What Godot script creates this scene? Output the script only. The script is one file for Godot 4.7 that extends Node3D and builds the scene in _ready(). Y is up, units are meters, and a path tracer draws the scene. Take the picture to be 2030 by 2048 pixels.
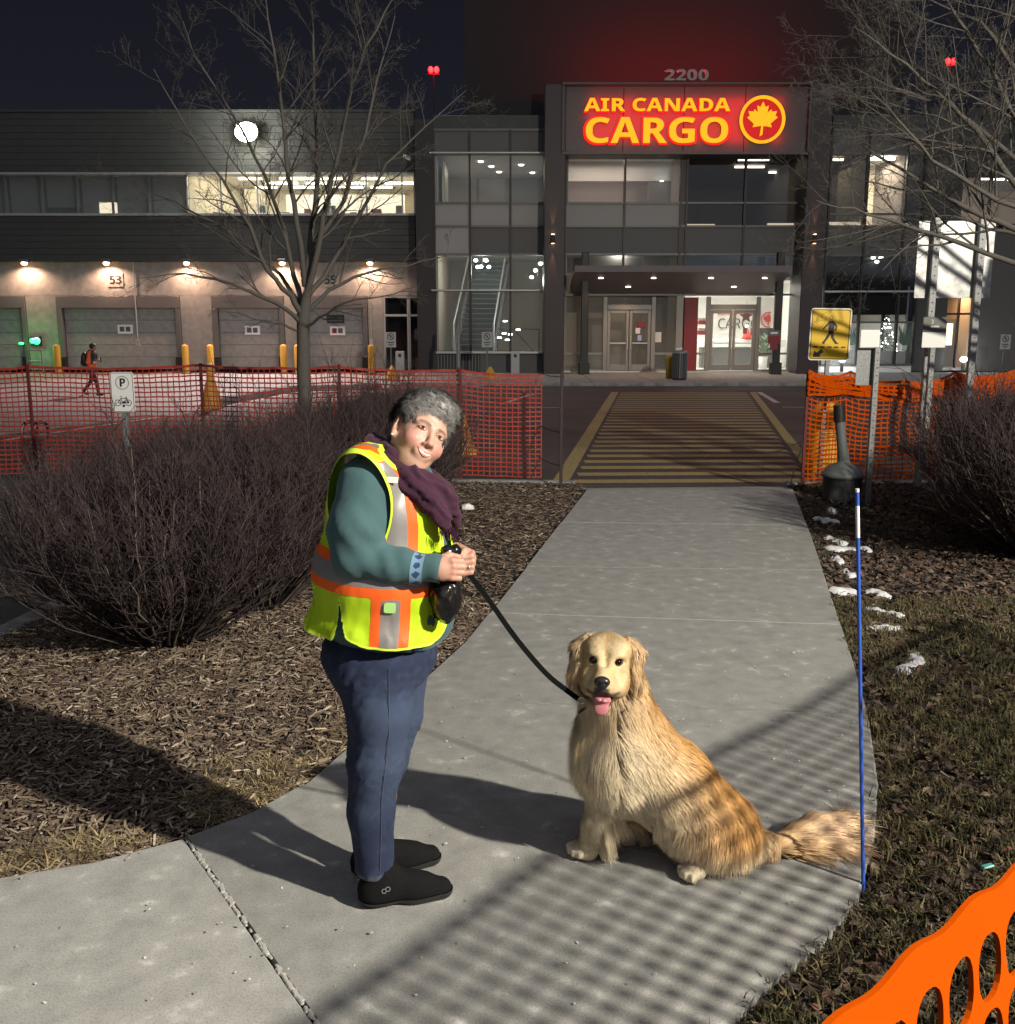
extends Node3D
# A cargo terminal entrance at night: a woman with a leashed dog on the concrete path,
# bare hedges and trees, orange safety fencing, and the lit building behind.

var rng := RandomNumberGenerator.new()
var used_names := {}
var kept := {}          # materials by name
var grain := {}         # textures by name


func _ready() -> void:
	rng.seed = 71
	camera_and_light()
	make_materials()
	ground_and_path()
	left_wing()
	glass_block_left()
	entrance()
	glass_block_right()
	far_right_wing()
	signs()
	yard_things()
	fences()
	plants()
	ground_cover()
	small_things()
	make_dog()
	make_woman()


func camera_and_light() -> void:
	var cam := Camera3D.new()
	cam.name = "camera"
	add_child(cam)
	cam.position = Vector3(0, 1.82, 0)
	cam.rotation_degrees = Vector3(-10.691, 0, 0)
	cam.fov = 53.445
	cam.near = 0.05
	cam.far = 400.0
	cam.current = true
	var env := Environment.new()
	env.background_mode = Environment.BG_SKY
	env.tonemap_mode = Environment.TONE_MAPPER_LINEAR
	env.tonemap_exposure = 1.0
	env.sdfgi_enabled = true
	env.ssao_enabled = true
	env.ssil_enabled = true
	var sky := Sky.new()
	var night := ProceduralSkyMaterial.new()
	night.sky_top_color = Color(0.06, 0.06, 0.085)
	night.sky_horizon_color = Color(0.135, 0.14, 0.175)
	night.sky_curve = 0.2
	night.ground_bottom_color = Color(0.04, 0.04, 0.045)
	night.ground_horizon_color = Color(0.1, 0.1, 0.11)
	sky.sky_material = night
	env.sky = sky
	env.background_energy_multiplier = 1.0
	var around := WorldEnvironment.new()
	around.name = "surroundings"
	around.environment = env
	add_child(around)
	# the soft light of the many lamps of the airport grounds, from high behind the camera
	var glow := DirectionalLight3D.new()
	glow.name = "airport_night_glow"
	glow.light_energy = 0.23
	glow.light_color = Color(0.93, 0.95, 1.0)
	glow.light_angular_distance = 100.0
	glow.shadow_enabled = true
	glow.sky_mode = DirectionalLight3D.SKY_MODE_LIGHT_ONLY
	glow.rotation_degrees = Vector3(-52, 25, 0)
	add_child(glow)
	street_lamp()


func street_lamp() -> void:
	# the car park lamp behind the photographer that throws the hard shadows
	var lamp := thing("street_lamp", "tall grey car park lamp post beside the near orange fence", "street lamp", Vector3(8.6, 0, 3.2))
	var m := MB.new()
	m.tube([Vector3(0, 0, 0), Vector3(0, 6.9, 0)], [0.09, 0.06], 12)
	m.box(Vector3(0, 0.25, 0), Vector3(0.45, 0.5, 0.45), 0.03)
	m.tube([Vector3(0, 6.85, 0), Vector3(-0.5, 7.02, -0.4)], [0.035, 0.03], 8)
	part(lamp, "pole", m, flat("lamp_grey", Color(0.3, 0.3, 0.31), 0.5, 0.4))
	var h := MB.new()
	h.box(Vector3(-0.6, 7.05, -0.5), Vector3(0.5, 0.1, 0.36), 0.03)
	part(lamp, "lamp_head", h, flat("lamp_grey"))
	var b := MB.new()
	b.ball(Vector3(-0.6, 6.92, -0.5), Vector3(0.13, 0.08, 0.13), 12, 8)
	part(lamp, "bulb", b, lit("street_bulb", Color(1.0, 0.95, 0.85), 30.0))
	var l := OmniLight3D.new()
	l.name = "lamp_light"
	l.position = Vector3(-0.6, 6.91, -0.5)
	l.light_color = Color(1.0, 0.965, 0.89)
	l.light_energy = 310.0
	l.light_size = 0.15
	l.omni_range = 120.0
	l.omni_attenuation = 2.0
	l.shadow_enabled = true
	lamp.add_child(l)


# ---------------------------------------------------------------- naming and parenting
func numbered(called: String) -> String:
	var n: int = used_names.get(called, 0)
	used_names[called] = n + 1
	return called if n == 0 else "%s_%03d" % [called, n]


func thing(called: String, label: String, category: String, at := Vector3.ZERO, turn := 0.0, group := "") -> Node3D:
	var o := Node3D.new()
	o.name = numbered(called)
	add_child(o)
	o.position = at
	o.rotation.y = turn
	tag(o, label, category, group)
	return o


func tag(o: Node3D, label: String, category: String, group := "", kind := "") -> void:
	if label:
		o.set_meta("label", label)
	if category:
		o.set_meta("category", category)
	if group:
		o.set_meta("group", group)
	if kind:
		o.set_meta("kind", kind)


func part(parent: Node3D, called: String, shape, material: Material, at := Vector3.ZERO) -> MeshInstance3D:
	var o := MeshInstance3D.new()
	o.name = called
	o.mesh = shape.commit() if shape is MB else shape
	o.material_override = material
	o.position = at
	parent.add_child(o, true)
	return o


func single(called: String, shape, material: Material, label: String, category: String, group := "", kind := "", at := Vector3.ZERO) -> MeshInstance3D:
	var o := MeshInstance3D.new()
	o.name = numbered(called)
	o.mesh = shape.commit() if shape is MB else shape
	o.material_override = material
	o.position = at
	add_child(o)
	tag(o, label, category, group, kind)
	return o


func setting(called: String, shape, material: Material) -> MeshInstance3D:
	return single(called, shape, material, "", "", "", "structure")


func copy_of(o: Node3D, called: String, label: String, at: Vector3, turn := 0.0) -> Node3D:
	var c: Node3D = o.duplicate()
	c.name = numbered(called)
	add_child(c)
	c.position = at
	c.rotation.y = turn
	c.set_meta("label", label)
	return c


# ---------------------------------------------------------------- materials
func flat(called: String, color := Color.WHITE, rough := 0.8, metal := 0.0, tinted := false) -> StandardMaterial3D:
	if not kept.has(called):
		var m := StandardMaterial3D.new()
		m.resource_name = called
		m.albedo_color = color.linear_to_srgb()
		m.roughness = rough
		m.metallic = metal
		m.vertex_color_use_as_albedo = tinted
		m.cull_mode = BaseMaterial3D.CULL_DISABLED
		kept[called] = m
	return kept[called]


func lit(called: String, color := Color.WHITE, strength := 1.0) -> StandardMaterial3D:
	if not kept.has(called):
		var m := flat(called, Color(0.6, 0.6, 0.6), 0.5)
		m.emission_enabled = true
		m.emission = color
		m.emission_energy_multiplier = strength
	return kept[called]


func lit_dark(called: String, color: Color, strength: float) -> StandardMaterial3D:
	# a glowing face whose own paint is deep in colour
	var m := lit(called, color, strength)
	m.albedo_color = Color(color.r * 0.25, color.g * 0.2, color.b * 0.1)
	return m


func pane_material(called: String, tint := Color(0.8, 0.85, 0.85), alpha := 0.12) -> StandardMaterial3D:
	if not kept.has(called):
		var m := StandardMaterial3D.new()
		m.resource_name = called
		m.transparency = BaseMaterial3D.TRANSPARENCY_ALPHA
		m.albedo_color = Color(tint.r, tint.g, tint.b, alpha)
		m.roughness = 0.04
		m.cull_mode = BaseMaterial3D.CULL_DISABLED
		kept[called] = m
	return kept[called]


func cloudy(called: String, seed_: int, freq: float, stops: Array, size := 512, octaves := 5, kind := FastNoiseLite.TYPE_SIMPLEX_SMOOTH) -> NoiseTexture2D:
	# a tiling noise picture whose values run through the colours of stops: [offset, colour (linear), ...]
	if grain.has(called):
		return grain[called]
	var n := FastNoiseLite.new()
	n.seed = seed_
	n.noise_type = kind
	n.frequency = freq
	n.fractal_octaves = octaves
	var t := NoiseTexture2D.new()
	t.width = size
	t.height = size
	t.seamless = true
	t.noise = n
	var g := Gradient.new()
	var at := PackedFloat32Array()
	var col := PackedColorArray()
	for i in range(0, stops.size(), 2):
		at.append(stops[i])
		var c: Color = stops[i + 1]
		col.append(c.linear_to_srgb())
	g.offsets = at
	g.colors = col
	t.color_ramp = g
	grain[called] = t
	return t


func grained(called: String, tex: Texture2D, scale: float, rough := 0.85, bump: Texture2D = null, bump_cm := 0.0, metal := 0.0) -> StandardMaterial3D:
	if not kept.has(called):
		var m := flat(called, Color.WHITE, rough, metal)
		m.albedo_texture = tex
		m.uv1_triplanar = true
		m.uv1_world_triplanar = true
		m.uv1_scale = Vector3.ONE * scale
		if bump:
			m.heightmap_enabled = true
			m.heightmap_texture = bump
			m.heightmap_scale = bump_cm
	return kept[called]


func over(m: StandardMaterial3D, tex: Texture2D, scale: float) -> StandardMaterial3D:
	# multiplies a second, coarser or finer pattern over a material
	m.detail_enabled = true
	m.detail_albedo = tex
	m.detail_blend_mode = BaseMaterial3D.BLEND_MODE_MUL
	m.detail_uv_layer = BaseMaterial3D.DETAIL_UV_2
	m.uv2_triplanar = true
	m.uv2_world_triplanar = true
	m.uv2_scale = Vector3.ONE * scale
	return m


# ---------------------------------------------------------------- mesh building
class MB:
	# faces are given counter-clockwise as seen from outside
	var v := PackedVector3Array()
	var n := PackedVector3Array()
	var c := PackedColorArray()
	var uv := PackedVector2Array()
	var f := PackedInt32Array()
	var tint := Color.WHITE
	var tinted := false
	var has_uv := false

	func at(p: Vector3, normal: Vector3) -> int:
		v.append(p)
		n.append(normal)
		c.append(tint)
		if has_uv:
			uv.append(Vector2.ZERO)
		return v.size() - 1

	func tri(a: Vector3, b: Vector3, d: Vector3) -> void:
		var m := (b - a).cross(d - a).normalized()
		var i := at(a, m)
		at(b, m)
		at(d, m)
		f.append_array(PackedInt32Array([i, i + 2, i + 1]))

	func quad(a: Vector3, b: Vector3, d: Vector3, e: Vector3) -> void:
		var m := (d - a).cross(e - b).normalized()
		var i := at(a, m)
		at(b, m)
		at(d, m)
		at(e, m)
		f.append_array(PackedInt32Array([i, i + 2, i + 1, i, i + 3, i + 2]))

	func quad_uv(a: Vector3, b: Vector3, d: Vector3, e: Vector3) -> void:
		# a lower left, b lower right, d upper right, e upper left
		has_uv = true
		while uv.size() < v.size():
			uv.append(Vector2.ZERO)
		quad(a, b, d, e)
		var i := v.size() - 4
		uv[i] = Vector2(0, 1)
		uv[i + 1] = Vector2(1, 1)
		uv[i + 2] = Vector2(1, 0)
		uv[i + 3] = Vector2(0, 0)

	func box(at_: Vector3, size: Vector3, ch := 0.0, turned := Basis.IDENTITY) -> void:
		var h := size * 0.5
		ch = minf(ch, minf(h.x, minf(h.y, h.z)) * 0.9)
		var ax := [turned.x, turned.y, turned.z]
		for k in 3:
			var i := (k + 1) % 3
			var j := (k + 2) % 3
			var eu: Vector3 = ax[i] * (h[i] - ch)
			var ev: Vector3 = ax[j] * (h[j] - ch)
			for s in [1.0, -1.0]:
				var o: Vector3 = at_ + ax[k] * h[k] * s
				if s > 0:
					quad(o - eu - ev, o + eu - ev, o + eu + ev, o - eu + ev)
				else:
					quad(o - eu + ev, o + eu + ev, o + eu - ev, o - eu - ev)
		if ch <= 0.0:
			return
		for k in 3:
			var i := (k + 1) % 3
			var j := (k + 2) % 3
			for si in [1.0, -1.0]:
				for sj in [1.0, -1.0]:
					var along: Vector3 = ax[k] * (h[k] - ch)
					var p: Vector3 = at_ + ax[i] * h[i] * si + ax[j] * (h[j] - ch) * sj
					var q: Vector3 = at_ + ax[i] * (h[i] - ch) * si + ax[j] * h[j] * sj
					if si * sj > 0:
						quad(p - along, q - along, q + along, p + along)
					else:
						quad(p + along, q + along, q - along, p - along)
		for sx in [1.0, -1.0]:
			for sy in [1.0, -1.0]:
				for sz in [1.0, -1.0]:
					var px: Vector3 = at_ + ax[0] * h.x * sx + ax[1] * (h.y - ch) * sy + ax[2] * (h.z - ch) * sz
					var py: Vector3 = at_ + ax[0] * (h.x - ch) * sx + ax[1] * h.y * sy + ax[2] * (h.z - ch) * sz
					var pz: Vector3 = at_ + ax[0] * (h.x - ch) * sx + ax[1] * (h.y - ch) * sy + ax[2] * h.z * sz
					if sx * sy * sz > 0:
						tri(px, py, pz)
					else:
						tri(px, pz, py)

	func span(lo: Vector3, hi: Vector3, ch := 0.0) -> void:
		box((lo + hi) * 0.5, (hi - lo).abs(), ch)

	func ring_join(a: int, b: int, sides: int) -> void:
		for s in sides:
			f.append_array(PackedInt32Array([a + s, b + s, b + s + 1, a + s, b + s + 1, a + s + 1]))

	func tube(pts: Array, radii: Array, sides := 6, capped := true, squash := 1.0, up := Vector3.ZERO) -> void:
		var last := -1
		var side := Vector3.ZERO
		var total := pts.size()
		for k in total:
			var p: Vector3 = pts[k]
			var dir: Vector3 = ((pts[mini(k + 1, total - 1)] as Vector3) - (pts[maxi(k - 1, 0)] as Vector3)).normalized()
			if k == 0:
				side = up.cross(dir) if up != Vector3.ZERO else (Vector3.UP.cross(dir) if absf(dir.y) < 0.9 else Vector3.RIGHT.cross(dir))
			side = (side - dir * side.dot(dir)).normalized()
			var other := dir.cross(side)
			var first := v.size()
			var r: float = radii[mini(k, radii.size() - 1)]
			for s in sides + 1:
				var a := TAU * s / sides
				at(p + side * cos(a) * r + other * sin(a) * r * squash, (side * cos(a) * squash + other * sin(a)).normalized())
			if last >= 0:
				ring_join(last, first, sides)
			last = first
		if capped:
			for e in [0, total - 1]:
				var p: Vector3 = pts[e]
				var dir: Vector3 = (pts[0] - pts[1]).normalized() if e == 0 else (pts[total - 1] - pts[total - 2]).normalized()
				var first := v.size()
				var ring := first - (sides + 1) * (total if e == 0 else 1)
				if e != 0:
					ring = last
				for s in sides + 1:
					at(v[ring + s], dir)
				var mid := at(p, dir)
				for s in sides:
					if e == 0:
						f.append_array(PackedInt32Array([mid, first + s, first + s + 1]))
					else:
						f.append_array(PackedInt32Array([mid, first + s + 1, first + s]))

	func lathe(at_: Vector3, profile: Array, sides := 20, sharp := false, turned := Basis.IDENTITY) -> void:
		# profile: Vector2(radius, height) from bottom to top
		var last := -1
		for k in profile.size() - 1:
			var p: Vector2 = profile[k]
			var q: Vector2 = profile[k + 1]
			var e := q - p
			if e.length() < 1e-6:
				continue
			var rows := [p, q]
			for w in 2:
				var edge := e.normalized()
				if not sharp:
					if w == 0 and k > 0:
						edge = (edge + (p - (profile[k - 1] as Vector2)).normalized()).normalized()
					if w == 1 and k < profile.size() - 2:
						edge = (edge + ((profile[k + 2] as Vector2) - q).normalized()).normalized()
				var first := v.size()
				for s in sides + 1:
					var a := TAU * s / sides
					var row: Vector2 = rows[w]
					at(at_ + turned * Vector3(cos(a) * row.x, row.y, sin(a) * row.x), turned * Vector3(cos(a) * edge.y, -edge.x, sin(a) * edge.y))
				if w == 1:
					for s in sides:
						var b := first + s
						var a0 := last + s
						f.append_array(PackedInt32Array([a0, a0 + 1, b + 1, a0, b + 1, b]))
				last = first

	func ball(at_: Vector3, r: Vector3, sides := 16, rows := 10, turned := Basis.IDENTITY) -> void:
		var first := v.size()
		for j in rows + 1:
			var t := PI * j / rows
			for s in sides + 1:
				var a := TAU * s / sides
				var d := Vector3(sin(t) * cos(a), cos(t), sin(t) * sin(a))
				at(at_ + turned * (d * r), (turned * (d / r)).normalized())
		for j in rows:
			for s in sides:
				var a := first + j * (sides + 1) + s
				var b := a + sides + 1
				f.append_array(PackedInt32Array([a, b, b + 1, a, b + 1, a + 1]))

	func prism(poly: PackedVector2Array, near: float, far: float, frame := Transform3D.IDENTITY, ch := 0.0) -> void:
		# a flat outline in the frame's xy plane, thickened from z=far to z=near (near > far)
		var pl := poly
		if Geometry2D.is_polygon_clockwise(pl):
			pl = pl.duplicate()
			pl.reverse()
		var top := pl
		if ch > 0.0:
			var off := Geometry2D.offset_polygon(pl, -ch, Geometry2D.JOIN_MITER)
			if off.size() == 1 and off[0].size() == pl.size():
				top = off[0]
				if Geometry2D.is_polygon_clockwise(top):
					top.reverse()
				var best := 0
				for k in top.size():
					if top[k].distance_to(pl[0]) < top[best].distance_to(pl[0]):
						best = k
				var turned := PackedVector2Array()
				for k in top.size():
					turned.append(top[(k + best) % top.size()])
				top = turned
			else:
				ch = 0.0
		var t := Geometry2D.triangulate_polygon(top)
		for k in range(0, t.size(), 3):
			var a := top[t[k]]
			var b := top[t[k + 1]]
			var d := top[t[k + 2]]
			if (b - a).cross(d - a) < 0:
				var w := b
				b = d
				d = w
			tri(frame * Vector3(a.x, a.y, near), frame * Vector3(b.x, b.y, near), frame * Vector3(d.x, d.y, near))
			if ch <= 0.0:
				tri(frame * Vector3(a.x, a.y, far), frame * Vector3(d.x, d.y, far), frame * Vector3(b.x, b.y, far))
		for k in pl.size():
			var a := pl[k]
			var b := pl[(k + 1) % pl.size()]
			quad(frame * Vector3(a.x, a.y, far), frame * Vector3(b.x, b.y, far), frame * Vector3(b.x, b.y, near - ch), frame * Vector3(a.x, a.y, near - ch))
			if ch > 0.0:
				var a2 := top[k]
				var b2 := top[(k + 1) % pl.size()]
				quad(frame * Vector3(a.x, a.y, near - ch), frame * Vector3(b.x, b.y, near - ch), frame * Vector3(b2.x, b2.y, near), frame * Vector3(a2.x, a2.y, near))

	func commit() -> ArrayMesh:
		var arrays := []
		arrays.resize(Mesh.ARRAY_MAX)
		arrays[Mesh.ARRAY_VERTEX] = v
		arrays[Mesh.ARRAY_NORMAL] = n
		if tinted:
			arrays[Mesh.ARRAY_COLOR] = c
		if has_uv:
			while uv.size() < v.size():
				uv.append(Vector2.ZERO)
			arrays[Mesh.ARRAY_TEX_UV] = uv
		arrays[Mesh.ARRAY_INDEX] = f
		var m := ArrayMesh.new()
		if v.size():
			m.add_surface_from_arrays(Mesh.PRIMITIVE_TRIANGLES, arrays)
		return m


# ---------------------------------------------------------------- soft bodies: a distance field meshed as surface nets
class Body:
	var lo: Vector3
	var cell: float
	var nx: int
	var ny: int
	var nz: int
	var d := PackedFloat32Array()
	const FAR := 9.0

	func _init(from: Vector3, to: Vector3, size: float) -> void:
		lo = from
		cell = size
		nx = int(ceil((to.x - from.x) / size)) + 1
		ny = int(ceil((to.y - from.y) / size)) + 1
		nz = int(ceil((to.z - from.z) / size)) + 1
		d.resize(nx * ny * nz)
		d.fill(FAR)

	func merge(a: float, b: float, k: float, cut: bool) -> float:
		if cut:
			# subtract b from a
			var h := clampf(0.5 - 0.5 * (a + b) / k, 0.0, 1.0)
			return lerpf(a, -b, h) + k * h * (1.0 - h)
		var g := clampf(0.5 + 0.5 * (a - b) / k, 0.0, 1.0)
		return lerpf(a, b, g) - k * g * (1.0 - g)

	func bone(a: Vector3, b: Vector3, ra: float, rb: float, k := 0.02, squash := Vector3.ONE, cut := false) -> void:
		# a tapered capsule; squash > 1 along a world axis flattens it there
		var pad := maxf(ra, rb) + k + cell * 2.5
		var plo := (a.min(b) - Vector3.ONE * pad - lo) / cell
		var phi := (a.max(b) + Vector3.ONE * pad - lo) / cell
		var ab := (b - a) * squash
		var ll := maxf(ab.length_squared(), 1e-9)
		var x0 := maxi(0, int(plo.x))
		var x1 := mini(nx - 1, int(phi.x) + 1)
		var y0 := maxi(0, int(plo.y))
		var y1 := mini(ny - 1, int(phi.y) + 1)
		var z0 := maxi(0, int(plo.z))
		var z1 := mini(nz - 1, int(phi.z) + 1)
		for z in range(z0, z1 + 1):
			for y in range(y0, y1 + 1):
				var i := (z * ny + y) * nx + x0
				for x in range(x0, x1 + 1):
					var p := (lo + Vector3(x, y, z) * cell - a) * squash
					var t := clampf(p.dot(ab) / ll, 0.0, 1.0)
					var e := (p - ab * t).length() - lerpf(ra, rb, t)
					if e < pad:
						d[i] = merge(d[i], e, k, cut)
					i += 1

	func egg(at: Vector3, r: Vector3, k := 0.02, turned := Basis.IDENTITY, cut := false) -> void:
		var reach := maxf(r.x, maxf(r.y, r.z))
		var pad := reach + k + cell * 2.5
		var plo := (at - Vector3.ONE * pad - lo) / cell
		var phi := (at + Vector3.ONE * pad - lo) / cell
		var back := turned.transposed()
		var ir := Vector3.ONE / r
		var ir2 := ir * ir
		var x0 := maxi(0, int(plo.x))
		var x1 := mini(nx - 1, int(phi.x) + 1)
		var y0 := maxi(0, int(plo.y))
		var y1 := mini(ny - 1, int(phi.y) + 1)
		var z0 := maxi(0, int(plo.z))
		var z1 := mini(nz - 1, int(phi.z) + 1)
		var most := k + cell * 3.0
		for z in range(z0, z1 + 1):
			for y in range(y0, y1 + 1):
				var i := (z * ny + y) * nx + x0
				for x in range(x0, x1 + 1):
					var p := back * (lo + Vector3(x, y, z) * cell - at)
					var q0 := (p * ir).length()
					var q1 := (p * ir2).length()
					var e := q0 * (q0 - 1.0) / maxf(q1, 1e-6)
					if q0 < 0.05:
						e = -minf(r.x, minf(r.y, r.z))
					if e < most:
						d[i] = merge(d[i], e, k, cut)
					i += 1

	func read(p: Vector3) -> float:
		var g := (p - lo) / cell
		var x := clampi(int(g.x), 0, nx - 2)
		var y := clampi(int(g.y), 0, ny - 2)
		var z := clampi(int(g.z), 0, nz - 2)
		var t := g - Vector3(x, y, z)
		var i := (z * ny + y) * nx + x
		var s := nx * ny
		var a := lerpf(lerpf(d[i], d[i + 1], t.x), lerpf(d[i + nx], d[i + nx + 1], t.x), t.y)
		var b := lerpf(lerpf(d[i + s], d[i + s + 1], t.x), lerpf(d[i + s + nx], d[i + s + nx + 1], t.x), t.y)
		return lerpf(a, b, t.z)

	func net(offset := 0.0) -> Hide:
		# offset > 0 makes the surface that far outside
		var out := Hide.new()
		var index := PackedInt32Array()
		index.resize(nx * ny * nz)
		index.fill(-1)
		var s := nx * ny
		for z in nz - 1:
			for y in ny - 1:
				var i := (z * ny + y) * nx
				for x in nx - 1:
					var c0 := d[i] - offset
					var c1 := d[i + 1] - offset
					var c2 := d[i + nx] - offset
					var c3 := d[i + nx + 1] - offset
					var c4 := d[i + s] - offset
					var c5 := d[i + s + 1] - offset
					var c6 := d[i + s + nx] - offset
					var c7 := d[i + s + nx + 1] - offset
					var low := minf(minf(minf(c0, c1), minf(c2, c3)), minf(minf(c4, c5), minf(c6, c7)))
					if low < 0.0:
						var high := maxf(maxf(maxf(c0, c1), maxf(c2, c3)), maxf(maxf(c4, c5), maxf(c6, c7)))
						if high >= 0.0:
							var sum := Vector3.ZERO
							var k := 0
							if (c0 < 0.0) != (c1 < 0.0):
								sum += Vector3(c0 / (c0 - c1), 0, 0)
								k += 1
							if (c2 < 0.0) != (c3 < 0.0):
								sum += Vector3(c2 / (c2 - c3), 1, 0)
								k += 1
							if (c4 < 0.0) != (c5 < 0.0):
								sum += Vector3(c4 / (c4 - c5), 0, 1)
								k += 1
							if (c6 < 0.0) != (c7 < 0.0):
								sum += Vector3(c6 / (c6 - c7), 1, 1)
								k += 1
							if (c0 < 0.0) != (c2 < 0.0):
								sum += Vector3(0, c0 / (c0 - c2), 0)
								k += 1
							if (c1 < 0.0) != (c3 < 0.0):
								sum += Vector3(1, c1 / (c1 - c3), 0)
								k += 1
							if (c4 < 0.0) != (c6 < 0.0):
								sum += Vector3(0, c4 / (c4 - c6), 1)
								k += 1
							if (c5 < 0.0) != (c7 < 0.0):
								sum += Vector3(1, c5 / (c5 - c7), 1)
								k += 1
							if (c0 < 0.0) != (c4 < 0.0):
								sum += Vector3(0, 0, c0 / (c0 - c4))
								k += 1
							if (c1 < 0.0) != (c5 < 0.0):
								sum += Vector3(1, 0, c1 / (c1 - c5))
								k += 1
							if (c2 < 0.0) != (c6 < 0.0):
								sum += Vector3(0, 1, c2 / (c2 - c6))
								k += 1
							if (c3 < 0.0) != (c7 < 0.0):
								sum += Vector3(1, 1, c3 / (c3 - c7))
								k += 1
							index[i] = out.v.size()
							out.v.append(lo + (Vector3(x, y, z) + sum / k) * cell)
					i += 1
		for z in range(1, nz - 1):
			for y in range(1, ny - 1):
				var i := (z * ny + y) * nx + 1
				for x in range(1, nx - 1):
					if index[i] >= 0 or index[i - 1] >= 0 or index[i - nx] >= 0 or index[i - s] >= 0:
						var here := d[i] - offset < 0.0
						if here != (d[i + 1] - offset < 0.0):
							out.face(index[i - nx - s], index[i - s], index[i], index[i - nx], here)
						if here != (d[i + nx] - offset < 0.0):
							out.face(index[i - 1 - s], index[i - 1], index[i], index[i - s], here)
						if here != (d[i + s] - offset < 0.0):
							out.face(index[i - 1 - nx], index[i - nx], index[i], index[i - 1], here)
					i += 1
		out.find_normals()
		return out


class Hide:
	var v := PackedVector3Array()
	var n := PackedVector3Array()
	var c := PackedColorArray()
	var f := PackedInt32Array()      # counter-clockwise from outside

	func face(a: int, b: int, e: int, g: int, inward: bool) -> void:
		if a < 0 or b < 0 or e < 0 or g < 0:
			return
		if inward:
			f.append_array(PackedInt32Array([a, b, e, a, e, g]))
		else:
			f.append_array(PackedInt32Array([a, e, b, a, g, e]))

	func find_normals() -> void:
		n.resize(v.size())
		n.fill(Vector3.ZERO)
		for k in range(0, f.size(), 3):
			var a := f[k]
			var b := f[k + 1]
			var e := f[k + 2]
			var m := (v[b] - v[a]).cross(v[e] - v[a])
			n[a] += m
			n[b] += m
			n[e] += m
		for k in n.size():
			n[k] = n[k].normalized()

	func smooth(times := 1) -> void:
		for t in times:
			var sum := PackedVector3Array()
			sum.resize(v.size())
			var cnt := PackedInt32Array()
			cnt.resize(v.size())
			for k in range(0, f.size(), 3):
				for j in 3:
					var a := f[k + j]
					var b := f[k + (j + 1) % 3]
					sum[a] += v[b]
					cnt[a] += 1
			for k in v.size():
				if cnt[k]:
					v[k] = v[k].lerp(sum[k] / cnt[k], 0.5)
		find_normals()

	func push(how: Callable) -> void:
		# moves every vertex along its normal by how(position, normal)
		for k in v.size():
			v[k] += n[k] * (how.call(v[k], n[k]) as float)
		find_normals()

	func paint(how: Callable) -> void:
		c.resize(v.size())
		for k in v.size():
			c[k] = how.call(v[k], n[k])

	func split(test: Callable) -> Array:
		# [where test > 0, the rest], cut cleanly along test = 0
		var val := PackedFloat32Array()
		val.resize(v.size())
		for k in v.size():
			val[k] = test.call(v[k], n[k])
		var yes := Hide.new()
		var no := Hide.new()
		var map_yes := {}
		var map_no := {}
		for k in range(0, f.size(), 3):
			var ids := [f[k], f[k + 1], f[k + 2]]
			var up := 0
			for i in ids:
				if val[i] > 0.0:
					up += 1
			if up == 3:
				_take(yes, map_yes, ids)
			elif up == 0:
				_take(no, map_no, ids)
			else:
				for which in 2:
					var poly := []
					for j in 3:
						var a: int = ids[j]
						var b: int = ids[(j + 1) % 3]
						var keep_a := (val[a] > 0.0) == (which == 0)
						var keep_b := (val[b] > 0.0) == (which == 0)
						if keep_a:
							poly.append(a)
						if keep_a != keep_b:
							poly.append(Vector2i(mini(a, b), maxi(a, b)))
					var side: Hide = yes if which == 0 else no
					var map: Dictionary = map_yes if which == 0 else map_no
					for j in range(1, poly.size() - 1):
						var three := []
						for w in [0, j, j + 1]:
							three.append(_point(side, map, poly[w], val))
						side.f.append_array(PackedInt32Array(three))
		return [yes, no]

	func _point(side: Hide, map: Dictionary, key, val: PackedFloat32Array) -> int:
		if map.has(key):
			return map[key]
		map[key] = side.v.size()
		if key is int:
			side.v.append(v[key])
			side.n.append(n[key])
			if c.size():
				side.c.append(c[key])
		else:
			var t := val[key.x] / (val[key.x] - val[key.y])
			side.v.append(v[key.x].lerp(v[key.y], t))
			side.n.append(n[key.x].lerp(n[key.y], t).normalized())
			if c.size():
				side.c.append(c[key.x].lerp(c[key.y], t))
		return map[key]

	func _take(side: Hide, map: Dictionary, ids: Array) -> void:
		for i in ids:
			side.f.append(_point(side, map, i, PackedFloat32Array()))

	func add_to(m: MB, where := Transform3D.IDENTITY) -> void:
		var first := m.v.size()
		for k in v.size():
			m.v.append(where * v[k])
			m.n.append((where.basis * n[k]).normalized())
			m.c.append(c[k] if c.size() else m.tint)
		for k in range(0, f.size(), 3):
			m.f.append(first + f[k])
			m.f.append(first + f[k + 2])
			m.f.append(first + f[k + 1])

	func build(where := Transform3D.IDENTITY) -> ArrayMesh:
		var m := MB.new()
		m.tinted = c.size() > 0
		add_to(m, where)
		return m.commit()


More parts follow.
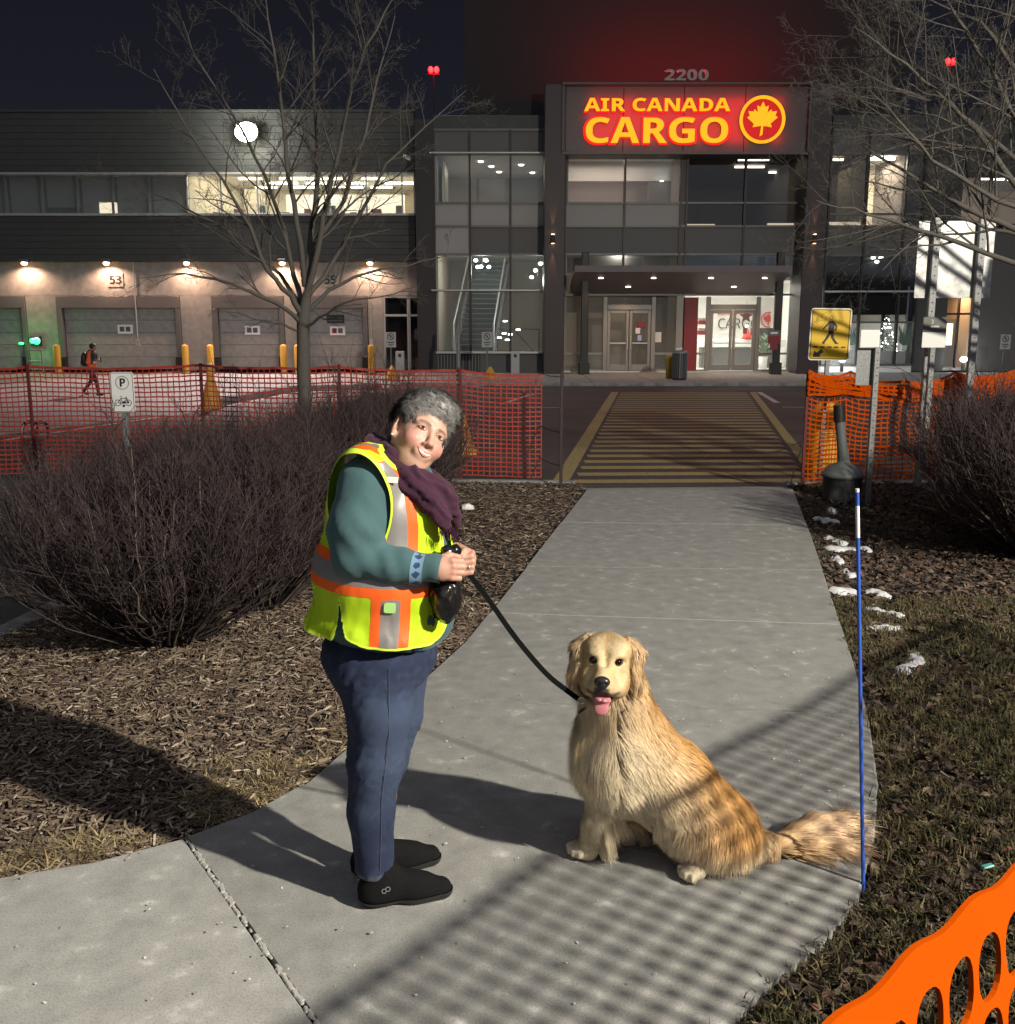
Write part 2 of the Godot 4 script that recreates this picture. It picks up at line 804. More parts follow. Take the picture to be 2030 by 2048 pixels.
# ---------------------------------------------------------------- lettering
func letters(text: String, height: float, depth: float, stretch := 1.0, bold := true, name_ := "Droid Sans") -> Array:
	# one mesh per character, standing on y = 0: [[mesh, x at its left, width], ...]; the last entry is the whole width
	var font := SystemFont.new()
	font.font_names = PackedStringArray([name_])
	font.font_weight = 700 if bold else 400
	var out := []
	var x := 0.0
	var px := height / 47.0
	for i in text.length():
		var ch := text[i]
		var w := font.get_string_size(ch, HORIZONTAL_ALIGNMENT_LEFT, -1, 64).x * px * stretch
		if ch != " ":
			var t := TextMesh.new()
			t.text = ch
			t.font = font
			t.font_size = 64
			t.pixel_size = px
			t.depth = depth
			t.curve_step = 1.0
			t.horizontal_alignment = HORIZONTAL_ALIGNMENT_LEFT
			t.vertical_alignment = VERTICAL_ALIGNMENT_BOTTOM
			out.append([t, x, w])
		x += w
	out.append(x)
	return out


func lettering(parent: Node3D, called: String, text: String, height: float, depth: float, at: Vector3, material: Material, width := -1.0, bold := true) -> void:
	# centred on at, its baseline at at.y; each character is a mesh of its own
	var set_ := letters(text, height, depth, 1.0, bold)
	var total: float = set_.pop_back()
	var k := 1.0 if width < 0 else width / total
	for e in set_:
		var o := part(parent, called, e[0], material, at + Vector3((e[1] - total * 0.5) * k, 0, 0))
		o.scale = Vector3(k, 1, 1)
		o.position.y = at.y - height * 0.3404


# ---------------------------------------------------------------- materials of the place
func make_materials() -> void:
	var grey := func(a: float) -> Color: return Color(a, a, a)
	var fine := cloudy("fine_grain", 5, 0.09, [0.0, grey.call(0.55), 0.45, grey.call(0.85), 1.0, grey.call(1.0)], 512, 4)
	var blotch := cloudy("blotches", 9, 0.012, [0.0, grey.call(0.5), 0.4, grey.call(0.75), 0.6, grey.call(0.95), 1.0, grey.call(1.0)], 512, 5)
	var rough := cloudy("bumps", 3, 0.12, [0.0, grey.call(0.0), 1.0, grey.call(1.0)], 512, 4)
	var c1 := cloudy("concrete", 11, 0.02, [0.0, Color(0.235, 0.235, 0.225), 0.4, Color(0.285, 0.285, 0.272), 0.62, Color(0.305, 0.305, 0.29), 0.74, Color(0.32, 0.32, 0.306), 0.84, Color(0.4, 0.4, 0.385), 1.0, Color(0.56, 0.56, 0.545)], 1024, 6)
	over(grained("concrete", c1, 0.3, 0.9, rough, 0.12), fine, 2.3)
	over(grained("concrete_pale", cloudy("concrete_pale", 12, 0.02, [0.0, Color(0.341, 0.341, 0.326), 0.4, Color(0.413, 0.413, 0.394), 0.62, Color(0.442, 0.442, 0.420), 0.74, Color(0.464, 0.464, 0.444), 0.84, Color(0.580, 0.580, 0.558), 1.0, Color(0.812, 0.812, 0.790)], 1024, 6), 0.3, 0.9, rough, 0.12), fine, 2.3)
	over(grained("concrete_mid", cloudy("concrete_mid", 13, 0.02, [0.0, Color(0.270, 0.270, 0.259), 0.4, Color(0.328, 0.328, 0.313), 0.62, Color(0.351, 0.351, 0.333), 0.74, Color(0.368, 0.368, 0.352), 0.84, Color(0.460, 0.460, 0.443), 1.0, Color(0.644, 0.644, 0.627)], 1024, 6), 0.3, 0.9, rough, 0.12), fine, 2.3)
	var a1 := cloudy("asphalt", 21, 0.05, [0.0, Color(0.03, 0.03, 0.031), 0.5, Color(0.052, 0.051, 0.051), 0.8, Color(0.07, 0.068, 0.066), 1.0, Color(0.12, 0.117, 0.112)], 512, 5)
	over(grained("asphalt", a1, 0.9, 0.75, rough, 0.5), blotch, 0.07)
	var e1 := cloudy("earth", 31, 0.05, [0.0, Color(0.016, 0.011, 0.008), 0.5, Color(0.035, 0.025, 0.018), 1.0, Color(0.075, 0.055, 0.04)], 512, 5)
	grained("earth", e1, 1.1, 1.0, rough, 2.0)
	var p1 := cloudy("panel_concrete", 41, 0.02, [0.0, Color(0.26, 0.25, 0.235), 0.5, Color(0.32, 0.305, 0.285), 1.0, Color(0.38, 0.365, 0.34)], 512, 5)
	over(grained("panel_concrete", p1, 0.3, 0.85), fine, 1.5)
	over(grained("kerb_concrete", c1, 0.8, 0.9, rough, 0.4), blotch, 0.4)
	var d1 := cloudy("dock_paint", 51, 0.015, [0.0, Color(0.20, 0.205, 0.2), 0.5, Color(0.25, 0.25, 0.245), 1.0, Color(0.29, 0.285, 0.28)], 512, 5)
	grained("dock_paint", d1, 0.5, 0.6)
	var k1 := cloudy("cladding", 61, 0.02, [0.0, Color(0.032, 0.035, 0.034), 1.0, Color(0.046, 0.049, 0.047)], 256, 4)
	grained("cladding", k1, 0.3, 0.55)
	flat("dark_metal", Color(0.028, 0.024, 0.026), 0.45, 0.3)
	flat("frame_grey", Color(0.12, 0.12, 0.12), 0.45, 0.3)
	flat("aluminium", Color(0.42, 0.42, 0.41), 0.4, 0.5)
	flat("spandrel_pale", Color(0.33, 0.32, 0.31), 0.6)
	flat("spandrel_dark", Color(0.11, 0.105, 0.105), 0.6)
	flat("white_wall", Color(0.75, 0.75, 0.72), 0.8)
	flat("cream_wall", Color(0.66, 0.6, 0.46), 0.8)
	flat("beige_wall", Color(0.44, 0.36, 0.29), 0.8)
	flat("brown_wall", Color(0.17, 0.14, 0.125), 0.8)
	flat("room_floor", Color(0.25, 0.25, 0.24), 0.4)
	flat("black", Color(0.012, 0.012, 0.013), 0.5)
	flat("sign_white", Color(0.78, 0.78, 0.76), 0.5)
	flat("yellow_paint", Color(0.55, 0.30, 0.035), 0.6)
	flat("red_paint", Color(0.22, 0.01, 0.018), 0.5)
	pane_material("pane", Color(0.75, 0.8, 0.8), 0.1)
	pane_material("dark_pane", Color(0.05, 0.05, 0.052), 0.3)
	flat("door_grey", Color(0.24, 0.23, 0.22), 0.45, 0.2)
	flat("pillar_dark", Color(0.035, 0.026, 0.03), 0.5, 0.1)
	flat("panel_dark", Color(0.1, 0.095, 0.09), 0.8)
	flat("brown_mid", Color(0.3, 0.25, 0.225), 0.8)
	flat("white_floor", Color(0.6, 0.6, 0.58), 0.35)
	flat("sign_panel", Color(0.07, 0.06, 0.063), 0.45)
	flat("glow_wall_dark", Color(0.013, 0.012, 0.014), 0.8)
	flat("paper_lit", Color(0.75, 0.76, 0.78), 0.6)
	flat("paper_blue", Color(0.35, 0.5, 0.75), 0.6)
	lit("tube_light_soft", Color(1.0, 0.94, 0.8), 1.1)
	lit("warm_lamp", Color(1.0, 0.88, 0.75), 8.0)
	lit("red_strip", Color(1.0, 0.02, 0.06), 0.8)
	lit("tube_light", Color(1.0, 0.96, 0.86), 6.0)
	lit("warm_bulb", Color(1.0, 0.75, 0.5), 14.0)
	lit("white_bulb", Color(0.95, 1.0, 0.97), 9.0)


func bx(parent: Node3D, called: String, material: String, x0: float, x1: float, y0: float, y1: float, z0: float, z1: float, ch := 0.0) -> MeshInstance3D:
	var m := MB.new()
	m.span(Vector3(x0, y0, z0), Vector3(x1, y1, z1), ch)
	return part(parent, called, m, kept[material])


func room(b: Node3D, x0: float, x1: float, y0: float, y1: float, z0: float, z1: float, walls := "white_wall", floor_ := "room_floor", ceiling := "white_wall") -> void:
	# z0 is the glazed front, z1 the back
	bx(b, "room_floor", floor_, x0, x1, y0 - 0.1, y0, z1, z0)
	bx(b, "room_ceiling", ceiling, x0, x1, y1, y1 + 0.1, z1, z0)
	bx(b, "back_wall", walls, x0, x1, y0, y1, z1 - 0.1, z1)
	bx(b, "side_wall", walls, x0 - 0.1, x0, y0, y1, z1, z0)
	bx(b, "side_wall", walls, x1, x1 + 0.1, y0, y1, z1, z0)


func ceiling_glow(parent: Node3D, x: float, y: float, z: float, w: float, d: float, energy: float, color := Color(1.0, 0.95, 0.84)) -> void:
	var l := AreaLight3D.new()
	l.name = "lamp_light"
	l.position = Vector3(x, y, z)
	l.rotation_degrees = Vector3(-90, 0, 0)
	l.area_size = Vector2(w, d)
	l.light_energy = energy
	l.light_color = color
	l.shadow_enabled = true
	parent.add_child(l, true)


func down_spot(parent: Node3D, at: Vector3, energy: float, color: Color, angle := 60.0, tilt := -90.0, size := 0.04) -> void:
	var l := SpotLight3D.new()
	l.name = "lamp_light"
	l.position = at
	l.rotation_degrees = Vector3(tilt, 0, 0)
	l.light_energy = energy
	l.light_color = color
	l.spot_angle = angle
	l.spot_angle_attenuation = 0.6
	l.spot_attenuation = 2.0
	l.spot_range = 60.0
	l.light_size = size
	l.shadow_enabled = true
	parent.add_child(l, true)


# ---------------------------------------------------------------- the long wing with the loading docks
func left_wing() -> void:
	var b := thing("warehouse_wing", "long warehouse wing with loading dock doors under dark cladding and a ribbon of windows", "building")
	var z := -38.0
	var left := -27.0
	var right := -3.308
	# lower wall: a header and the piers between the openings
	bx(b, "wall_header", "panel_concrete", left, right, 2.7, 3.9, z - 0.3, z)
	var openings := [[left, -17.636], [-16.543, -11.978], [-10.846, -8.18], [-7.585, -5.111], [-4.555, right]]
	for k in openings.size() - 1:
		bx(b, "wall_pier", "panel_concrete", openings[k][1], openings[k + 1][0], 0.0, 2.698, z - 0.3, z - 0.004)
	for k in 4:
		var x0: float = openings[k][0]
		var x1: float = openings[k][1]
		var d := Node3D.new()
		d.name = "dock_door"
		b.add_child(d, true)
		# rubber dock shelter: head curtain and side pads
		bx(d, "shelter_head", "spandrel_dark", x0 + 0.02, x1 - 0.02, 2.24, 2.69, z - 0.2, z + 0.05, 0.02)
		bx(d, "shelter_side", "spandrel_dark", x0 + 0.02, x0 + 0.2, 0.0, 2.239, z - 0.2, z + 0.05, 0.02)
		bx(d, "shelter_side", "spandrel_dark", x1 - 0.2, x1 - 0.02, 0.0, 2.239, z - 0.2, z + 0.05, 0.02)
		for s in [x0 + 0.05, x1 - 0.25]:
			bx(d, "rubber_bumper", "black", s, s + 0.2, 0.05, 0.5, z - 0.05, z + 0.14, 0.02)
		for r in 5:
			var m := MB.new()
			m.span(Vector3(x0 + 0.2, 0.02 + r * 0.45, z - 0.28), Vector3(x1 - 0.2, 0.462 + r * 0.45, z - 0.2), 0.012)
			if r == 3:
				m.span(Vector3(x0 + 0.5, 1.5, z - 0.2), Vector3(x1 - 0.5, 1.53, z - 0.192))
			part(d, "door_panel", m, kept["dock_paint"])
	# the stair door of the wing: pale frame, dark glass
	var s := Node3D.new()
	s.name = "glazed_door"
	b.add_child(s, true)
	var sx: float = openings[4][0]
	var mx := -3.634
	for f in [[sx, sx + 0.07, 0.0, 2.69], [mx - 0.05, mx + 0.07, 0.0, 2.69], [sx, right, 2.62, 2.69], [sx, right, 1.95, 2.03]]:
		bx(s, "frame", "aluminium", f[0], f[1], f[2], f[3], z - 0.12 - (0.003 if f[1] - f[0] > 1.0 else 0.0), z - 0.02)
	bx(s, "pane", "dark_pane", sx + 0.07, mx - 0.05, 0.0, 1.95, z - 0.08, z - 0.07)
	bx(s, "pane", "dark_pane", sx + 0.07, mx - 0.05, 2.03, 2.62, z - 0.08, z - 0.07)
	bx(s, "pane", "dark_pane", mx + 0.07, right, 0.0, 1.95, z - 0.08, z - 0.07)
	bx(s, "pane", "dark_pane", mx + 0.07, right, 2.03, 2.62, z - 0.08, z - 0.07)
	bx(s, "back_wall", "black", sx, right, 0.0, 2.7, z - 1.5, z - 1.4)
	# dark cladding in long shallow ribs
	for k in 7:
		bx(b, "cladding_board", "cladding", left, right, 3.9 + k * 0.225, 4.122 + k * 0.225, z - 0.3, z + 0.35, 0.01)
	for k in 9:
		bx(b, "cladding_board", "cladding", left, right, 6.98 + k * 0.225, 7.202 + k * 0.225, z - 0.3, z + 0.2, 0.01)
	bx(b, "parapet_cap", "cladding", left, right, 9.006, 9.1, z - 0.35, z + 0.26, 0.01)
	bx(b, "roof", "black", left, right, 8.6, 8.7, z - 14, z - 0.3)
	# the ribbon of windows
	bx(b, "window_sill", "aluminium", left, right, 5.478, 5.56, z - 0.3, z + 0.42, 0.01)
	bx(b, "window_head", "aluminium", left, right, 6.9, 6.977, z - 0.3, z + 0.28, 0.01)
	var bars := [-24.5, -22.0, -20.4, -18.9, -18.116, -16.792, -15.507, -14.222, -12.918, -11.517, -10.29, -8.986, -7.72, -6.396, -5.073, -3.787, -3.346]
	for k in bars.size():
		bx(b, "mullion", "frame_grey" if k < 9 else "aluminium", bars[k] - 0.025, bars[k] + 0.025, 5.56, 6.9, z - 0.15, z - 0.02)
		if k < bars.size() - 1:
			bx(b, "pane", "pane", bars[k] + 0.025, bars[k + 1] - 0.025, 5.56, 6.9, z - 0.1, z - 0.092)
			if k < 9:
				bx(b, "blind", "spandrel_dark", bars[k] + 0.05, bars[k + 1] - 0.05, 5.85 if k == 5 else 5.562, 6.9, z - 0.5, z - 0.47)
	bx(b, "back_wall", "black", left, -11.517 - 0.1, 5.4, 7.0, z - 1.2, z - 1.1)
	# one small lit gap below a blind
	bx(b, "window_lamp", "tube_light_soft", -14.855, -14.203, 5.56, 6.02, z - 0.44, z - 0.43)
	# the lit office
	var ox0 := -11.517
	var ox1 := -3.327
	room(b, ox0, ox1, 4.9, 7.35, z - 0.31, z - 8.0, "cream_wall", "room_floor", "white_wall")
	bx(b, "wall_panel", "white_wall", ox0 + 2.2, ox1 - 1.0, 5.0, 7.0, z - 6.6, z - 6.5)
	bx(b, "wall_panel", "cream_wall", ox0 + 1.1, ox0 + 1.9, 4.9, 6.9, z - 4.0, z - 3.9)
	for r in 5:
		for k in 5:
			var w := 0.9 if (k + r) % 3 else 1.3
			var lx := ox0 + 0.9 + k * 1.62 + (0.75 if r % 2 else 0.0)
			if lx + w < ox1:
				bx(b, "tube_lamp", "tube_light", lx, lx + w, 7.27, 7.33, z - 1.3 - r * 1.35, z - 1.18 - r * 1.35)
	for k in 3:
		ceiling_glow(b, ox0 + 1.3 + k * 2.7, 7.24, z - 3.8, 2.2, 6.0, 14.0)
	# desk clutter seen along the sill
	for k in 9:
		var m := MB.new()
		var cx := ox0 + 0.7 + k * 0.85
		m.box(Vector3(cx, 5.55 + 0.07 * (k % 3), z - 1.2), Vector3(0.25 + 0.12 * (k % 2), 0.4 + 0.1 * (k % 3), 0.2), 0.02)
		single("office_box", m, kept[["black", "red_paint", "frame_grey"][k % 3]], "small box on the lit office window sill, %s from the left" % ["first", "second", "third", "fourth", "fifth", "sixth", "seventh", "eighth", "ninth"][k], "box", "clutter in the lit office")
	# flood light on the wing wall
	var fl := thing("flood_light", "glaring white flood light on the dark wall above the lit office windows", "flood light", Vector3(-9.108, 8.261, -37.4))
	var h := MB.new()
	h.box(Vector3(0, 0.05, -0.05), Vector3(0.75, 0.5, 0.25), 0.04, Basis(Vector3.RIGHT, 0.25))
	h.tube([Vector3(0, -0.1, -0.1), Vector3(0, -0.3, -0.45)], [0.05], 8)
	part(fl, "housing", h, kept["frame_grey"])
	var g := MB.new()
	g.ball(Vector3(0, 0.0, 0.1), Vector3(0.4, 0.33, 0.08), 20, 10)
	part(fl, "lamp_glass", g, lit("flood_glass", Color(1.0, 0.98, 0.85), 40.0))
	down_spot(fl, Vector3(0, -0.02, 0.22), 300.0, Color(1.0, 0.88, 0.86), 40.0, -120.0, 0.15)
	var near_glow := OmniLight3D.new()
	near_glow.name = "lamp_light"
	near_glow.position = Vector3(0, 0, 0.4)
	near_glow.light_energy = 14.0
	near_glow.light_size = 0.25
	near_glow.light_color = Color(1.0, 0.98, 0.92)
	near_glow.shadow_enabled = true
	fl.add_child(near_glow)
	# five wall lamps under the cladding
	var where := [43, 198, 350, 531, 697]
	var xs := [-17.402, -14.452, -11.56, -8.115, -4.956]
	var said := ["leftmost wall lamp, left of the number plate over the dock doors", "wall lamp right above the number 53", "wall lamp over the left edge of the middle dock door", "wall lamp behind the tree trunk", "rightmost wall lamp, beside the glazed stair door"]
	for k in 5:
		var w := thing("wall_lamp", "small warm " + said[k], "wall lamp", Vector3(xs[k], 3.88, -37.65), 0.0, "wall lamps over the loading docks")
		var hm := MB.new()
		hm.box(Vector3(0, 0.04, -0.06), Vector3(0.3, 0.12, 0.3), 0.02)
		part(w, "hood", hm, kept["frame_grey"])
		var bm := MB.new()
		bm.ball(Vector3(0, -0.05, 0.0), Vector3(0.11, 0.08, 0.1), 12, 8)
		part(w, "bulb", bm, kept["warm_bulb"])
		down_spot(w, Vector3(0, -0.13, 0.04), 8.5, Color(1.0, 0.8, 0.67), 78.0, -78.0, 0.06)
	var cam_ := thing("security_camera", "small white security camera on the dark wall right of the lit office windows", "security camera", Vector3(-3.539, 7.459, -37.7))
	var cm_ := MB.new()
	cm_.box(Vector3(0, 0, 0.1), Vector3(0.3, 0.13, 0.13), 0.03, Basis(Vector3.BACK, -0.4))
	part(cam_, "housing", cm_, kept["sign_white"])
	bx(cam_, "bracket", "frame_grey", -0.04, 0.04, -0.05, 0.05, -0.12, 0.04)
	for e in [[-13.6, "grey conduit pipe running down the dock wall left of the number 53"], [-5.0, "grey conduit pipe running down the dock wall beside the glazed stair door"]]:
		var cp := thing("conduit_pipe", e[1], "pipe", Vector3(e[0], 0, -37.95), 0.0, "conduit pipes on the dock wall")
		var pm_ := MB.new()
		pm_.tube([Vector3(0, 1.0, 0), Vector3(0, 3.88, 0)], [0.025], 8)
		pm_.box(Vector3(0, 1.0, 0.02), Vector3(0.16, 0.24, 0.1), 0.01)
		part(cp, "pipe", pm_, kept["aluminium"])
	# number plates
	for e in [["53", -14.28, "pale plate with the dock number 53"], ["55", -6.456, "pale dock number plate half hidden by branches right of the tree"]]:
		var pl := thing("number_plate", e[2], "sign", Vector3(e[1], 3.0, -37.99))
		bx(pl, "plate", "panel_concrete", -0.28, 0.28, 0.0, 0.5, -0.01, 0.02, 0.005)
		lettering(pl, "digit", e[0], 0.3, 0.02, Vector3(0, 0.12, 0.025), kept["black"])
	# papers stuck on the dock doors
	for e in [[-14.126, 1.489, "white notice on the widest dock door under number 53"], [-9.427, 1.45, "white notice on the dock door left of the tree"], [-6.281, 1.431, "white notice with red print on the dock door right of the tree"]]:
		var n := thing("door_notice", e[2], "notice", Vector3(e[0], e[1], -38.19))
		bx(n, "sheet", "paper_lit", -0.28, 0.28, -0.16, 0.16, 0.0, 0.012)
		for q in 2:
			bx(n, "print_block", "frame_grey" if not e[2].contains("red") else ["red_paint", "frame_grey"][q], -0.2 + q * 0.22, -0.03 + q * 0.22, -0.09, 0.09, 0.013, 0.016)
	var bo := thing("black_board", "dark board hung on the dock door above its white notice", "sign", Vector3(-6.338, 1.853, -38.19))
	bx(bo, "board", "black", -0.32, 0.32, -0.15, 0.15, 0.0, 0.03)
	for q in 2:
		bx(bo, "print_line", "frame_grey", -0.26, 0.26, -0.07 + q * 0.1, -0.04 + q * 0.1, 0.031, 0.034)


# ---------------------------------------------------------------- curtain wall helper
func curtain(b: Node3D, xs: Array, ys: Array, z: float, kinds: Array, bar := 0.035) -> void:
	# kinds[row][column]: the material of each cell; rows from the top
	for r in ys.size() - 1:
		for k in xs.size() - 1:
			var what: String = kinds[r][k] if kinds[r] is Array else kinds[r]
			if what == "":
				continue
			var glass := what.ends_with("pane")
			bx(b, "pane" if glass else "spandrel_panel", what, xs[k] + bar, xs[k + 1] - bar, ys[r + 1] + bar, ys[r] - bar, z - 0.05, z - (0.042 if glass else 0.02))
	for x in xs:
		bx(b, "mullion", "dark_metal", x - bar, x + bar, ys[-1], ys[0], z - 0.13, z + 0.05)
	for y in ys:
		bx(b, "transom", "frame_grey", xs[0], xs[-1], y - bar, y + bar, z - 0.127, z + 0.047)


func glass_block_left() -> void:
	var b := thing("stair_hall", "two storey glass stair hall left of the entrance, a staircase seen through it", "building")
	var z := -36.3
	var x0 := -2.519
	var x1 := 1.274
	# dark return wall towards the warehouse wing
	bx(b, "corner_wall", "dark_metal", -3.16, x0, 0.0, 8.498, z - 1.6, z + 0.02)
	curtain(b, [x0, -1.291, 0.102, x1], [8.157, 7.385, 5.769, 4.995, 4.054, 2.832, 0.694], z, ["spandrel_dark", "pane", "spandrel_pale", ["spandrel_pale", "spandrel_dark", "spandrel_dark"], "pane", "pane"])
	bx(b, "sun_shade", "aluminium", x0 - 0.12, x1, 7.359, 7.411, z - 0.02, z + 0.25, 0.01)
	bx(b, "sun_shade", "aluminium", x0 - 0.12, x1, 2.805, 2.86, z - 0.02, z + 0.25, 0.01)
	bx(b, "low_sill", "aluminium", x0, x1, 0.657, 0.731, z - 0.02, z + 0.16, 0.01)
	bx(b, "base_grille", "black", x0, -0.961, 0.0, 0.657, z - 0.2, z - 0.02)
	bx(b, "base_panel", "spandrel_dark", -0.961, x1, 0.0, 0.657, z - 0.2, z - 0.02)
	for k in 14:
		bx(b, "grille_slat", "frame_grey", x0 + 0.05 + k * 0.11, x0 + 0.09 + k * 0.11, 0.05, 0.62, z - 0.02, z)
	bx(b, "top_wall", "cladding", x0, x1, 8.157, 8.634, z - 0.4, z - 0.02)
	bx(b, "roof", "black", -3.16, x1, 8.3, 8.4, z - 12, z - 0.4)
	# rooms
	room(b, x0 + 0.1, x1 + 0.7, 0.35, 4.25, z - 0.14, z - 8.0, "beige_wall", "room_floor", "white_wall")
	room(b, x0 + 0.1, x1 + 0.7, 5.0, 7.42, z - 0.14, z - 6.5, "spandrel_pale", "room_floor", "white_wall")
	bx(b, "bulkhead", "brown_wall", x0 + 1.2, x1 + 0.6, 5.0, 6.35, z - 5.6, z - 5.5)
	bx(b, "side_pane", "aluminium", x0 + 0.25, x0 + 0.32, 5.0, 7.3, z - 3.0, z - 1.0)
	for p in [[-0.961, 7.38, -38.2], [-0.595, 7.38, -39.4], [0.505, 7.38, -39.0], [-0.32, 7.38, -40.8], [0.963, 7.38, -41.0]]:
		var m := MB.new()
		m.lathe(Vector3(p[0], p[1], p[2]), [Vector2(0.0, 0.0), Vector2(0.09, 0.0), Vector2(0.1, 0.04)], 14)
		part(b, "ceiling_lamp", m, kept["tube_light"])
	ceiling_glow(b, (x0 + x1) / 2, 7.3, z - 3.0, 2.4, 3.0, 5.5)
	ceiling_glow(b, x0 + 1.9, 4.2, z - 4.0, 2.6, 5.0, 2.2, Color(1.0, 0.93, 0.84))
	# the staircase, rising away from the glass
	var st := thing("staircase", "open staircase with dark treads and steel handrails rising behind the glass", "staircase")
	var steps := 19
	for k in steps:
		var t := float(k) / (steps - 1)
		var cx := lerpf(-1.21, -0.696, t)
		var y := lerpf(0.75, 4.15, t)
		var zz := lerpf(-37.2, -42.5, t)
		bx(st, "tread", "frame_grey", cx - 0.68, cx + 0.68, y - 0.025, y, zz - 0.16, zz + 0.16)
		bx(st, "riser", "black", cx - 0.66, cx + 0.66, y - 0.2, y - 0.025, zz - 0.16, zz - 0.13)
	for s in [-1.0, 1.0]:
		var m := MB.new()
		m.tube([Vector3(-1.21 + s * 0.72, 0.35, -36.9), Vector3(-1.21 + s * 0.72, 1.65, -37.0), Vector3(-0.696 + s * 0.72, 5.0, -42.4)], [0.035], 8)
		part(st, "handrail", m, kept["aluminium"])
		var m2 := MB.new()
		m2.tube([Vector3(-1.21 + s * 0.72, 0.6, -37.0), Vector3(-0.696 + s * 0.72, 4.0, -42.4)], [0.11], 4)
		part(st, "stringer", m2, kept["frame_grey"])
	# clusters of small globes standing in for lamps reflected in the glass
	var spots := [[Vector3(-0.901, 3.98, -37.6), 9, "larger cluster of white globes over the staircase, standing in for lamps reflected in the glass"], [Vector3(1.092, 3.62, -37.6), 4, "smaller cluster of white globes beside the dark left pillar, standing in for lamps reflected in the glass"]]
	for sp in spots:
		var ch := thing("light_globes", sp[2], "hanging lamp", sp[0], 0.0, "globes for reflections in the stair hall glass")
		var rod := MB.new()
		rod.tube([Vector3(0, 0.5, 0), Vector3(0, -0.25, 0)], [0.012], 6)
		part(ch, "rod", rod, kept["frame_grey"])
		var n: int = sp[1]
		for k in n:
			var a := TAU * k / n + 0.4
			var bm := MB.new()
			bm.ball(Vector3(cos(a) * 0.24, (0.2 if k % 3 == 0 else (-0.05 if k % 3 == 1 else -0.28)), sin(a) * 0.15), Vector3(0.075, 0.06, 0.075), 12, 8)
			part(ch, "globe", bm, kept["white_bulb"])
		var l := OmniLight3D.new()
		l.name = "lamp_light"
		l.light_energy = 1.6
		l.light_size = 0.2
		l.light_color = Color(0.95, 1.0, 0.97)
		l.position = Vector3(0, -0.42, 0.25)
		l.shadow_enabled = true
		ch.add_child(l)
	# low rail; its small glowing boxes stand in for reflections in the glass
	var rail := thing("indoor_rail", "dark rail with small white glowing boxes, in place of reflections in the glass, near the foot of the indoor staircase", "rail")
	var rm := MB.new()
	rm.tube([Vector3(-0.363, 0.36, -37.0), Vector3(-0.363, 1.5, -37.0), Vector3(1.131, 1.5, -37.0), Vector3(1.131, 0.36, -37.0)], [0.025], 6)
	rm.tube([Vector3(0.234, 1.48, -37.0), Vector3(1.056, 0.6, -37.0)], [0.025], 6)
	part(rail, "rail", rm, kept["black"])
	for e in [[945, 634], [957, 627], [968, 636], [977, 629], [985, 619], [950, 640]]:
		pass
	for e in [Vector2(-0.288, 1.2), Vector2(-0.12, 1.349), Vector2(0.103, 1.312), Vector2(-0.008, 1.125), Vector2(0.383, 1.48), Vector2(-0.083, 1.778)]:
		var m := MB.new()
		m.box(Vector3(e.x, e.y, -36.9), Vector3(0.16, 0.05, 0.05), 0.015)
		part(rail, "lamp", m, kept["white_bulb"])  # glowing box in place of a reflection in the glass


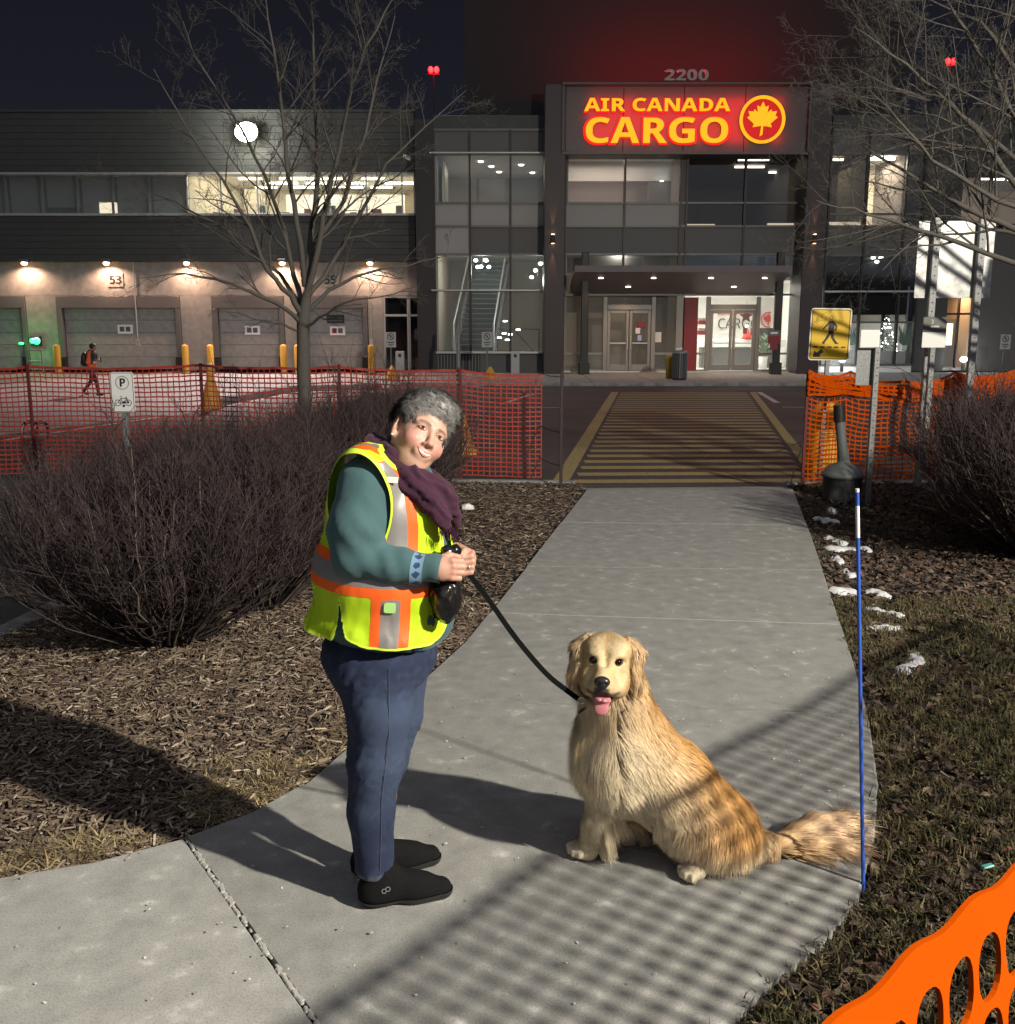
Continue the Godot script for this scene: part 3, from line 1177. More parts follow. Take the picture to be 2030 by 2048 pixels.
func glass_block_right() -> void:
	var b := thing("glass_office_block", "glazed office block right of the entrance with one bright upper window", "building")
	var z := -36.3
	var x0 := 11.041
	var x1 := 14.284
	var ys := [8.157, 7.385, 5.4, 4.995, 4.018, 2.796, 1.742, 0.268]
	curtain(b, [x0, 12.323, 13.661, x1], ys, z, ["spandrel_dark", ["dark_pane", "pane", "dark_pane"], ["dark_pane", "pane", "dark_pane"], "spandrel_dark", "dark_pane", "dark_pane", "pane"])
	bx(b, "sun_shade", "aluminium", x0, x1, 2.769, 2.823, z - 0.02, z + 0.2, 0.01)
	bx(b, "top_wall", "cladding", x0, x1, 8.157, 8.634, z - 0.4, z - 0.02)
	bx(b, "base_panel", "white_wall", x0, x1, 0.0, 0.231, z - 0.2, z - 0.02)
	bx(b, "roof", "black", x0, x1 + 0.2, 8.3, 8.4, z - 12, z - 0.4)
	# upper rooms: dark, bright, dark
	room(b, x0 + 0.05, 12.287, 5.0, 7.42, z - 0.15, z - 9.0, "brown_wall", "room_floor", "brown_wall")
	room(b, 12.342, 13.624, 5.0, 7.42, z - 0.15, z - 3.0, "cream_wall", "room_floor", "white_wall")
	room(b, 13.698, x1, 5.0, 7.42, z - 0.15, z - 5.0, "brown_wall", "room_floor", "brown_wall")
	bx(b, "tube_lamp", "tube_light", 12.397, 13.496, 7.3, 7.38, z - 0.9, z - 0.75)
	ceiling_glow(b, 12.983, 7.25, z - 1.5, 1.0, 1.6, 14.0)
	for e in [[1560, 1596, 1.2], [1566, 1626, 4.2], [1560, 1590, 7.2]]:
		pass
	bx(b, "tube_lamp", "tube_light", 11.077, 11.737, 7.3, 7.36, z - 1.0, z - 0.86)
	bx(b, "tube_lamp", "tube_light", 12.328, 13.357, 7.3, 7.36, z - 4.0, z - 3.86)
	bx(b, "tube_lamp", "tube_light", 13.079, 13.73, 7.3, 7.36, z - 7.0, z - 6.86)
	ceiling_glow(b, 11.59, 7.2, z - 3.5, 1.2, 4.0, 1.4)
	ceiling_glow(b, 13.972, 7.2, z - 2.5, 0.6, 3.0, 0.5)
	bx(b, "window_lamp", "tube_light_soft", x0 + 0.05, 12.25, 5.03, 5.16, z - 0.3, z - 0.2)
	bx(b, "window_lamp", "tube_light_soft", 13.716, x1 - 0.3, 5.03, 5.12, z - 0.3, z - 0.2)
	# ground floor: dark bulkhead, a lit seating hall below it
	bx(b, "bulkhead", "black", x0, x1, 2.0, 4.1, z - 0.9, z - 0.8)
	room(b, x0 + 0.05, x1, 0.3, 3.0, z - 0.9, z - 7.0, "white_wall", "room_floor", "white_wall")
	bx(b, "low_wall", "spandrel_pale", 12.543, x1 - 0.1, 0.3, 0.72, z - 0.5, z - 0.35)
	bx(b, "dark_screen", "black", 14.461, x1 - 0.1, 0.3, 2.9, z - 3.0, z - 2.9)
	ceiling_glow(b, 12.232, 2.9, z - 3.5, 1.8, 4.0, 5.0, Color(1.0, 0.98, 0.92))
	# hanging lamps inside
	var g := thing("light_globes", "white cross shaped hanging lamp behind the glass office block", "hanging lamp", Vector3(13.03, 3.98, -36.9), 0.0, "globe lamps in the office block")
	for k in 5:
		var m := MB.new()
		m.ball([Vector3(-0.14, 0, 0), Vector3(0.14, 0, 0), Vector3(0, 0.12, 0), Vector3(0, -0.14, 0), Vector3(0, 0.55, 0)][k], Vector3(0.085, 0.06, 0.06), 12, 8)
		part(g, "globe", m, kept["white_bulb"])
	var g2 := thing("light_globes", "white hanging lamp behind the glass beside the dark right pillar", "hanging lamp", Vector3(11.447, 4.85, -36.9), 0.0, "globe lamps in the office block")
	for k in 4:
		var m := MB.new()
		m.ball([Vector3(-0.16, 0.1, 0), Vector3(0.1, 0.08, 0), Vector3(0.28, -0.12, 0), Vector3(0.2, -0.14, 0)][k], Vector3(0.1, 0.06, 0.06), 12, 8)
		part(g2, "globe", m, kept["white_bulb"])
	# the decorated tree in the hall
	var t := thing("christmas_tree", "indoor Christmas tree covered in white lights behind the office block glass", "christmas tree", Vector3(13.697, 0.5, -37.4))
	var leaf := MB.new()
	var r := RandomNumberGenerator.new()
	r.seed = 5
	for k in 900:
		var h := pow(r.randf(), 1.3) * 1.5
		var rad := (1.55 - h) * 0.36 * sqrt(r.randf())
		var a := r.randf() * TAU
		var p := Vector3(cos(a) * rad, h, sin(a) * rad)
		var out := Vector3(cos(a), -0.35, sin(a)) * 0.14
		var side := Vector3(-sin(a), 0, cos(a)) * 0.02
		leaf.tri(p - side, p + side, p + out)
	part(t, "foliage", leaf, flat("fir_green", Color(0.02, 0.05, 0.02), 0.8))
	for k in 50:
		var h := pow(r.randf(), 1.2) * 1.45
		var rad := (1.55 - h) * 0.36 * (0.8 + 0.3 * r.randf())
		var a := -PI * r.randf() - PI
		var m := MB.new()
		m.ball(Vector3(cos(a) * rad, h, sin(a) * rad), Vector3.ONE * (0.018 + 0.014 * r.randf()), 8, 5)
		part(t, "light_bulb", m, kept["white_bulb"])
	for k in 2:
		var pt := thing("potted_plant", ["green bottle shaped plant on the hall counter left of the white plate", "leafy dark plant on the hall counter right of the christmas tree"][k], "plant", Vector3([12.318, 14.242][k], 0.75, -37.0))
		var lm := MB.new()
		for q in 60:
			var a := r.randf() * TAU
			var tip := Vector3(cos(a) * 0.2, 0.3 + 0.5 * r.randf(), sin(a) * 0.2)
			lm.tri(Vector3(-0.02, 0.1, 0), Vector3(0.02, 0.1, 0), tip)
			lm.tri(tip * 0.6 + Vector3(0.03, 0, 0), tip * 0.6 - Vector3(0.03, 0, 0), tip * 1.2)
		part(pt, "leaves", lm, flat("plant_green", Color(0.03, 0.12, 0.04), 0.6))
		var pm := MB.new()
		pm.lathe(Vector3.ZERO, [Vector2(0.0, 0.0), Vector2(0.08, 0.0), Vector2(0.11, 0.18), Vector2(0.0, 0.18)], 14)
		part(pt, "pot", pm, kept["sign_white"])


func far_right_wing() -> void:
	var b := thing("far_right_wing", "dark wing at the right edge with a lit doorway below a lit upper window", "building")
	var z := -37.0
	var x0 := 14.559
	var x1 := 27.0
	var dx0 := 15.699
	var dx1 := 16.67
	bx(b, "wall_panel", "cladding", x0, dx0, 0.0, 5.15, z - 0.3, z)
	bx(b, "wall_panel", "panel_dark", dx1, x1, 0.0, 5.15, z - 0.3, z)
	bx(b, "wall_panel", "cladding", dx0, dx1, 2.75, 5.15, z - 0.3, z)
	bx(b, "wall_panel", "cladding", x0, 15.885, 5.15, 9.0, z - 0.3, z)
	bx(b, "wall_panel", "cladding", 15.885, x1, 6.72, 9.0, z - 0.3, z)
	bx(b, "roof", "black", x0, x1, 8.6, 8.7, z - 12, z - 0.3)
	# upper lit windows with pulled shades
	var wx := [15.885, 16.913, 18.071, 22.0, 27.0]
	for k in 4:
		bx(b, "mullion", "dark_metal", wx[k] - 0.03, wx[k] + 0.03, 5.15, 6.72, z - 0.2, z - 0.02)
		bx(b, "pane", "pane", wx[k] + 0.03, wx[k + 1] - 0.03, 5.15, 6.72, z - 0.12, z - 0.112)
	room(b, wx[0] + 0.05, x1, 5.1, 6.9, z - 0.31, z - 4.0, "beige_wall", "room_floor", "beige_wall")
	for k in 5:
		bx(b, "tube_lamp", "tube_light", wx[0] + 0.15 + k * 0.55 + (0.5 if k else 0.0), wx[0] + 0.5 + k * 0.55 + (0.5 if k else 0.0), 6.8, 6.86, z - 1.3 - 0.1 * k, z - 1.2 - 0.1 * k)
	ceiling_glow(b, wx[0] + 1.3, 6.75, z - 1.8, 2.4, 2.0, 3.0, Color(1.0, 0.85, 0.66))
	# doorway
	room(b, dx0 + 0.02, dx1 - 0.02, 0.12, 2.74, z - 0.31, z - 2.2, "beige_wall", "room_floor", "white_wall")
	bx(b, "door_frame", "dark_metal", dx0, dx1, 2.0, 2.07, z - 0.2, z - 0.02)
	bx(b, "door_frame", "dark_metal", 16.128, 16.166, 0.12, 2.74, z - 0.197, z - 0.023)
	var d := Node3D.new()
	d.name = "door"
	b.add_child(d, true)
	bx(d, "leaf", "frame_grey", dx0 + 0.02, 16.89, 0.12, 1.85, z - 1.3, z - 1.24)
	bx(d, "door_pane", "tube_light_soft", dx0 + 0.12, dx0 + 0.4, 0.9, 1.7, z - 1.238, z - 1.23)
	bx(d, "door_pane", "tube_light_soft", dx0 + 0.55, dx0 + 0.78, 0.9, 1.7, z - 1.238, z - 1.23)
	ceiling_glow(b, (dx0 + dx1) / 2, 2.65, z - 0.8, 0.8, 0.8, 3.0, Color(1.0, 0.82, 0.6))
	for q in [[Vector3(16.249, 0.442, -36.6), "white ground lamp in front of the lit doorway of the right wing"], [Vector3(11.666, 0.472, -35.8), "white ground lamp below the yellow crossing sign"]]:
		var gl := thing("ground_lamp", q[1], "lamp", q[0], 0.0, "ground lamps along the facade")
		var bm := MB.new()
		bm.ball(Vector3.ZERO, Vector3(0.13, 0.1, 0.1), 14, 8)
		part(gl, "bulb", bm, kept["white_bulb"])
		var hm := MB.new()
		hm.box(Vector3(0, -0.25, -0.02), Vector3(0.1, 0.36, 0.1), 0.01)
		part(gl, "stake", hm, kept["frame_grey"])
		var l := OmniLight3D.new()
		l.name = "lamp_light"
		l.light_energy = 1.0
		l.light_size = 0.1
		l.shadow_enabled = true
		gl.add_child(l)


# ---------------------------------------------------------------- the entrance and its sign
func entrance() -> void:
	var b := thing("entrance_block", "two storey glass entrance block between dark pillars under a red lit sign", "building")
	var z := -36.3
	var x0 := 1.989
	var x1 := 10.235
	# pillars standing forward of the glass
	for e in [[1.236, 1.929], [9.924, 10.671]]:
		bx(b, "pillar", "pillar_dark", e[0], e[1], 0.0, 9.395, -36.6, -35.2, 0.02)
	curtain(b, [x0, 4.023, 5.947, 6.148, 8.146, 10.18], [7.402, 5.769, 4.995, 4.054, 2.688], z,
		[["pane", "pane", "dark_metal", "dark_pane", "dark_pane"], ["spandrel_pale", "spandrel_pale", "dark_metal", "dark_pane", "dark_pane"], ["spandrel_dark", "spandrel_dark", "dark_metal", "spandrel_dark", "spandrel_dark"], ["pane", "pane", "dark_metal", "pane", "pane"]])
	# doors: frames, leaves and side lights
	var doors := [[1143.0, 1238.0], [1340.0, 1438.0]]
	var dl := [3.4, 7.01]
	var dr := [5.141, 8.805]
	var bays := [[x0, 5.947], [6.68, 10.18]]
	for k in 2:
		var d := Node3D.new()
		d.name = "door"
		b.add_child(d, true)
		var mid: float = (dl[k] + dr[k]) / 2
		var top := 2.234
		bx(d, "frame", "door_grey", dl[k] - 0.05, dl[k] + 0.1, 0.02, 2.62, z - 0.1, z + 0.05, 0.01)
		bx(d, "frame", "door_grey", dr[k] - 0.1, dr[k] + 0.05, 0.02, 2.62, z - 0.1, z + 0.05, 0.01)
		bx(d, "frame", "door_grey", dl[k] + 0.1, dr[k] - 0.1, top - 0.06, top + 0.12, z - 0.098, z + 0.048, 0.01)
		for s in 2:
			var lx: float = dl[k] + 0.11 if s == 0 else mid + 0.01
			var rx: float = mid - 0.01 if s == 0 else dr[k] - 0.11
			var lf := MB.new()
			lf.span(Vector3(lx, 0.06, z - 0.06), Vector3(lx + 0.1, top - 0.07, z), 0.008)
			lf.span(Vector3(rx - 0.1, 0.06, z - 0.06), Vector3(rx, top - 0.07, z), 0.008)
			lf.span(Vector3(lx + 0.1, 0.06, z - 0.058), Vector3(rx - 0.1, 0.28, z - 0.002), 0.008)
			lf.span(Vector3(lx + 0.1, top - 0.19, z - 0.058), Vector3(rx - 0.1, top - 0.07, z - 0.002), 0.008)
			part(d, "leaf", lf, kept["door_grey"])
			bx(d, "pane", "pane", lx + 0.1, rx - 0.1, 0.28, top - 0.19, z - 0.034, z - 0.026)
			bx(d, "push_bar", "aluminium", lx + 0.1, rx - 0.1, 1.0, 1.04, z + 0.001, z + 0.03)
			bx(d, "handle", "aluminium", (rx - 0.07) if s == 0 else (lx + 0.03), (rx - 0.03) if s == 0 else (lx + 0.07), 0.8, 1.25, z + 0.002, z + 0.05, 0.01)
		bx(d, "pane", "pane", dl[k] + 0.1, dr[k] - 0.1, top + 0.12, 2.6, z - 0.034, z - 0.026)
		# side lights with a rail at sill height
		for w in [[bays[k][0], dl[k] - 0.05], [dr[k] + 0.05, bays[k][1]]]:
			bx(b, "pane", "pane", w[0], w[1], 0.1, 2.6, z - 0.05, z - 0.042)
			bx(b, "low_rail", "door_grey", w[0], w[1], 0.62, 0.69, z - 0.08, z + 0.02)
			bx(b, "low_rail", "door_grey", w[0], w[1], 0.0, 0.1, z - 0.08, z + 0.02)
	bx(b, "mullion", "door_grey", 5.91, 6.148, 0.0, 2.65, z - 0.15, z + 0.05)
	bx(b, "red_panel", "red_paint", 6.203, 6.68, 0.0, 2.6, z - 0.4, z - 0.02)
	bx(b, "threshold", "aluminium", x0, x1, 0.0, 0.05, z - 0.12, z + 0.06)
	# canopy: a wedge that rises outwards, lamps set in its soffit
	var wedge := PackedVector2Array([Vector2(-0.0, 2.72), Vector2(-0.0, 3.0), Vector2(-2.25, 3.56), Vector2(-2.25, 3.36)])
	var m := MB.new()
	m.prism(wedge, 9.26, 2.189, Transform3D(Basis(Vector3(0, 0, -1), Vector3(0, 1, 0), Vector3(1, 0, 0)), Vector3(0, 0, z + 0.06)))
	part(b, "canopy", m, flat("canopy_grey", Color(0.16, 0.135, 0.14), 0.6))
	for e in [[3.101, 34.6], [4.847, 34.6], [6.751, 34.6], [8.533, 34.6], [4.113, 35.5], [7.715, 35.5]]:
		var zz: float = -e[1]
		var y := 2.72 + (zz - z - 0.06) / 2.25 * 0.64
		var lm := MB.new()
		lm.lathe(Vector3(e[0], y - 0.015, zz), [Vector2(0.0, 0.0), Vector2(0.08, 0.0), Vector2(0.085, 0.02)], 16)
		part(b, "canopy_lamp", lm, kept["warm_lamp"])
		down_spot(b, Vector3(e[0], y - 0.06, zz), 1.3, Color(1.0, 0.8, 0.6), 60.0, -88.0, 0.05)
	for e in [2.607, 9.144]:
		bx(b, "column", "black", e - 0.12, e + 0.12, 0.0, 4.05, -35.15, -34.92, 0.02)
		bx(b, "column_base", "black", e - 0.18, e + 0.18, 0.0, 0.4, -35.21, -34.86, 0.02)
	# rooms behind: upper left, upper right, lobby left, lobby right
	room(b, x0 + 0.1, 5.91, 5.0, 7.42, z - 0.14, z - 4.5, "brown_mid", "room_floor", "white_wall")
	bx(b, "bulkhead", "white_wall", x0 + 0.1, 5.91, 6.75, 7.4, z - 2.2, z - 2.0)
	bx(b, "niche", "brown_wall", 5.094, 6.168, 5.0, 6.74, z - 2.2, z - 2.0)
	ceiling_glow(b, 3.528, 7.3, z - 1.0, 2.6, 1.2, 3.2, Color(1.0, 0.9, 0.82))
	ceiling_glow(b, 3.528, 7.3, z - 3.0, 2.6, 1.2, 3.2, Color(1.0, 0.9, 0.82))
	down_spot(b, Vector3(5.539, 6.7, z - 1.75), 1.5, Color(0.8, 1.0, 0.9), 22.0, -97.0, 0.03)
	bx(b, "ceiling_lamp", "white_bulb", 5.482, 5.597, 6.715, 6.735, z - 1.85, z - 1.75)
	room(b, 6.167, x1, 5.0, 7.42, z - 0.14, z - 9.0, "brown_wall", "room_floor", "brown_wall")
	for e in [[8.109, 9.185, 1.1], [8.358, 9.441, 2.8], [9.967, 11.153, 4.2], [11.561, 12.361, 7.6]]:
		bx(b, "tube_lamp", "tube_light", e[0], e[1], 7.32, 7.38, z - e[2] - 0.06, z - e[2] + 0.06)
	ceiling_glow(b, 9.025, 7.2, z - 3.5, 2.0, 4.0, 1.6)
	bx(b, "window_lamp", "tube_light_soft", 6.203, 7.193, 5.03, 5.09, z - 0.3, z - 0.2)
	bx(b, "window_lamp", "tube_light_soft", 9.025, 10.161, 5.03, 5.12, z - 0.3, z - 0.2)
	room(b, x0 + 0.05, 5.983, 0.02, 4.2, z - 0.16, z - 5.0, "beige_wall", "room_floor", "white_wall")
	bx(b, "inner_wall", "brown_wall", 5.005, 6.327, 0.02, 4.1, z - 2.6, z - 2.5)
	bx(b, "inner_wall", "brown_mid", 3.002, 3.68, 0.02, 1.9, z - 3.4, z - 3.3)
	ceiling_glow(b, 3.711, 4.1, z - 2.0, 2.6, 2.4, 1.2, Color(1.0, 0.9, 0.8))
	bx(b, "door_notice", "paper_lit", 4.499, 4.664, 1.35, 1.55, z + 0.002, z + 0.008)
	bx(b, "door_notice", "paper_blue", 4.573, 4.719, 1.1, 1.3, z + 0.009, z + 0.014)
	bx(b, "door_notice", "red_paint", 4.554, 4.847, 1.58, 1.75, z + 0.002, z + 0.008)
	bx(b, "door_notice", "paper_lit", 5.177, 5.415, 1.05, 1.4, z - 0.04, z - 0.03)
	bx(b, "door_notice", "paper_lit", 2.575, 2.667, 1.2, 1.33, z - 0.04, z - 0.03)
	# the bright reception hall
	room(b, 6.277, x1 + 0.6, 0.02, 3.2, z - 0.45, z - 6.5, "white_wall", "white_floor", "white_wall")
	for k in 3:
		bx(b, "tube_lamp", "tube_light", 7.01 + k * 1.0, 7.01 + 0.7 + k * 1.0, 3.1, 3.16, z - 2.0 - k * 0.9, z - 1.7 - k * 0.9)
	ceiling_glow(b, 8.109, 3.08, z - 2.6, 2.8, 3.6, 30.0, Color(1.0, 0.98, 0.93))
	bx(b, "wall_panel", "cream_wall", 10.856, x1 + 0.5, 0.02, 2.3, z - 4.8, z - 4.7)
	var ws := thing("reception_wall_sign", "dark and red lettering with a round red emblem on the white reception wall", "sign", Vector3(9.533, 1.474, -42.66))
	lettering(ws, "letter", "CARGO", 0.42, 0.03, Vector3(0, 0, 0), flat("sign_charcoal", Color(0.05, 0.05, 0.06), 0.6), 1.75, false)
	lettering(ws, "letter", "AIR CANADA", 0.17, 0.03, Vector3(0, 0.55, 0), flat("sign_red", Color(0.6, 0.03, 0.03), 0.6), 1.75, false)
	roundel(ws, Vector3(1.22, 0.36, 0.02), 0.32, kept["sign_red"], kept["sign_red"])
	var desk := thing("reception_desk", "white reception desk with a dark lower front inside the bright hall", "desk", Vector3(8.924, 0.02, -39.6))
	bx(desk, "counter_top", "sign_white", -1.7, 1.7, 0.78, 1.08, -0.35, 0.35, 0.02)
	bx(desk, "front", "frame_grey", -1.5, 1.5, 0.0, 0.78, -0.3, 0.25, 0.01)
	var mon := thing("desk_monitor", "black monitor on the reception desk", "monitor", Vector3(9.79, 1.1, -39.7))
	bx(mon, "screen", "black", -0.45, 0.45, 0.12, 0.42, -0.03, 0.03, 0.01)
	bx(mon, "stand", "black", -0.06, 0.06, 0.0, 0.12, -0.03, 0.03)
	bx(mon, "base", "black", -0.2, 0.2, 0.0, 0.02, -0.1, 0.1)
	var ri := thing("red_ribbon_figure", "red and white festive figure on the reception desk", "decoration", Vector3(9.14, 1.1, -39.4))
	var rm := MB.new()
	rm.lathe(Vector3.ZERO, [Vector2(0.0, 0.0), Vector2(0.2, 0.0), Vector2(0.16, 0.12), Vector2(0.09, 0.32), Vector2(0.05, 0.4), Vector2(0.0, 0.42)], 14)
	part(ri, "robe", rm, kept["sign_red"])
	var hm := MB.new()
	hm.ball(Vector3(0, 0.47, 0), Vector3(0.08, 0.08, 0.08), 12, 8)
	part(ri, "head", hm, kept["sign_white"])
	var star := thing("hanging_star", "dark red paper star hanging inside the right entrance door", "decoration", Vector3(8.573, 1.946, -37.2))
	var pts := PackedVector2Array()
	for k in 10:
		var a := PI / 2 + PI * k / 5
		pts.append(Vector2(cos(a), sin(a)) * (0.26 if k % 2 == 0 else 0.11))
	var sm := MB.new()
	sm.prism(pts, 0.02, -0.02)
	sm.tube([Vector3(0, 0.2, 0), Vector3(0, 0.55, 0)], [0.005], 4)
	part(star, "star", sm, flat("star_red", Color(0.2, 0.01, 0.015), 0.7))
	bx(star, "tag", "star_red", -0.09, 0.05, -0.62, -0.4, -0.01, 0.01)
	var plant := thing("lobby_plant", "tall leafy plant in a white pot beside the reception desk", "plant", Vector3(9.597, 0.02, -38.6))
	var pr := RandomNumberGenerator.new()
	pr.seed = 8
	var lf2 := MB.new()
	for q in 120:
		var a := pr.randf() * TAU
		var h := 0.55 + pr.randf() * 0.7
		var tip := Vector3(cos(a) * 0.3, h + 0.1, sin(a) * 0.25)
		var root := Vector3(cos(a) * 0.1, h - 0.1, sin(a) * 0.1)
		var sd := Vector3(-sin(a), 0.3, cos(a)) * 0.05
		lf2.quad(root, (root + tip) / 2 - sd, tip, (root + tip) / 2 + sd)
	part(plant, "leaves", lf2, flat("lobby_leaf", Color(0.18, 0.26, 0.17), 0.6))
	var pm := MB.new()
	pm.lathe(Vector3.ZERO, [Vector2(0.0, 0.0), Vector2(0.14, 0.0), Vector2(0.17, 0.45), Vector2(0.0, 0.42)], 16)
	part(plant, "pot", pm, kept["sign_white"])
	for k in 2:
		var rb := thing("wall_box", ["upper red and white box behind the narrow side pane", "lower red and white box behind the narrow side pane"][k], "box", Vector3(6.958, [1.66, 1.3][k], -37.0), 0.0, "red boxes beside the entrance")
		bx(rb, "body", "sign_red", -0.14, 0.14, 0.0, 0.14, -0.08, 0.08, 0.01)
		bx(rb, "lid", "sign_white", -0.14, 0.14, 0.14, 0.24, -0.08, 0.08, 0.01)
	# sconces on the pillars
	for k in 2:
		var sc := thing("pillar_sconce", ["up and down lamp on the left dark pillar", "up and down lamp on the right dark pillar"][k], "wall lamp", Vector3([1.516, 10.268][k], 4.479, -35.1), 0.0, "sconces on the entrance pillars")
		var cm := MB.new()
		cm.tube([Vector3(0, -0.14, 0), Vector3(0, 0.14, 0)], [0.06], 14)
		part(sc, "housing", cm, kept["dark_metal"])
		for s in [-1.0, 1.0]:
			var lm := MB.new()
			lm.lathe(Vector3(0, s * 0.146, 0), [Vector2(0.0, 0.0), Vector2(0.05, 0.0), Vector2(0.055, 0.012)], 12)
			part(sc, "lamp_glass", lm, kept["warm_bulb"])
			down_spot(sc, Vector3(0, s * 0.17, -0.012), 2.4, Color(1.0, 0.68, 0.5), 13.0, 87.0 * s, 0.02)
	# the sign box
	var sg := thing("entrance_sign", "large illuminated sign box with glowing lettering and a leaf in a ring", "sign", Vector3(0, 0, -35.3))
	var sx0 := 1.842
	var sx1 := 9.869
	var sy0 := 7.282
	var sy1 := 9.335
	var panel_x := [sx0, 3.814, 5.803, 7.81, sx1]
	for k in 4:
		bx(sg, "panel", "sign_panel", panel_x[k] + 0.006, panel_x[k + 1] - 0.006, sy0, sy1, -0.9, 0.0, 0.008)
	bx(sg, "top_trim", "sign_panel", sx0 - 0.05, sx1 + 0.05, sy1, sy1 + 0.07, -0.95, 0.3, 0.01)
	bx(sg, "bottom_trim", "sign_panel", sx0 - 0.05, sx1 + 0.05, sy0 - 0.09, sy0, -0.95, 0.12, 0.01)
	bx(sg, "side_trim", "sign_panel", sx0 - 0.05, sx0, sy0, sy1, -0.95, 0.2)
	bx(sg, "side_trim", "sign_panel", sx1, sx1 + 0.05, sy0, sy1, -0.95, 0.2)
	var face := lit_dark("sign_glow_yellow", Color(1.0, 0.66, 0.0), 1.35)
	var halo := lit_dark("sign_glow_red", Color(1.0, 0.02, 0.03), 1.5)
	var ax0 := 2.515
	var ax1 := 7.283
	for layer in 2:
		var mat_: Material = face if layer == 0 else halo
		var zz := 0.16 if layer == 0 else 0.06
		var called := "sign_letter" if layer == 0 else "sign_letter_halo"
		lettering(sg, called, "AIR CANADA", 8.937 - 8.543, 0.06 if layer == 0 else 0.12, Vector3((ax0 + ax1) / 2, 8.543, zz), mat_, ax1 - ax0)
		if layer == 1:
			ax0 -= 0.05
			ax1 += 0.05
		lettering(sg, called, "CARGO", 8.345 - 7.55, 0.06 if layer == 0 else 0.12, Vector3((ax0 + ax1) / 2, 7.55, zz), mat_, ax1 - ax0 + 0.06)
	for ch in sg.get_children():
		if ch.name.begins_with("sign_letter_halo"):
			# the red halo of light is drawn as a slightly larger letter behind
			var box: AABB = (ch as MeshInstance3D).mesh.get_aabb()
			var mid_ := box.get_center()
			ch.position += Vector3(-mid_.x * ch.scale.x * 0.09, -mid_.y * 0.11, 0)
			ch.scale = Vector3(ch.scale.x * 1.09, 1.11, 1.0)
	roundel(sg, Vector3(8.362, 8.279, 0.13), (9.111 - 7.614) / 2, face, face, lit_dark("sign_back_red", Color(0.75, 0.005, 0.02), 0.3))
	var rl := AreaLight3D.new()
	rl.name = "lamp_light"
	rl.position = Vector3((sx0 + sx1) / 2, (sy0 + sy1) / 2, 0.45)
	rl.rotation_degrees = Vector3(0, 180, 0)
	rl.area_size = Vector2(6.4, 1.4)
	rl.light_color = Color(1.0, 0.03, 0.06)
	rl.light_energy = 12.0
	rl.shadow_enabled = true
	sg.add_child(rl)
	var rb2 := AreaLight3D.new()
	rb2.name = "lamp_light"
	rb2.position = Vector3((sx0 + sx1) / 2, (sy0 + sy1) / 2, 0.25)
	rb2.rotation_degrees = Vector3(0, 0, 0)
	rb2.area_size = Vector2(6.4, 1.4)
	rb2.light_color = Color(1.0, 0.03, 0.06)
	rb2.light_energy = 22.0
	rb2.shadow_enabled = true
	sg.add_child(rb2)
	# red strip and light added on the top edge to wash the wall above
	bx(sg, "added_red_strip", "red_strip", sx0 + 0.1, sx1 - 0.1, sy1 + 0.071, sy1 + 0.1, -0.2, -0.14)
	var up := AreaLight3D.new()
	up.name = "lamp_light"
	up.position = Vector3((sx0 + sx1) / 2, sy1 + 0.13, -0.17)
	up.rotation_degrees = Vector3(60, 0, 0)
	up.area_size = Vector2(6.6, 0.06)
	up.light_color = Color(1.0, 0.02, 0.07)
	up.light_energy = 26.0
	up.shadow_enabled = true
	sg.add_child(up)
	# house number standing on the sign box
	var hn := thing("house_number", "grey number 2200 standing on top of the sign box", "sign", Vector3(5.838, sy1 + 0.07, -35.25))
	lettering(hn, "digit", "2200", 9.818 - 9.476, 0.08, Vector3(0, 0.1, 0), flat("number_grey", Color(0.3, 0.28, 0.28), 0.5), 6.57 - 5.091)
	var lg := MB.new()
	for k in 4:
		lg.span(Vector3(-0.65 + k * 0.42, 0, -0.03), Vector3(-0.61 + k * 0.42, 0.12, 0.03))
	part(hn, "stand", lg, kept["dark_metal"])
	# dark wall added behind the sign to catch the red glow
	bx(b, "added_glow_wall", "glow_wall_dark", -1.486, 13.86, 8.45, 13.6, -37.9, -37.5)
	bx(b, "roof", "black", x0 - 0.8, x1 + 0.8, 7.5, 7.6, -46.0, -36.4)
	# red obstruction lamps on the roofs
	for k in 2:
		var ob := thing("obstruction_lamp", ["pair of red warning lamps on a mast over the stair hall roof", "pair of red warning lamps on a mast over the right roof, behind branches"][k], "warning lamp", Vector3([-2.803, 16.775][k], 0, -41.0), 0.0, "red warning lamps on the roofs")
		var top: float = [11.136, 11.438][k]
		var pm2 := MB.new()
		pm2.tube([Vector3(0, 8.4, 0), Vector3(0, top - 0.15, 0)], [0.03], 6)
		pm2.box(Vector3(0, top - 0.16, 0), Vector3(0.5, 0.05, 0.1), 0.01)
		part(ob, "mast", pm2, kept["dark_metal"])
		for s in [-1.0, 1.0]:
			var lm := MB.new()
			lm.ball(Vector3(s * 0.11, top, 0), Vector3(0.1, 0.13, 0.1), 12, 8)
			part(ob, "lamp_glass", lm, lit("red_lamp", Color(1.0, 0.06, 0.08), 6.0))
		var l := OmniLight3D.new()
		l.name = "lamp_light"
		l.position = Vector3(0, top, 0.3)
		l.light_color = Color(1.0, 0.03, 0.05)
		l.light_energy = 1.5
		l.light_size = 0.1
		l.shadow_enabled = true
		ob.add_child(l)


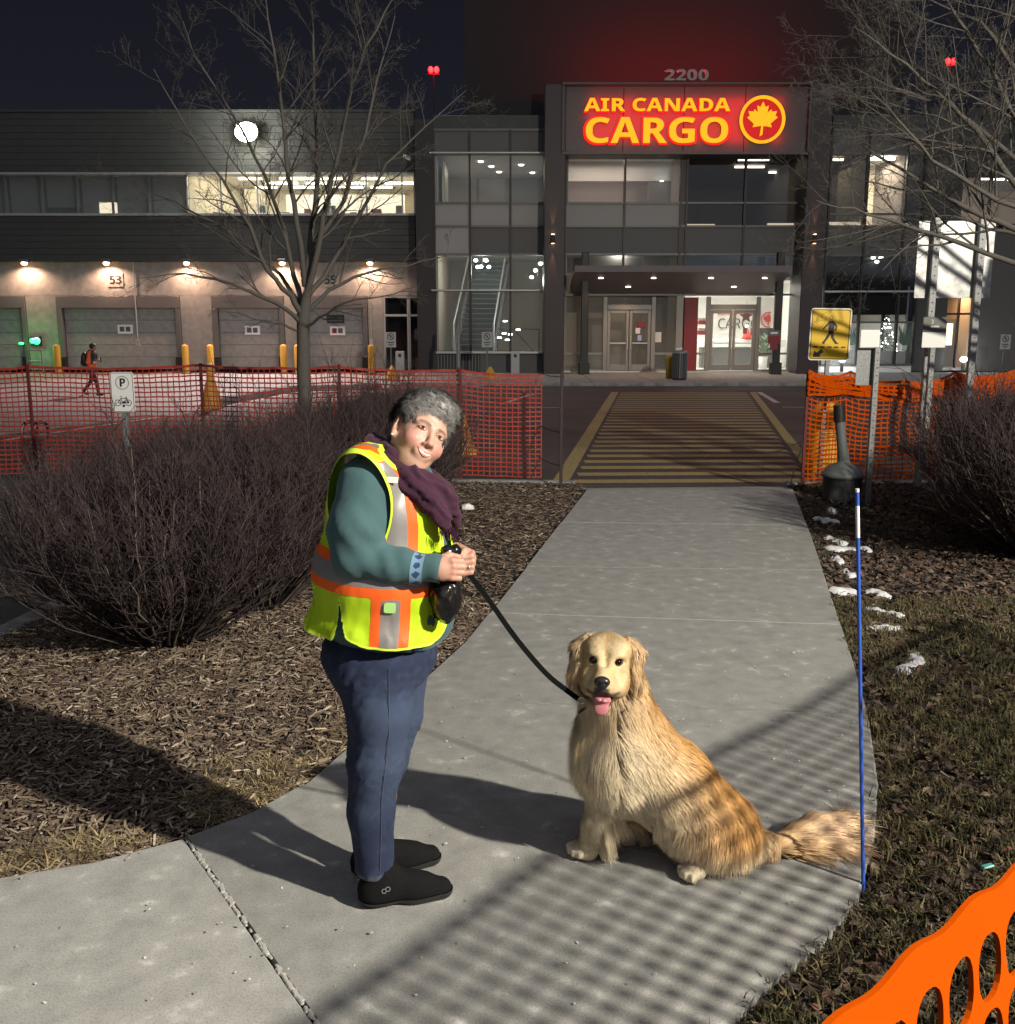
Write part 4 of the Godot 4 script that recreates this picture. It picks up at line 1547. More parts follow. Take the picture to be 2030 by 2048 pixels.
func leaf_outline() -> PackedVector2Array:
	# half of a maple leaf, mirrored
	var half := [Vector2(0, 1.0), Vector2(0.16, 0.68), Vector2(0.34, 0.78), Vector2(0.27, 0.34), Vector2(0.5, 0.56), Vector2(0.56, 0.42), Vector2(0.86, 0.46), Vector2(0.76, 0.2), Vector2(0.92, 0.1), Vector2(0.5, -0.26), Vector2(0.57, -0.46), Vector2(0.06, -0.38), Vector2(0.05, -0.45)]
	var out := PackedVector2Array()
	for p in half:
		out.append(p)
	out.append(Vector2(0.03, -0.9))
	out.append(Vector2(-0.12, -1.0))
	for k in range(half.size() - 1, 0, -1):
		out.append(Vector2(-half[k].x, half[k].y))
	return out


func roundel(parent: Node3D, at: Vector3, radius: float, ring_mat: Material, leaf_mat: Material, back: Material = null) -> void:
	var m := MB.new()
	m.lathe(at, [Vector2(radius * 0.87, -0.03), Vector2(radius, -0.03), Vector2(radius, 0.03), Vector2(radius * 0.87, 0.03), Vector2(radius * 0.87, -0.03)], 48, true, Basis(Vector3.RIGHT, PI / 2))
	part(parent, "emblem_ring", m, ring_mat)
	var poly := leaf_outline()
	for k in poly.size():
		poly[k] *= radius * 0.72
	var m2 := MB.new()
	m2.prism(poly, 0.03, -0.03, Transform3D(Basis.IDENTITY, at + Vector3(0, radius * 0.02, 0.0)))
	part(parent, "emblem_leaf", m2, leaf_mat)
	if back:
		var m3 := MB.new()
		m3.lathe(at + Vector3(0, 0, -0.06), [Vector2(0.0, 0.03), Vector2(radius * 0.99, 0.03), Vector2(radius * 0.99, -0.03)], 48, true, Basis(Vector3.RIGHT, PI / 2))
		part(parent, "emblem_back", m3, back)


# ---------------------------------------------------------------- ground, path, kerbs, markings
const ROAD := -0.1      # the asphalt lies a kerb's height below the path

var path_outline := PackedVector2Array([
	Vector2(0.86, -10.95), Vector2(0.173, -7.58), Vector2(-0.237, -5.62), Vector2(-0.47, -4.85), Vector2(-0.695, -4.142), Vector2(-0.802, -3.807), Vector2(-0.96, -3.55),
	Vector2(-1.152, -3.361), Vector2(-1.41, -3.197), Vector2(-1.687, -3.096), Vector2(-2.3, -2.95), Vector2(-3.6, -2.8), Vector2(-7.0, -2.6), Vector2(-7.0, 1.3), Vector2(-2.5, 0.6), Vector2(-1.3, -0.2),
	Vector2(-0.6, -0.95), Vector2(-0.1, -1.6), Vector2(0.3, -2.05), Vector2(0.589, -2.379), Vector2(0.768, -2.582), Vector2(0.933, -2.731), Vector2(1.13, -2.986), Vector2(1.314, -3.361),
	Vector2(1.479, -3.783), Vector2(1.672, -4.438), Vector2(1.87, -5.252), Vector2(2.249, -6.943), Vector2(2.61, -8.558), Vector2(3.13, -11.0)])
var left_bed := PackedVector2Array()
var right_bed := PackedVector2Array()


func cut(poly: PackedVector2Array, a: Vector2, b: Vector2, gap: float) -> Array:
	# the two sides of the line from a to b, gap apart
	var dir := (b - a).normalized()
	var side := Vector2(-dir.y, dir.x)
	var out := []
	for s in [1.0, -1.0]:
		var o: Vector2 = a + side * s * gap * 0.5
		var q := PackedVector2Array([o - dir * 60, o + dir * 60, o + dir * 60 + side * s * 60, o - dir * 60 + side * s * 60])
		out.append(Geometry2D.intersect_polygons(poly, q))
	return out


func sheet(poly: PackedVector2Array, y: float) -> MB:
	var m := MB.new()
	var t := Geometry2D.triangulate_polygon(poly)
	for k in range(0, t.size(), 3):
		var a := Vector3(poly[t[k]].x, y, poly[t[k]].y)
		var b := Vector3(poly[t[k + 1]].x, y, poly[t[k + 1]].y)
		var d := Vector3(poly[t[k + 2]].x, y, poly[t[k + 2]].y)
		if (b - a).cross(d - a).y < 0:
			m.tri(a, d, b)
		else:
			m.tri(a, b, d)
	return m


const LAID := Transform3D(Basis(Vector3(1, 0, 0), Vector3(0, 0, -1), Vector3(0, 1, 0)), Vector3.ZERO)   # xy outline (x, -z) laid flat


func slab_mesh(poly: PackedVector2Array, top: float, thick: float, ch: float) -> MB:
	var p := PackedVector2Array()
	for v in poly:
		p.append(Vector2(v.x, -v.y))
	var m := MB.new()
	m.prism(p, top, top - thick, LAID, ch)
	return m


func stripe(parent: Node3D, called: String, material: String, a: Vector3, b: Vector3, width: float, y: float) -> void:
	var d := (b - a)
	d.y = 0
	var side := Vector3(-d.z, 0, d.x).normalized() * width * 0.5
	var m := MB.new()
	var p := Vector3(a.x, y, a.z)
	var q := Vector3(b.x, y, b.z)
	m.quad(p + side, q + side, q - side, p - side)
	if m.n[0].y < 0:
		m = MB.new()
		m.quad(p - side, q - side, q + side, p + side)
	part(parent, called, m, kept[material])


func kerb(parent: Node3D, pts: Array, width: float, low: float, high: float) -> void:
	for k in pts.size() - 1:
		var a: Vector2 = pts[k]
		var b: Vector2 = pts[k + 1]
		var n := int(maxf(1.0, round(a.distance_to(b) / 1.8)))
		for j in n:
			var p := a.lerp(b, float(j) / n)
			var q := a.lerp(b, float(j + 1) / n)
			var d := (q - p).normalized()
			var m := MB.new()
			m.box(Vector3((p.x + q.x) / 2, (low + high) / 2, (p.y + q.y) / 2), Vector3(p.distance_to(q) - 0.008, high - low, width), 0.02, Basis(Vector3(d.x, 0, d.y), Vector3.UP, Vector3(-d.y, 0, d.x)))
			part(parent, "kerb_stone", m, kept["kerb_concrete"])


func ground_and_path() -> void:
	var w1 := cloudy("worn_yellow", 71, 0.03, [0.0, Color(0.1, 0.09, 0.055), 0.4, Color(0.26, 0.215, 0.09), 1.0, Color(0.34, 0.28, 0.11)], 512, 5)
	grained("yellow_marking", w1, 0.8, 0.7)
	var w2 := cloudy("worn_white", 72, 0.03, [0.0, Color(0.15, 0.15, 0.15), 0.45, Color(0.42, 0.42, 0.41), 1.0, Color(0.55, 0.55, 0.54)], 512, 5)
	grained("white_marking", w2, 0.8, 0.7)
	flat("sand_fill", Color(0.42, 0.41, 0.39), 1.0)
	flat("salt", Color(0.52, 0.52, 0.51), 1.0)
	var g := MB.new()
	var big := PackedVector2Array([Vector2(-220, 60), Vector2(220, 60), Vector2(220, -320), Vector2(-220, -320)])
	setting("ground", sheet(big, ROAD), kept["asphalt"])
	# the concrete path, slab by slab
	var path := thing("path", "", "")
	tag(path, "", "", "", "structure")
	var pieces := []
	var rest := [path_outline]
	var joints := [[Vector2(0.3, -9.15), Vector2(2.7, -9.0)], [Vector2(0.17, -7.446), Vector2(2.329, -7.33)], [Vector2(-0.193, -6.216), Vector2(2.008, -5.954)], [Vector2(-0.368, -4.705), Vector2(1.68, -4.535)], [Vector2(-0.798, -3.783), Vector2(1.096, -2.986)]]
	for j in joints:
		var next := []
		for poly in rest:
			var two := cut(poly, j[0], j[1], 0.012)
			# side +1 is the near one (larger z)
			next.append_array(two[0])
			pieces.append_array(two[1])
		rest = next
	for j in [[Vector2(-1.152, -3.361), Vector2(-0.498, -2.379)], [Vector2(-2.6, -3.0), Vector2(-2.2, 0.5)], [Vector2(-4.2, -3.0), Vector2(-4.0, 1.5)]]:
		var next := []
		for poly in rest:
			var two := cut(poly, j[0], j[1], 0.016)
			next.append_array(two[0])
			next.append_array(two[1])
		rest = next
	pieces.append_array(rest)
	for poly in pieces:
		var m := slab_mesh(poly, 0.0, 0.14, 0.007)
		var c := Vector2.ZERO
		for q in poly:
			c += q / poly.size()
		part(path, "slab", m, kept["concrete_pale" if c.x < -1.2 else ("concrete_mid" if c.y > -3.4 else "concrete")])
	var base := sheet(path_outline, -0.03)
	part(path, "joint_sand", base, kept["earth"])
	# pale grit packed into the joint beside the woman's feet
	var fill := MB.new()
	var fr := RandomNumberGenerator.new()
	fr.seed = 3
	for k in 150:
		var t := fr.randf() * 1.25
		var c := Vector2(-1.152, -3.361).lerp(Vector2(-0.498, -2.379), t)
		fill.box(Vector3(c.x + fr.randf_range(-0.005, 0.005), -0.003, c.y), Vector3(0.011, 0.008, 0.026) * fr.randf_range(0.5, 1.4), 0.003, Basis(Vector3.UP, 0.58 + fr.randf_range(-0.3, 0.3)))
	part(path, "joint_grit", fill, kept["sand_fill"]).set_meta("kind", "stuff")
	# beds of earth on both sides
	left_bed = PackedVector2Array([Vector2(0.84, -11.55), Vector2(-2.72, -11.9), Vector2(-2.85, -6.9), Vector2(-2.98, -5.8), Vector2(-3.3, -3.6), Vector2(-3.5, -2.82), Vector2(-2.3, -2.95), Vector2(-1.687, -3.096), Vector2(-1.41, -3.197), Vector2(-1.152, -3.361), Vector2(-0.96, -3.55), Vector2(-0.802, -3.807), Vector2(-0.695, -4.142), Vector2(-0.47, -4.85), Vector2(-0.237, -5.62), Vector2(0.173, -7.58), Vector2(0.86, -10.95)])
	right_bed = PackedVector2Array([Vector2(3.13, -11.0), Vector2(3.2, -11.5), Vector2(12, -12.2), Vector2(12, 5), Vector2(-3.0, 5.0), Vector2(-2.5, 0.6), Vector2(-1.3, -0.2), Vector2(-0.6, -0.95), Vector2(-0.1, -1.6), Vector2(0.3, -2.05), Vector2(0.589, -2.379), Vector2(0.768, -2.582), Vector2(0.933, -2.731), Vector2(1.13, -2.986), Vector2(1.314, -3.361), Vector2(1.479, -3.783), Vector2(1.672, -4.438), Vector2(1.87, -5.252), Vector2(2.249, -6.943), Vector2(2.61, -8.558)])
	setting("planting_bed", sheet(left_bed, -0.035), kept["earth"])
	setting("lawn_ground", sheet(right_bed, -0.035), kept["earth"])
	var k1 := thing("kerb", "", "")
	tag(k1, "", "", "", "structure")
	kerb(k1, [Vector2(-3.62, -2.82), Vector2(-3.4, -3.6), Vector2(-3.06, -5.8), Vector2(-2.93, -6.9), Vector2(-2.8, -11.97), Vector2(0.8, -11.63)], 0.15, -0.3, -0.012)
	kerb(k1, [Vector2(3.2, -11.58), Vector2(12, -12.28)], 0.15, -0.3, -0.012)
	# ramp from the path down to the road
	var ramp := MB.new()
	ramp.quad(Vector3(0.84, -0.004, -10.96), Vector3(3.14, -0.004, -11.0), Vector3(3.25, ROAD + 0.008, -11.75), Vector3(0.7, ROAD + 0.008, -11.6))
	ramp.quad(Vector3(0.84, -0.3, -10.96), Vector3(0.84, -0.004, -10.96), Vector3(0.7, ROAD + 0.008, -11.6), Vector3(0.7, -0.3, -11.6))
	setting("path_ramp", ramp, kept["concrete"])
	# pale concrete apron in front of the docks
	var ap1 := cloudy("apron", 75, 0.02, [0.0, Color(0.13, 0.125, 0.12), 0.5, Color(0.2, 0.195, 0.19), 1.0, Color(0.3, 0.29, 0.285)], 512, 5)
	grained("apron", ap1, 0.25, 0.7)
	setting("yard_apron", sheet(PackedVector2Array([Vector2(-28, -37.95), Vector2(-3.2, -37.95), Vector2(-3.2, -27.4), Vector2(-5.616, -27.226), Vector2(-6.449, -22.308), Vector2(-9.5, -15.0), Vector2(-28, -14.0)]), ROAD + 0.003), kept["apron"])
	# the yellow crossing
	var cw := thing("road_marking", "", "")
	tag(cw, "", "", "", "structure")
	var n := 27
	var l0 := Vector3(0.593, -0.1, -11.894)
	var l1 := Vector3(2.904, -0.1, -27.631)
	var r0 := Vector3(4.049, -0.1, -13.446)
	var r1 := Vector3(6.631, -0.1, -27.631)
	l0 = Vector3(0.6, 0, -11.85)
	r0 = Vector3(3.75, 0, -11.95)
	for k in n:
		var t := (k + 0.5) / n
		var a := l0.lerp(l1, t)
		var b := r0.lerp(r1, t)
		stripe(cw, "stripe", "yellow_marking", a + Vector3(0.16, 0, 0), b - Vector3(0.16, 0, 0), 0.27, ROAD + 0.004)
	stripe(cw, "edge_line", "yellow_marking", l0, l1, 0.2, ROAD + 0.005)
	stripe(cw, "edge_line", "yellow_marking", r0, r1, 0.16, ROAD + 0.005)
	var ln := thing("road_marking", "", "")
	tag(ln, "", "", "", "structure")
	for e in [[Vector3(-8.378, -0.1, -15.716), Vector3(-6.472, -0.1, -22.308), 0.12], [Vector3(6.803, -0.1, -27.631), Vector3(6.358, -0.1, -24.049), 0.14], [Vector3(6.155, -0.1, -22.86), Vector3(6.709, -0.1, -22.719), 0.1], [Vector3(-0.153, -0.1, -23.589), Vector3(0.743, -0.1, -27.226), 0.14], [Vector3(0.5, -0.1, -22.581), Vector3(1.212, -0.1, -22.719), 0.1], [Vector3(-4.71, -0.1, -25.365), Vector3(-2.338, -0.1, -25.365), 0.12]]:
		stripe(ln, "stripe", "white_marking", e[0], e[1], e[2], ROAD + 0.004)
	stripe(ln, "stripe", "yellow_marking", Vector3(-3.874, -0.1, -6.792), Vector3(-3.402, -0.1, -7.056), 0.1, ROAD + 0.004)
	# kerb of the traffic island in the yard, and the pavement in front of the building
	var k2 := thing("kerb", "", "")
	tag(k2, "", "", "", "structure")
	kerb(k2, [Vector2(-6.688, -23.146), Vector2(-5.928, -28.048), Vector2(-3.534, -28.697)], 0.3, ROAD - 0.1, ROAD + 0.16)
	var fp := thing("front_pavement", "", "")
	tag(fp, "", "", "", "structure")
	for k in 12:
		var m := MB.new()
		m.span(Vector3(-3.0 + k * 1.85, -0.2, -36.35), Vector3(-3.0 + k * 1.85 + 1.84, 0.0, -30.4), 0.015)
		part(fp, "slab", m, kept["concrete"])
	kerb(fp, [Vector2(-3.0, -30.3), Vector2(19.2, -30.3)], 0.16, -0.3, 0.004)
	kerb(fp, [Vector2(-3.1, -36.3), Vector2(-3.1, -30.3)], 0.16, -0.3, 0.004)


# ---------------------------------------------------------------- loose cover of the beds
func inside_pick(poly: PackedVector2Array, box: Rect2, r: RandomNumberGenerator) -> Vector2:
	for t in 60:
		var p := Vector2(r.randf_range(box.position.x, box.end.x), r.randf_range(box.position.y, box.end.y))
		if Geometry2D.is_point_in_polygon(p, poly):
			return p
	return Vector2(INF, INF)


func scatter(called: String, mesh_: Mesh, material: Material, spots: Array, colours: Array, seed_: int, scale_lo: float, scale_hi: float, tilt: float, y: float) -> void:
	# spots: [[Rect2, polygon, how many], ...]
	var r := RandomNumberGenerator.new()
	r.seed = seed_
	var at: Array[Transform3D] = []
	var col := PackedColorArray()
	for s in spots:
		for k in s[2]:
			var p := inside_pick(s[1], s[0], r)
			if p.x == INF:
				continue
			var b := Basis(Vector3.UP, r.randf() * TAU) * Basis(Vector3.RIGHT, r.randf_range(-tilt, tilt)) * Basis(Vector3.BACK, r.randf_range(-tilt, tilt))
			var sc := r.randf_range(scale_lo, scale_hi)
			at.append(Transform3D(b.scaled(Vector3(sc * r.randf_range(0.7, 1.3), sc, sc)), Vector3(p.x, y + r.randf_range(0.0, 0.015), p.y)))
			var c: Color = colours[r.randi() % colours.size()]
			var f := r.randf_range(0.7, 1.3)
			col.append(Color(c.r * f, c.g * f, c.b * f))
	spread(called, mesh_, material, at, col)


func spread(called: String, mesh_: Mesh, material: Material, at: Array[Transform3D], col: PackedColorArray) -> void:
	var mm := MultiMesh.new()
	mm.transform_format = MultiMesh.TRANSFORM_3D
	mm.use_colors = true
	mm.mesh = mesh_
	mm.instance_count = at.size()
	for k in at.size():
		mm.set_instance_transform(k, at[k])
		mm.set_instance_color(k, col[k])
	var o := MultiMeshInstance3D.new()
	o.name = numbered(called)
	o.multimesh = mm
	o.material_override = material
	add_child(o)
	o.set_meta("kind", "stuff")


func chip_mesh(l: float, w: float, h: float) -> ArrayMesh:
	var m := MB.new()
	var a := Vector3(-l, 0, -w * 0.6)
	var b := Vector3(-l * 0.9, 0, w)
	var c := Vector3(l, 0, w * 0.7)
	var d := Vector3(l * 0.8, 0, -w)
	var up := Vector3(0, h, 0)
	m.quad(b + up, c + up, d + up, a + up)
	m.quad(a, d, d + up, a + up)
	m.quad(b, a, a + up, b + up)
	m.quad(c, b, b + up, c + up)
	m.quad(d, c, c + up, d + up)
	return m.commit()


func leaf_mesh() -> ArrayMesh:
	var m := MB.new()
	var mid := [Vector3(0, 0, -0.03), Vector3(0, 0.006, 0.0), Vector3(0, 0.0, 0.035)]
	for s in [-1.0, 1.0]:
		var e := Vector3(s * 0.018, 0.014, 0.0)
		var e2 := Vector3(s * 0.012, 0.009, 0.02)
		m.tri(mid[0], e, mid[1])
		m.tri(mid[1], e, e2)
		m.tri(mid[1], e2, mid[2])
	return m.commit()


func tuft_mesh(seed_: int, blades: int, height: float, lean: float) -> ArrayMesh:
	var r := RandomNumberGenerator.new()
	r.seed = seed_
	var m := MB.new()
	for k in blades:
		var a := r.randf() * TAU
		var out := Vector3(cos(a), 0, sin(a))
		var side := Vector3(-sin(a), 0, cos(a)) * 0.0022
		var root := Vector3(r.randf_range(-0.03, 0.03), 0, r.randf_range(-0.03, 0.03))
		var h := height * r.randf_range(0.5, 1.2)
		var b := root + out * lean * h * 0.35 + Vector3(0, h * 0.65, 0)
		var t := root + out * lean * h + Vector3(0, h * r.randf_range(0.7, 1.0), 0)
		m.quad(root - side, root + side, b + side * 0.8, b - side * 0.8)
		m.tri(b - side * 0.8, b + side * 0.8, t)
	return m.commit()


func ground_cover() -> void:
	var tint := flat("loose_cover", Color.WHITE, 0.9, 0.0, true)
	var dark := [Color(0.06, 0.042, 0.03), Color(0.12, 0.085, 0.06), Color(0.17, 0.125, 0.088), Color(0.085, 0.06, 0.047), Color(0.21, 0.16, 0.113), Color(0.14, 0.09, 0.068)]
	var pale := [Color(0.3, 0.24, 0.17), Color(0.45, 0.38, 0.29), Color(0.22, 0.17, 0.12), Color(0.27, 0.215, 0.16)]
	var near := Rect2(-3.6, -6.6, 3.6, 3.9)
	var far := Rect2(-2.9, -11.9, 3.9, 5.3)
	scatter("mulch_chips", chip_mesh(0.022, 0.0038, 0.004), tint, [[near, left_bed, 20000], [far, left_bed, 11000]], dark, 1, 0.5, 1.6, 0.45, -0.034)
	scatter("mulch_chips", chip_mesh(0.02, 0.003, 0.003), tint, [[near, left_bed, 11000], [far, left_bed, 4000]], dark + pale, 2, 0.7, 1.6, 0.4, -0.026)
	scatter("mulch_chips", chip_mesh(0.017, 0.0065, 0.004), tint, [[near, left_bed, 600], [far, left_bed, 420]], pale, 3, 0.5, 1.2, 0.4, -0.02)
	# yellowed grass along the path's left edge
	var dry := [Color(0.27, 0.205, 0.1), Color(0.2, 0.155, 0.08), Color(0.36, 0.285, 0.15), Color(0.13, 0.1, 0.06)]
	var edge_dry := [[Rect2(-1.25, -4.05, 0.42, 0.55), left_bed, 200], [Rect2(-1.75, -3.4, 0.5, 0.32), left_bed, 140], [Rect2(-2.6, -3.3, 0.7, 0.35), left_bed, 130], [Rect2(-0.85, -4.6, 0.25, 0.5), left_bed, 40], [Rect2(-2.7, -4.1, 0.6, 0.5), left_bed, 70]]
	scatter("dry_grass", tuft_mesh(4, 12, 0.017, 3.2), tint, edge_dry, dry, 4, 0.7, 1.4, 0.3, -0.034)
	# right side: fallen leaves, then grass towards the camera
	var rnear := Rect2(-0.4, -4.6, 3.4, 3.6)
	var rmid := Rect2(1.5, -8.0, 4.0, 3.6)
	var rfar := Rect2(2.3, -11.6, 4.0, 3.6)
	var leafy := [Color(0.06, 0.04, 0.03), Color(0.09, 0.06, 0.04), Color(0.045, 0.03, 0.026), Color(0.13, 0.095, 0.065), Color(0.075, 0.055, 0.045), Color(0.1, 0.05, 0.035)]
	scatter("fallen_leaves", leaf_mesh(), tint, [[rnear, right_bed, 7000], [rmid, right_bed, 8000], [rfar, right_bed, 4000]], leafy, 5, 0.5, 1.15, 0.7, -0.03)
	scatter("fallen_leaves", chip_mesh(0.022, 0.004, 0.003), tint, [[rnear, right_bed, 5000], [rmid, right_bed, 3500]], dark + [Color(0.2, 0.16, 0.11)], 6, 0.6, 1.4, 0.5, -0.03)
	var green := [Color(0.05, 0.055, 0.018), Color(0.075, 0.07, 0.025), Color(0.1, 0.085, 0.035), Color(0.06, 0.05, 0.025), Color(0.16, 0.125, 0.06)]
	scatter("grass", tuft_mesh(7, 9, 0.045, 0.9), tint, [[rnear, right_bed, 5200], [Rect2(1.9, -6.6, 3.0, 3.4), right_bed, 5600], [rfar, right_bed, 700]], green, 7, 0.6, 1.3, 0.4, -0.034)
	# grit and salt specks on the path
	var speck := MB.new()
	speck.box(Vector3(0, 0.001, 0), Vector3(0.008, 0.002, 0.006), 0.0015, Basis(Vector3.UP, 0.4))
	scatter("salt_grit", speck.commit(), tint, [[Rect2(-2.5, -4.7, 4.2, 2.6), path_outline, 260], [Rect2(-0.4, -11, 3.2, 6.3), path_outline, 260]], [Color(0.6, 0.6, 0.58), Color(0.45, 0.44, 0.42), Color(0.3, 0.29, 0.27)], 9, 0.4, 1.3, 0.2, 0.001)


# ---------------------------------------------------------------- bare twigs
class Twigs:
	# three-sided tapering sticks, gathered into one mesh
	var v := PackedVector3Array()
	var n := PackedVector3Array()
	var c := PackedColorArray()
	var f := PackedInt32Array()

	func stick(pts: PackedVector3Array, r0: float, r1: float, col: Color, sides := 3) -> void:
		var total := pts.size()
		var last := -1
		var side := Vector3.ZERO
		for k in total:
			var dir := (pts[mini(k + 1, total - 1)] - pts[maxi(k - 1, 0)]).normalized()
			if k == 0:
				side = Vector3.UP.cross(dir) if absf(dir.y) < 0.9 else Vector3.RIGHT.cross(dir)
			side = (side - dir * side.dot(dir)).normalized()
			var other := dir.cross(side)
			var r := lerpf(r0, r1, float(k) / (total - 1))
			var first := v.size()
			for s in sides:
				var a := TAU * s / sides
				var o := side * cos(a) + other * sin(a)
				v.append(pts[k] + o * r)
				n.append(o)
				c.append(col)
			if last >= 0:
				for s in sides:
					var s2 := (s + 1) % sides
					f.append_array(PackedInt32Array([last + s, first + s, first + s2, last + s, first + s2, last + s2]))
			last = first

	func commit() -> ArrayMesh:
		var arrays := []
		arrays.resize(Mesh.ARRAY_MAX)
		arrays[Mesh.ARRAY_VERTEX] = v
		arrays[Mesh.ARRAY_NORMAL] = n
		arrays[Mesh.ARRAY_COLOR] = c
		arrays[Mesh.ARRAY_INDEX] = f
		var m := ArrayMesh.new()
		m.add_surface_from_arrays(Mesh.PRIMITIVE_TRIANGLES, arrays)
		return m


func shrub_parts(seed_: int, height: float, spread_: float, stems: int, twigs: int) -> Array:
	# a dense bare shrub: stems fanning out of one foot, twigs filling the outer half
	var r := RandomNumberGenerator.new()
	r.seed = seed_
	var thick := Twigs.new()
	var thin := Twigs.new()
	for k in stems:
		var a := r.randf() * TAU
		var lean := sqrt(r.randf()) * spread_
		var wild := 1.0 if r.randf() > 0.14 else r.randf_range(1.08, 1.32)
		lean *= wild
		var top := Vector3(cos(a) * lean, wild * height * r.randf_range(0.62, 1.0) * (1.0 - 0.22 * pow(lean / spread_, 2.0)), sin(a) * lean)
		var foot := Vector3(cos(a), 0, sin(a)) * r.randf_range(0.0, 0.16)
		var pts := PackedVector3Array()
		for j in 6:
			var t := j / 5.0
			var p := foot.lerp(top, t)
			var bow := sin(t * PI) * 0.14
			p += Vector3(cos(a), -0.1, sin(a)) * bow * lean + Vector3(r.randf_range(-1, 1), r.randf_range(-1, 1), r.randf_range(-1, 1)) * 0.02
			pts.append(p)
		var g := r.randf_range(0.7, 1.5)
		var col := Color(0.05 * g, 0.036 * g, 0.034 * g)
		if r.randf() < 0.12:
			col = Color(0.15, 0.12, 0.095)
		thick.stick(pts, r.randf_range(0.0035, 0.011), 0.0022, col)
		for q in twigs:
			var t := sqrt(r.randf_range(0.06, 1.0))
			var i := mini(int(t * 5.0), 4)
			var from := pts[i].lerp(pts[i + 1], t * 5.0 - i)
			var axis := (pts[i + 1] - pts[i]).normalized()
			var d := (axis + Vector3(r.randf_range(-1, 1), r.randf_range(-0.5, 0.9), r.randf_range(-1, 1)) * 0.9).normalized()
			var l := r.randf_range(0.08, 0.26)
			var d2 := (d + Vector3(r.randf_range(-1, 1), r.randf_range(-0.2, 0.9), r.randf_range(-1, 1)) * 0.5).normalized()
			var g2 := r.randf_range(0.6, 1.6)
			thin.stick(PackedVector3Array([from, from + d * l * 0.5, from + d * l * 0.5 + d2 * l * 0.5]), 0.0024, 0.0011, Color(0.045 * g2, 0.03 * g2, 0.032 * g2))
			if r.randf() < 0.5:
				var m := from + d * l * 0.5
				var d3 := (d + Vector3(r.randf_range(-1, 1), r.randf_range(-0.6, 0.9), r.randf_range(-1, 1))).normalized()
				thin.stick(PackedVector3Array([m, m + d3 * l * 0.5]), 0.0018, 0.001, Color(0.05 * g2, 0.032 * g2, 0.034 * g2))
	return [thick.commit(), thin.commit()]


func grow(w: Array, from: Vector3, dir: Vector3, length: float, radius: float, level: int, r: RandomNumberGenerator, col: Color) -> void:
	# w: one Twigs per level
	var steps := 5 if level < 2 else 4
	var pts := PackedVector3Array([from])
	var d := dir
	var p := from
	for k in steps:
		d = (d + Vector3(r.randf_range(-1, 1), r.randf_range(-1, 1) + 0.14, r.randf_range(-1, 1)) * 0.2).normalized()
		p += d * length / steps
		pts.append(p)
	branch(w, pts, radius, radius * 0.4, level, r, col, length)


func branch(w: Array, pts: PackedVector3Array, r0: float, r1: float, level: int, r: RandomNumberGenerator, col: Color, length: float, shoots := -1) -> void:
	(w[mini(level, 2)] as Twigs).stick(pts, r0, r1, col, 7 if level == 0 else (4 if level == 1 else 3))
	if level >= 4 or length < 0.06:
		return
	var count: int = shoots if shoots >= 0 else [7, 6, 5, 3][level]
	for k in count:
		var t := lerpf(0.22, 0.98, (k + r.randf()) / count)
		var i := mini(int(t * (pts.size() - 1)), pts.size() - 2)
		var f := t * (pts.size() - 1) - i
		var from := pts[i].lerp(pts[i + 1], f)
		var axis := (pts[i + 1] - pts[i]).normalized()
		var across := axis.cross(Vector3(r.randf_range(-1, 1), r.randf_range(-1, 1), r.randf_range(-1, 1))).normalized()
		var out := (axis * 0.75 + across * r.randf_range(0.55, 1.0) + Vector3(0, 0.12, 0)).normalized()
		var l := length * r.randf_range(0.3, 0.55) * (1.15 - 0.5 * t)
		var rr := maxf(lerpf(r0, r1, t) * 0.5, 0.0015)
		grow(w, from, out, l, rr, level + 1, r, col)


func tree(called: String, label: String, trunk: PackedVector3Array, tr: Array, limbs: Array, seed_: int) -> void:
	# trunk: a polyline; limbs: [polyline, first radius, last radius]
	var r := RandomNumberGenerator.new()
	r.seed = seed_
	var t := thing(called, label, "tree")
	var bark := flat("bark", Color.WHITE, 0.9, 0.0, true)
	var col := Color(0.085, 0.078, 0.07)
	var m := MB.new()
	m.tinted = true
	m.tint = col
	var smooth := []
	for p in trunk:
		smooth.append(p)
	m.tube(smooth, tr, 14)
	for k in m.v.size():
		var a := atan2(m.n[k].z, m.n[k].x)
		m.v[k] += m.n[k] * 0.004 * sin(a * 9.0 + m.v[k].y * 7.0)
	part(t, "trunk", m, bark)
	var fine := [Twigs.new(), Twigs.new(), Twigs.new()]
	for l in limbs:
		var lw := Twigs.new()
		var w := [lw, fine[1], fine[2]]
		var pts: PackedVector3Array = l[0]
		var dense := PackedVector3Array()
		for k in pts.size() - 1:
			for j in 3:
				dense.append(pts[k].lerp(pts[k + 1], j / 3.0) + Vector3(r.randf_range(-1, 1), r.randf_range(-1, 1), r.randf_range(-1, 1)) * 0.012)
		dense.append(pts[-1])
		var length := 0.0
		for k in pts.size() - 1:
			length += pts[k].distance_to(pts[k + 1])
		branch(w, dense, l[1] * 0.72, l[2] * 0.8, 0, r, col, length * 0.62, int(length * 4.2) + 2)
		part(t, "limb", lw.commit(), bark)
	part(t, "branches", (fine[1] as Twigs).commit(), bark).set_meta("kind", "stuff")
	part(t, "twigs", (fine[2] as Twigs).commit(), bark).set_meta("kind", "stuff")


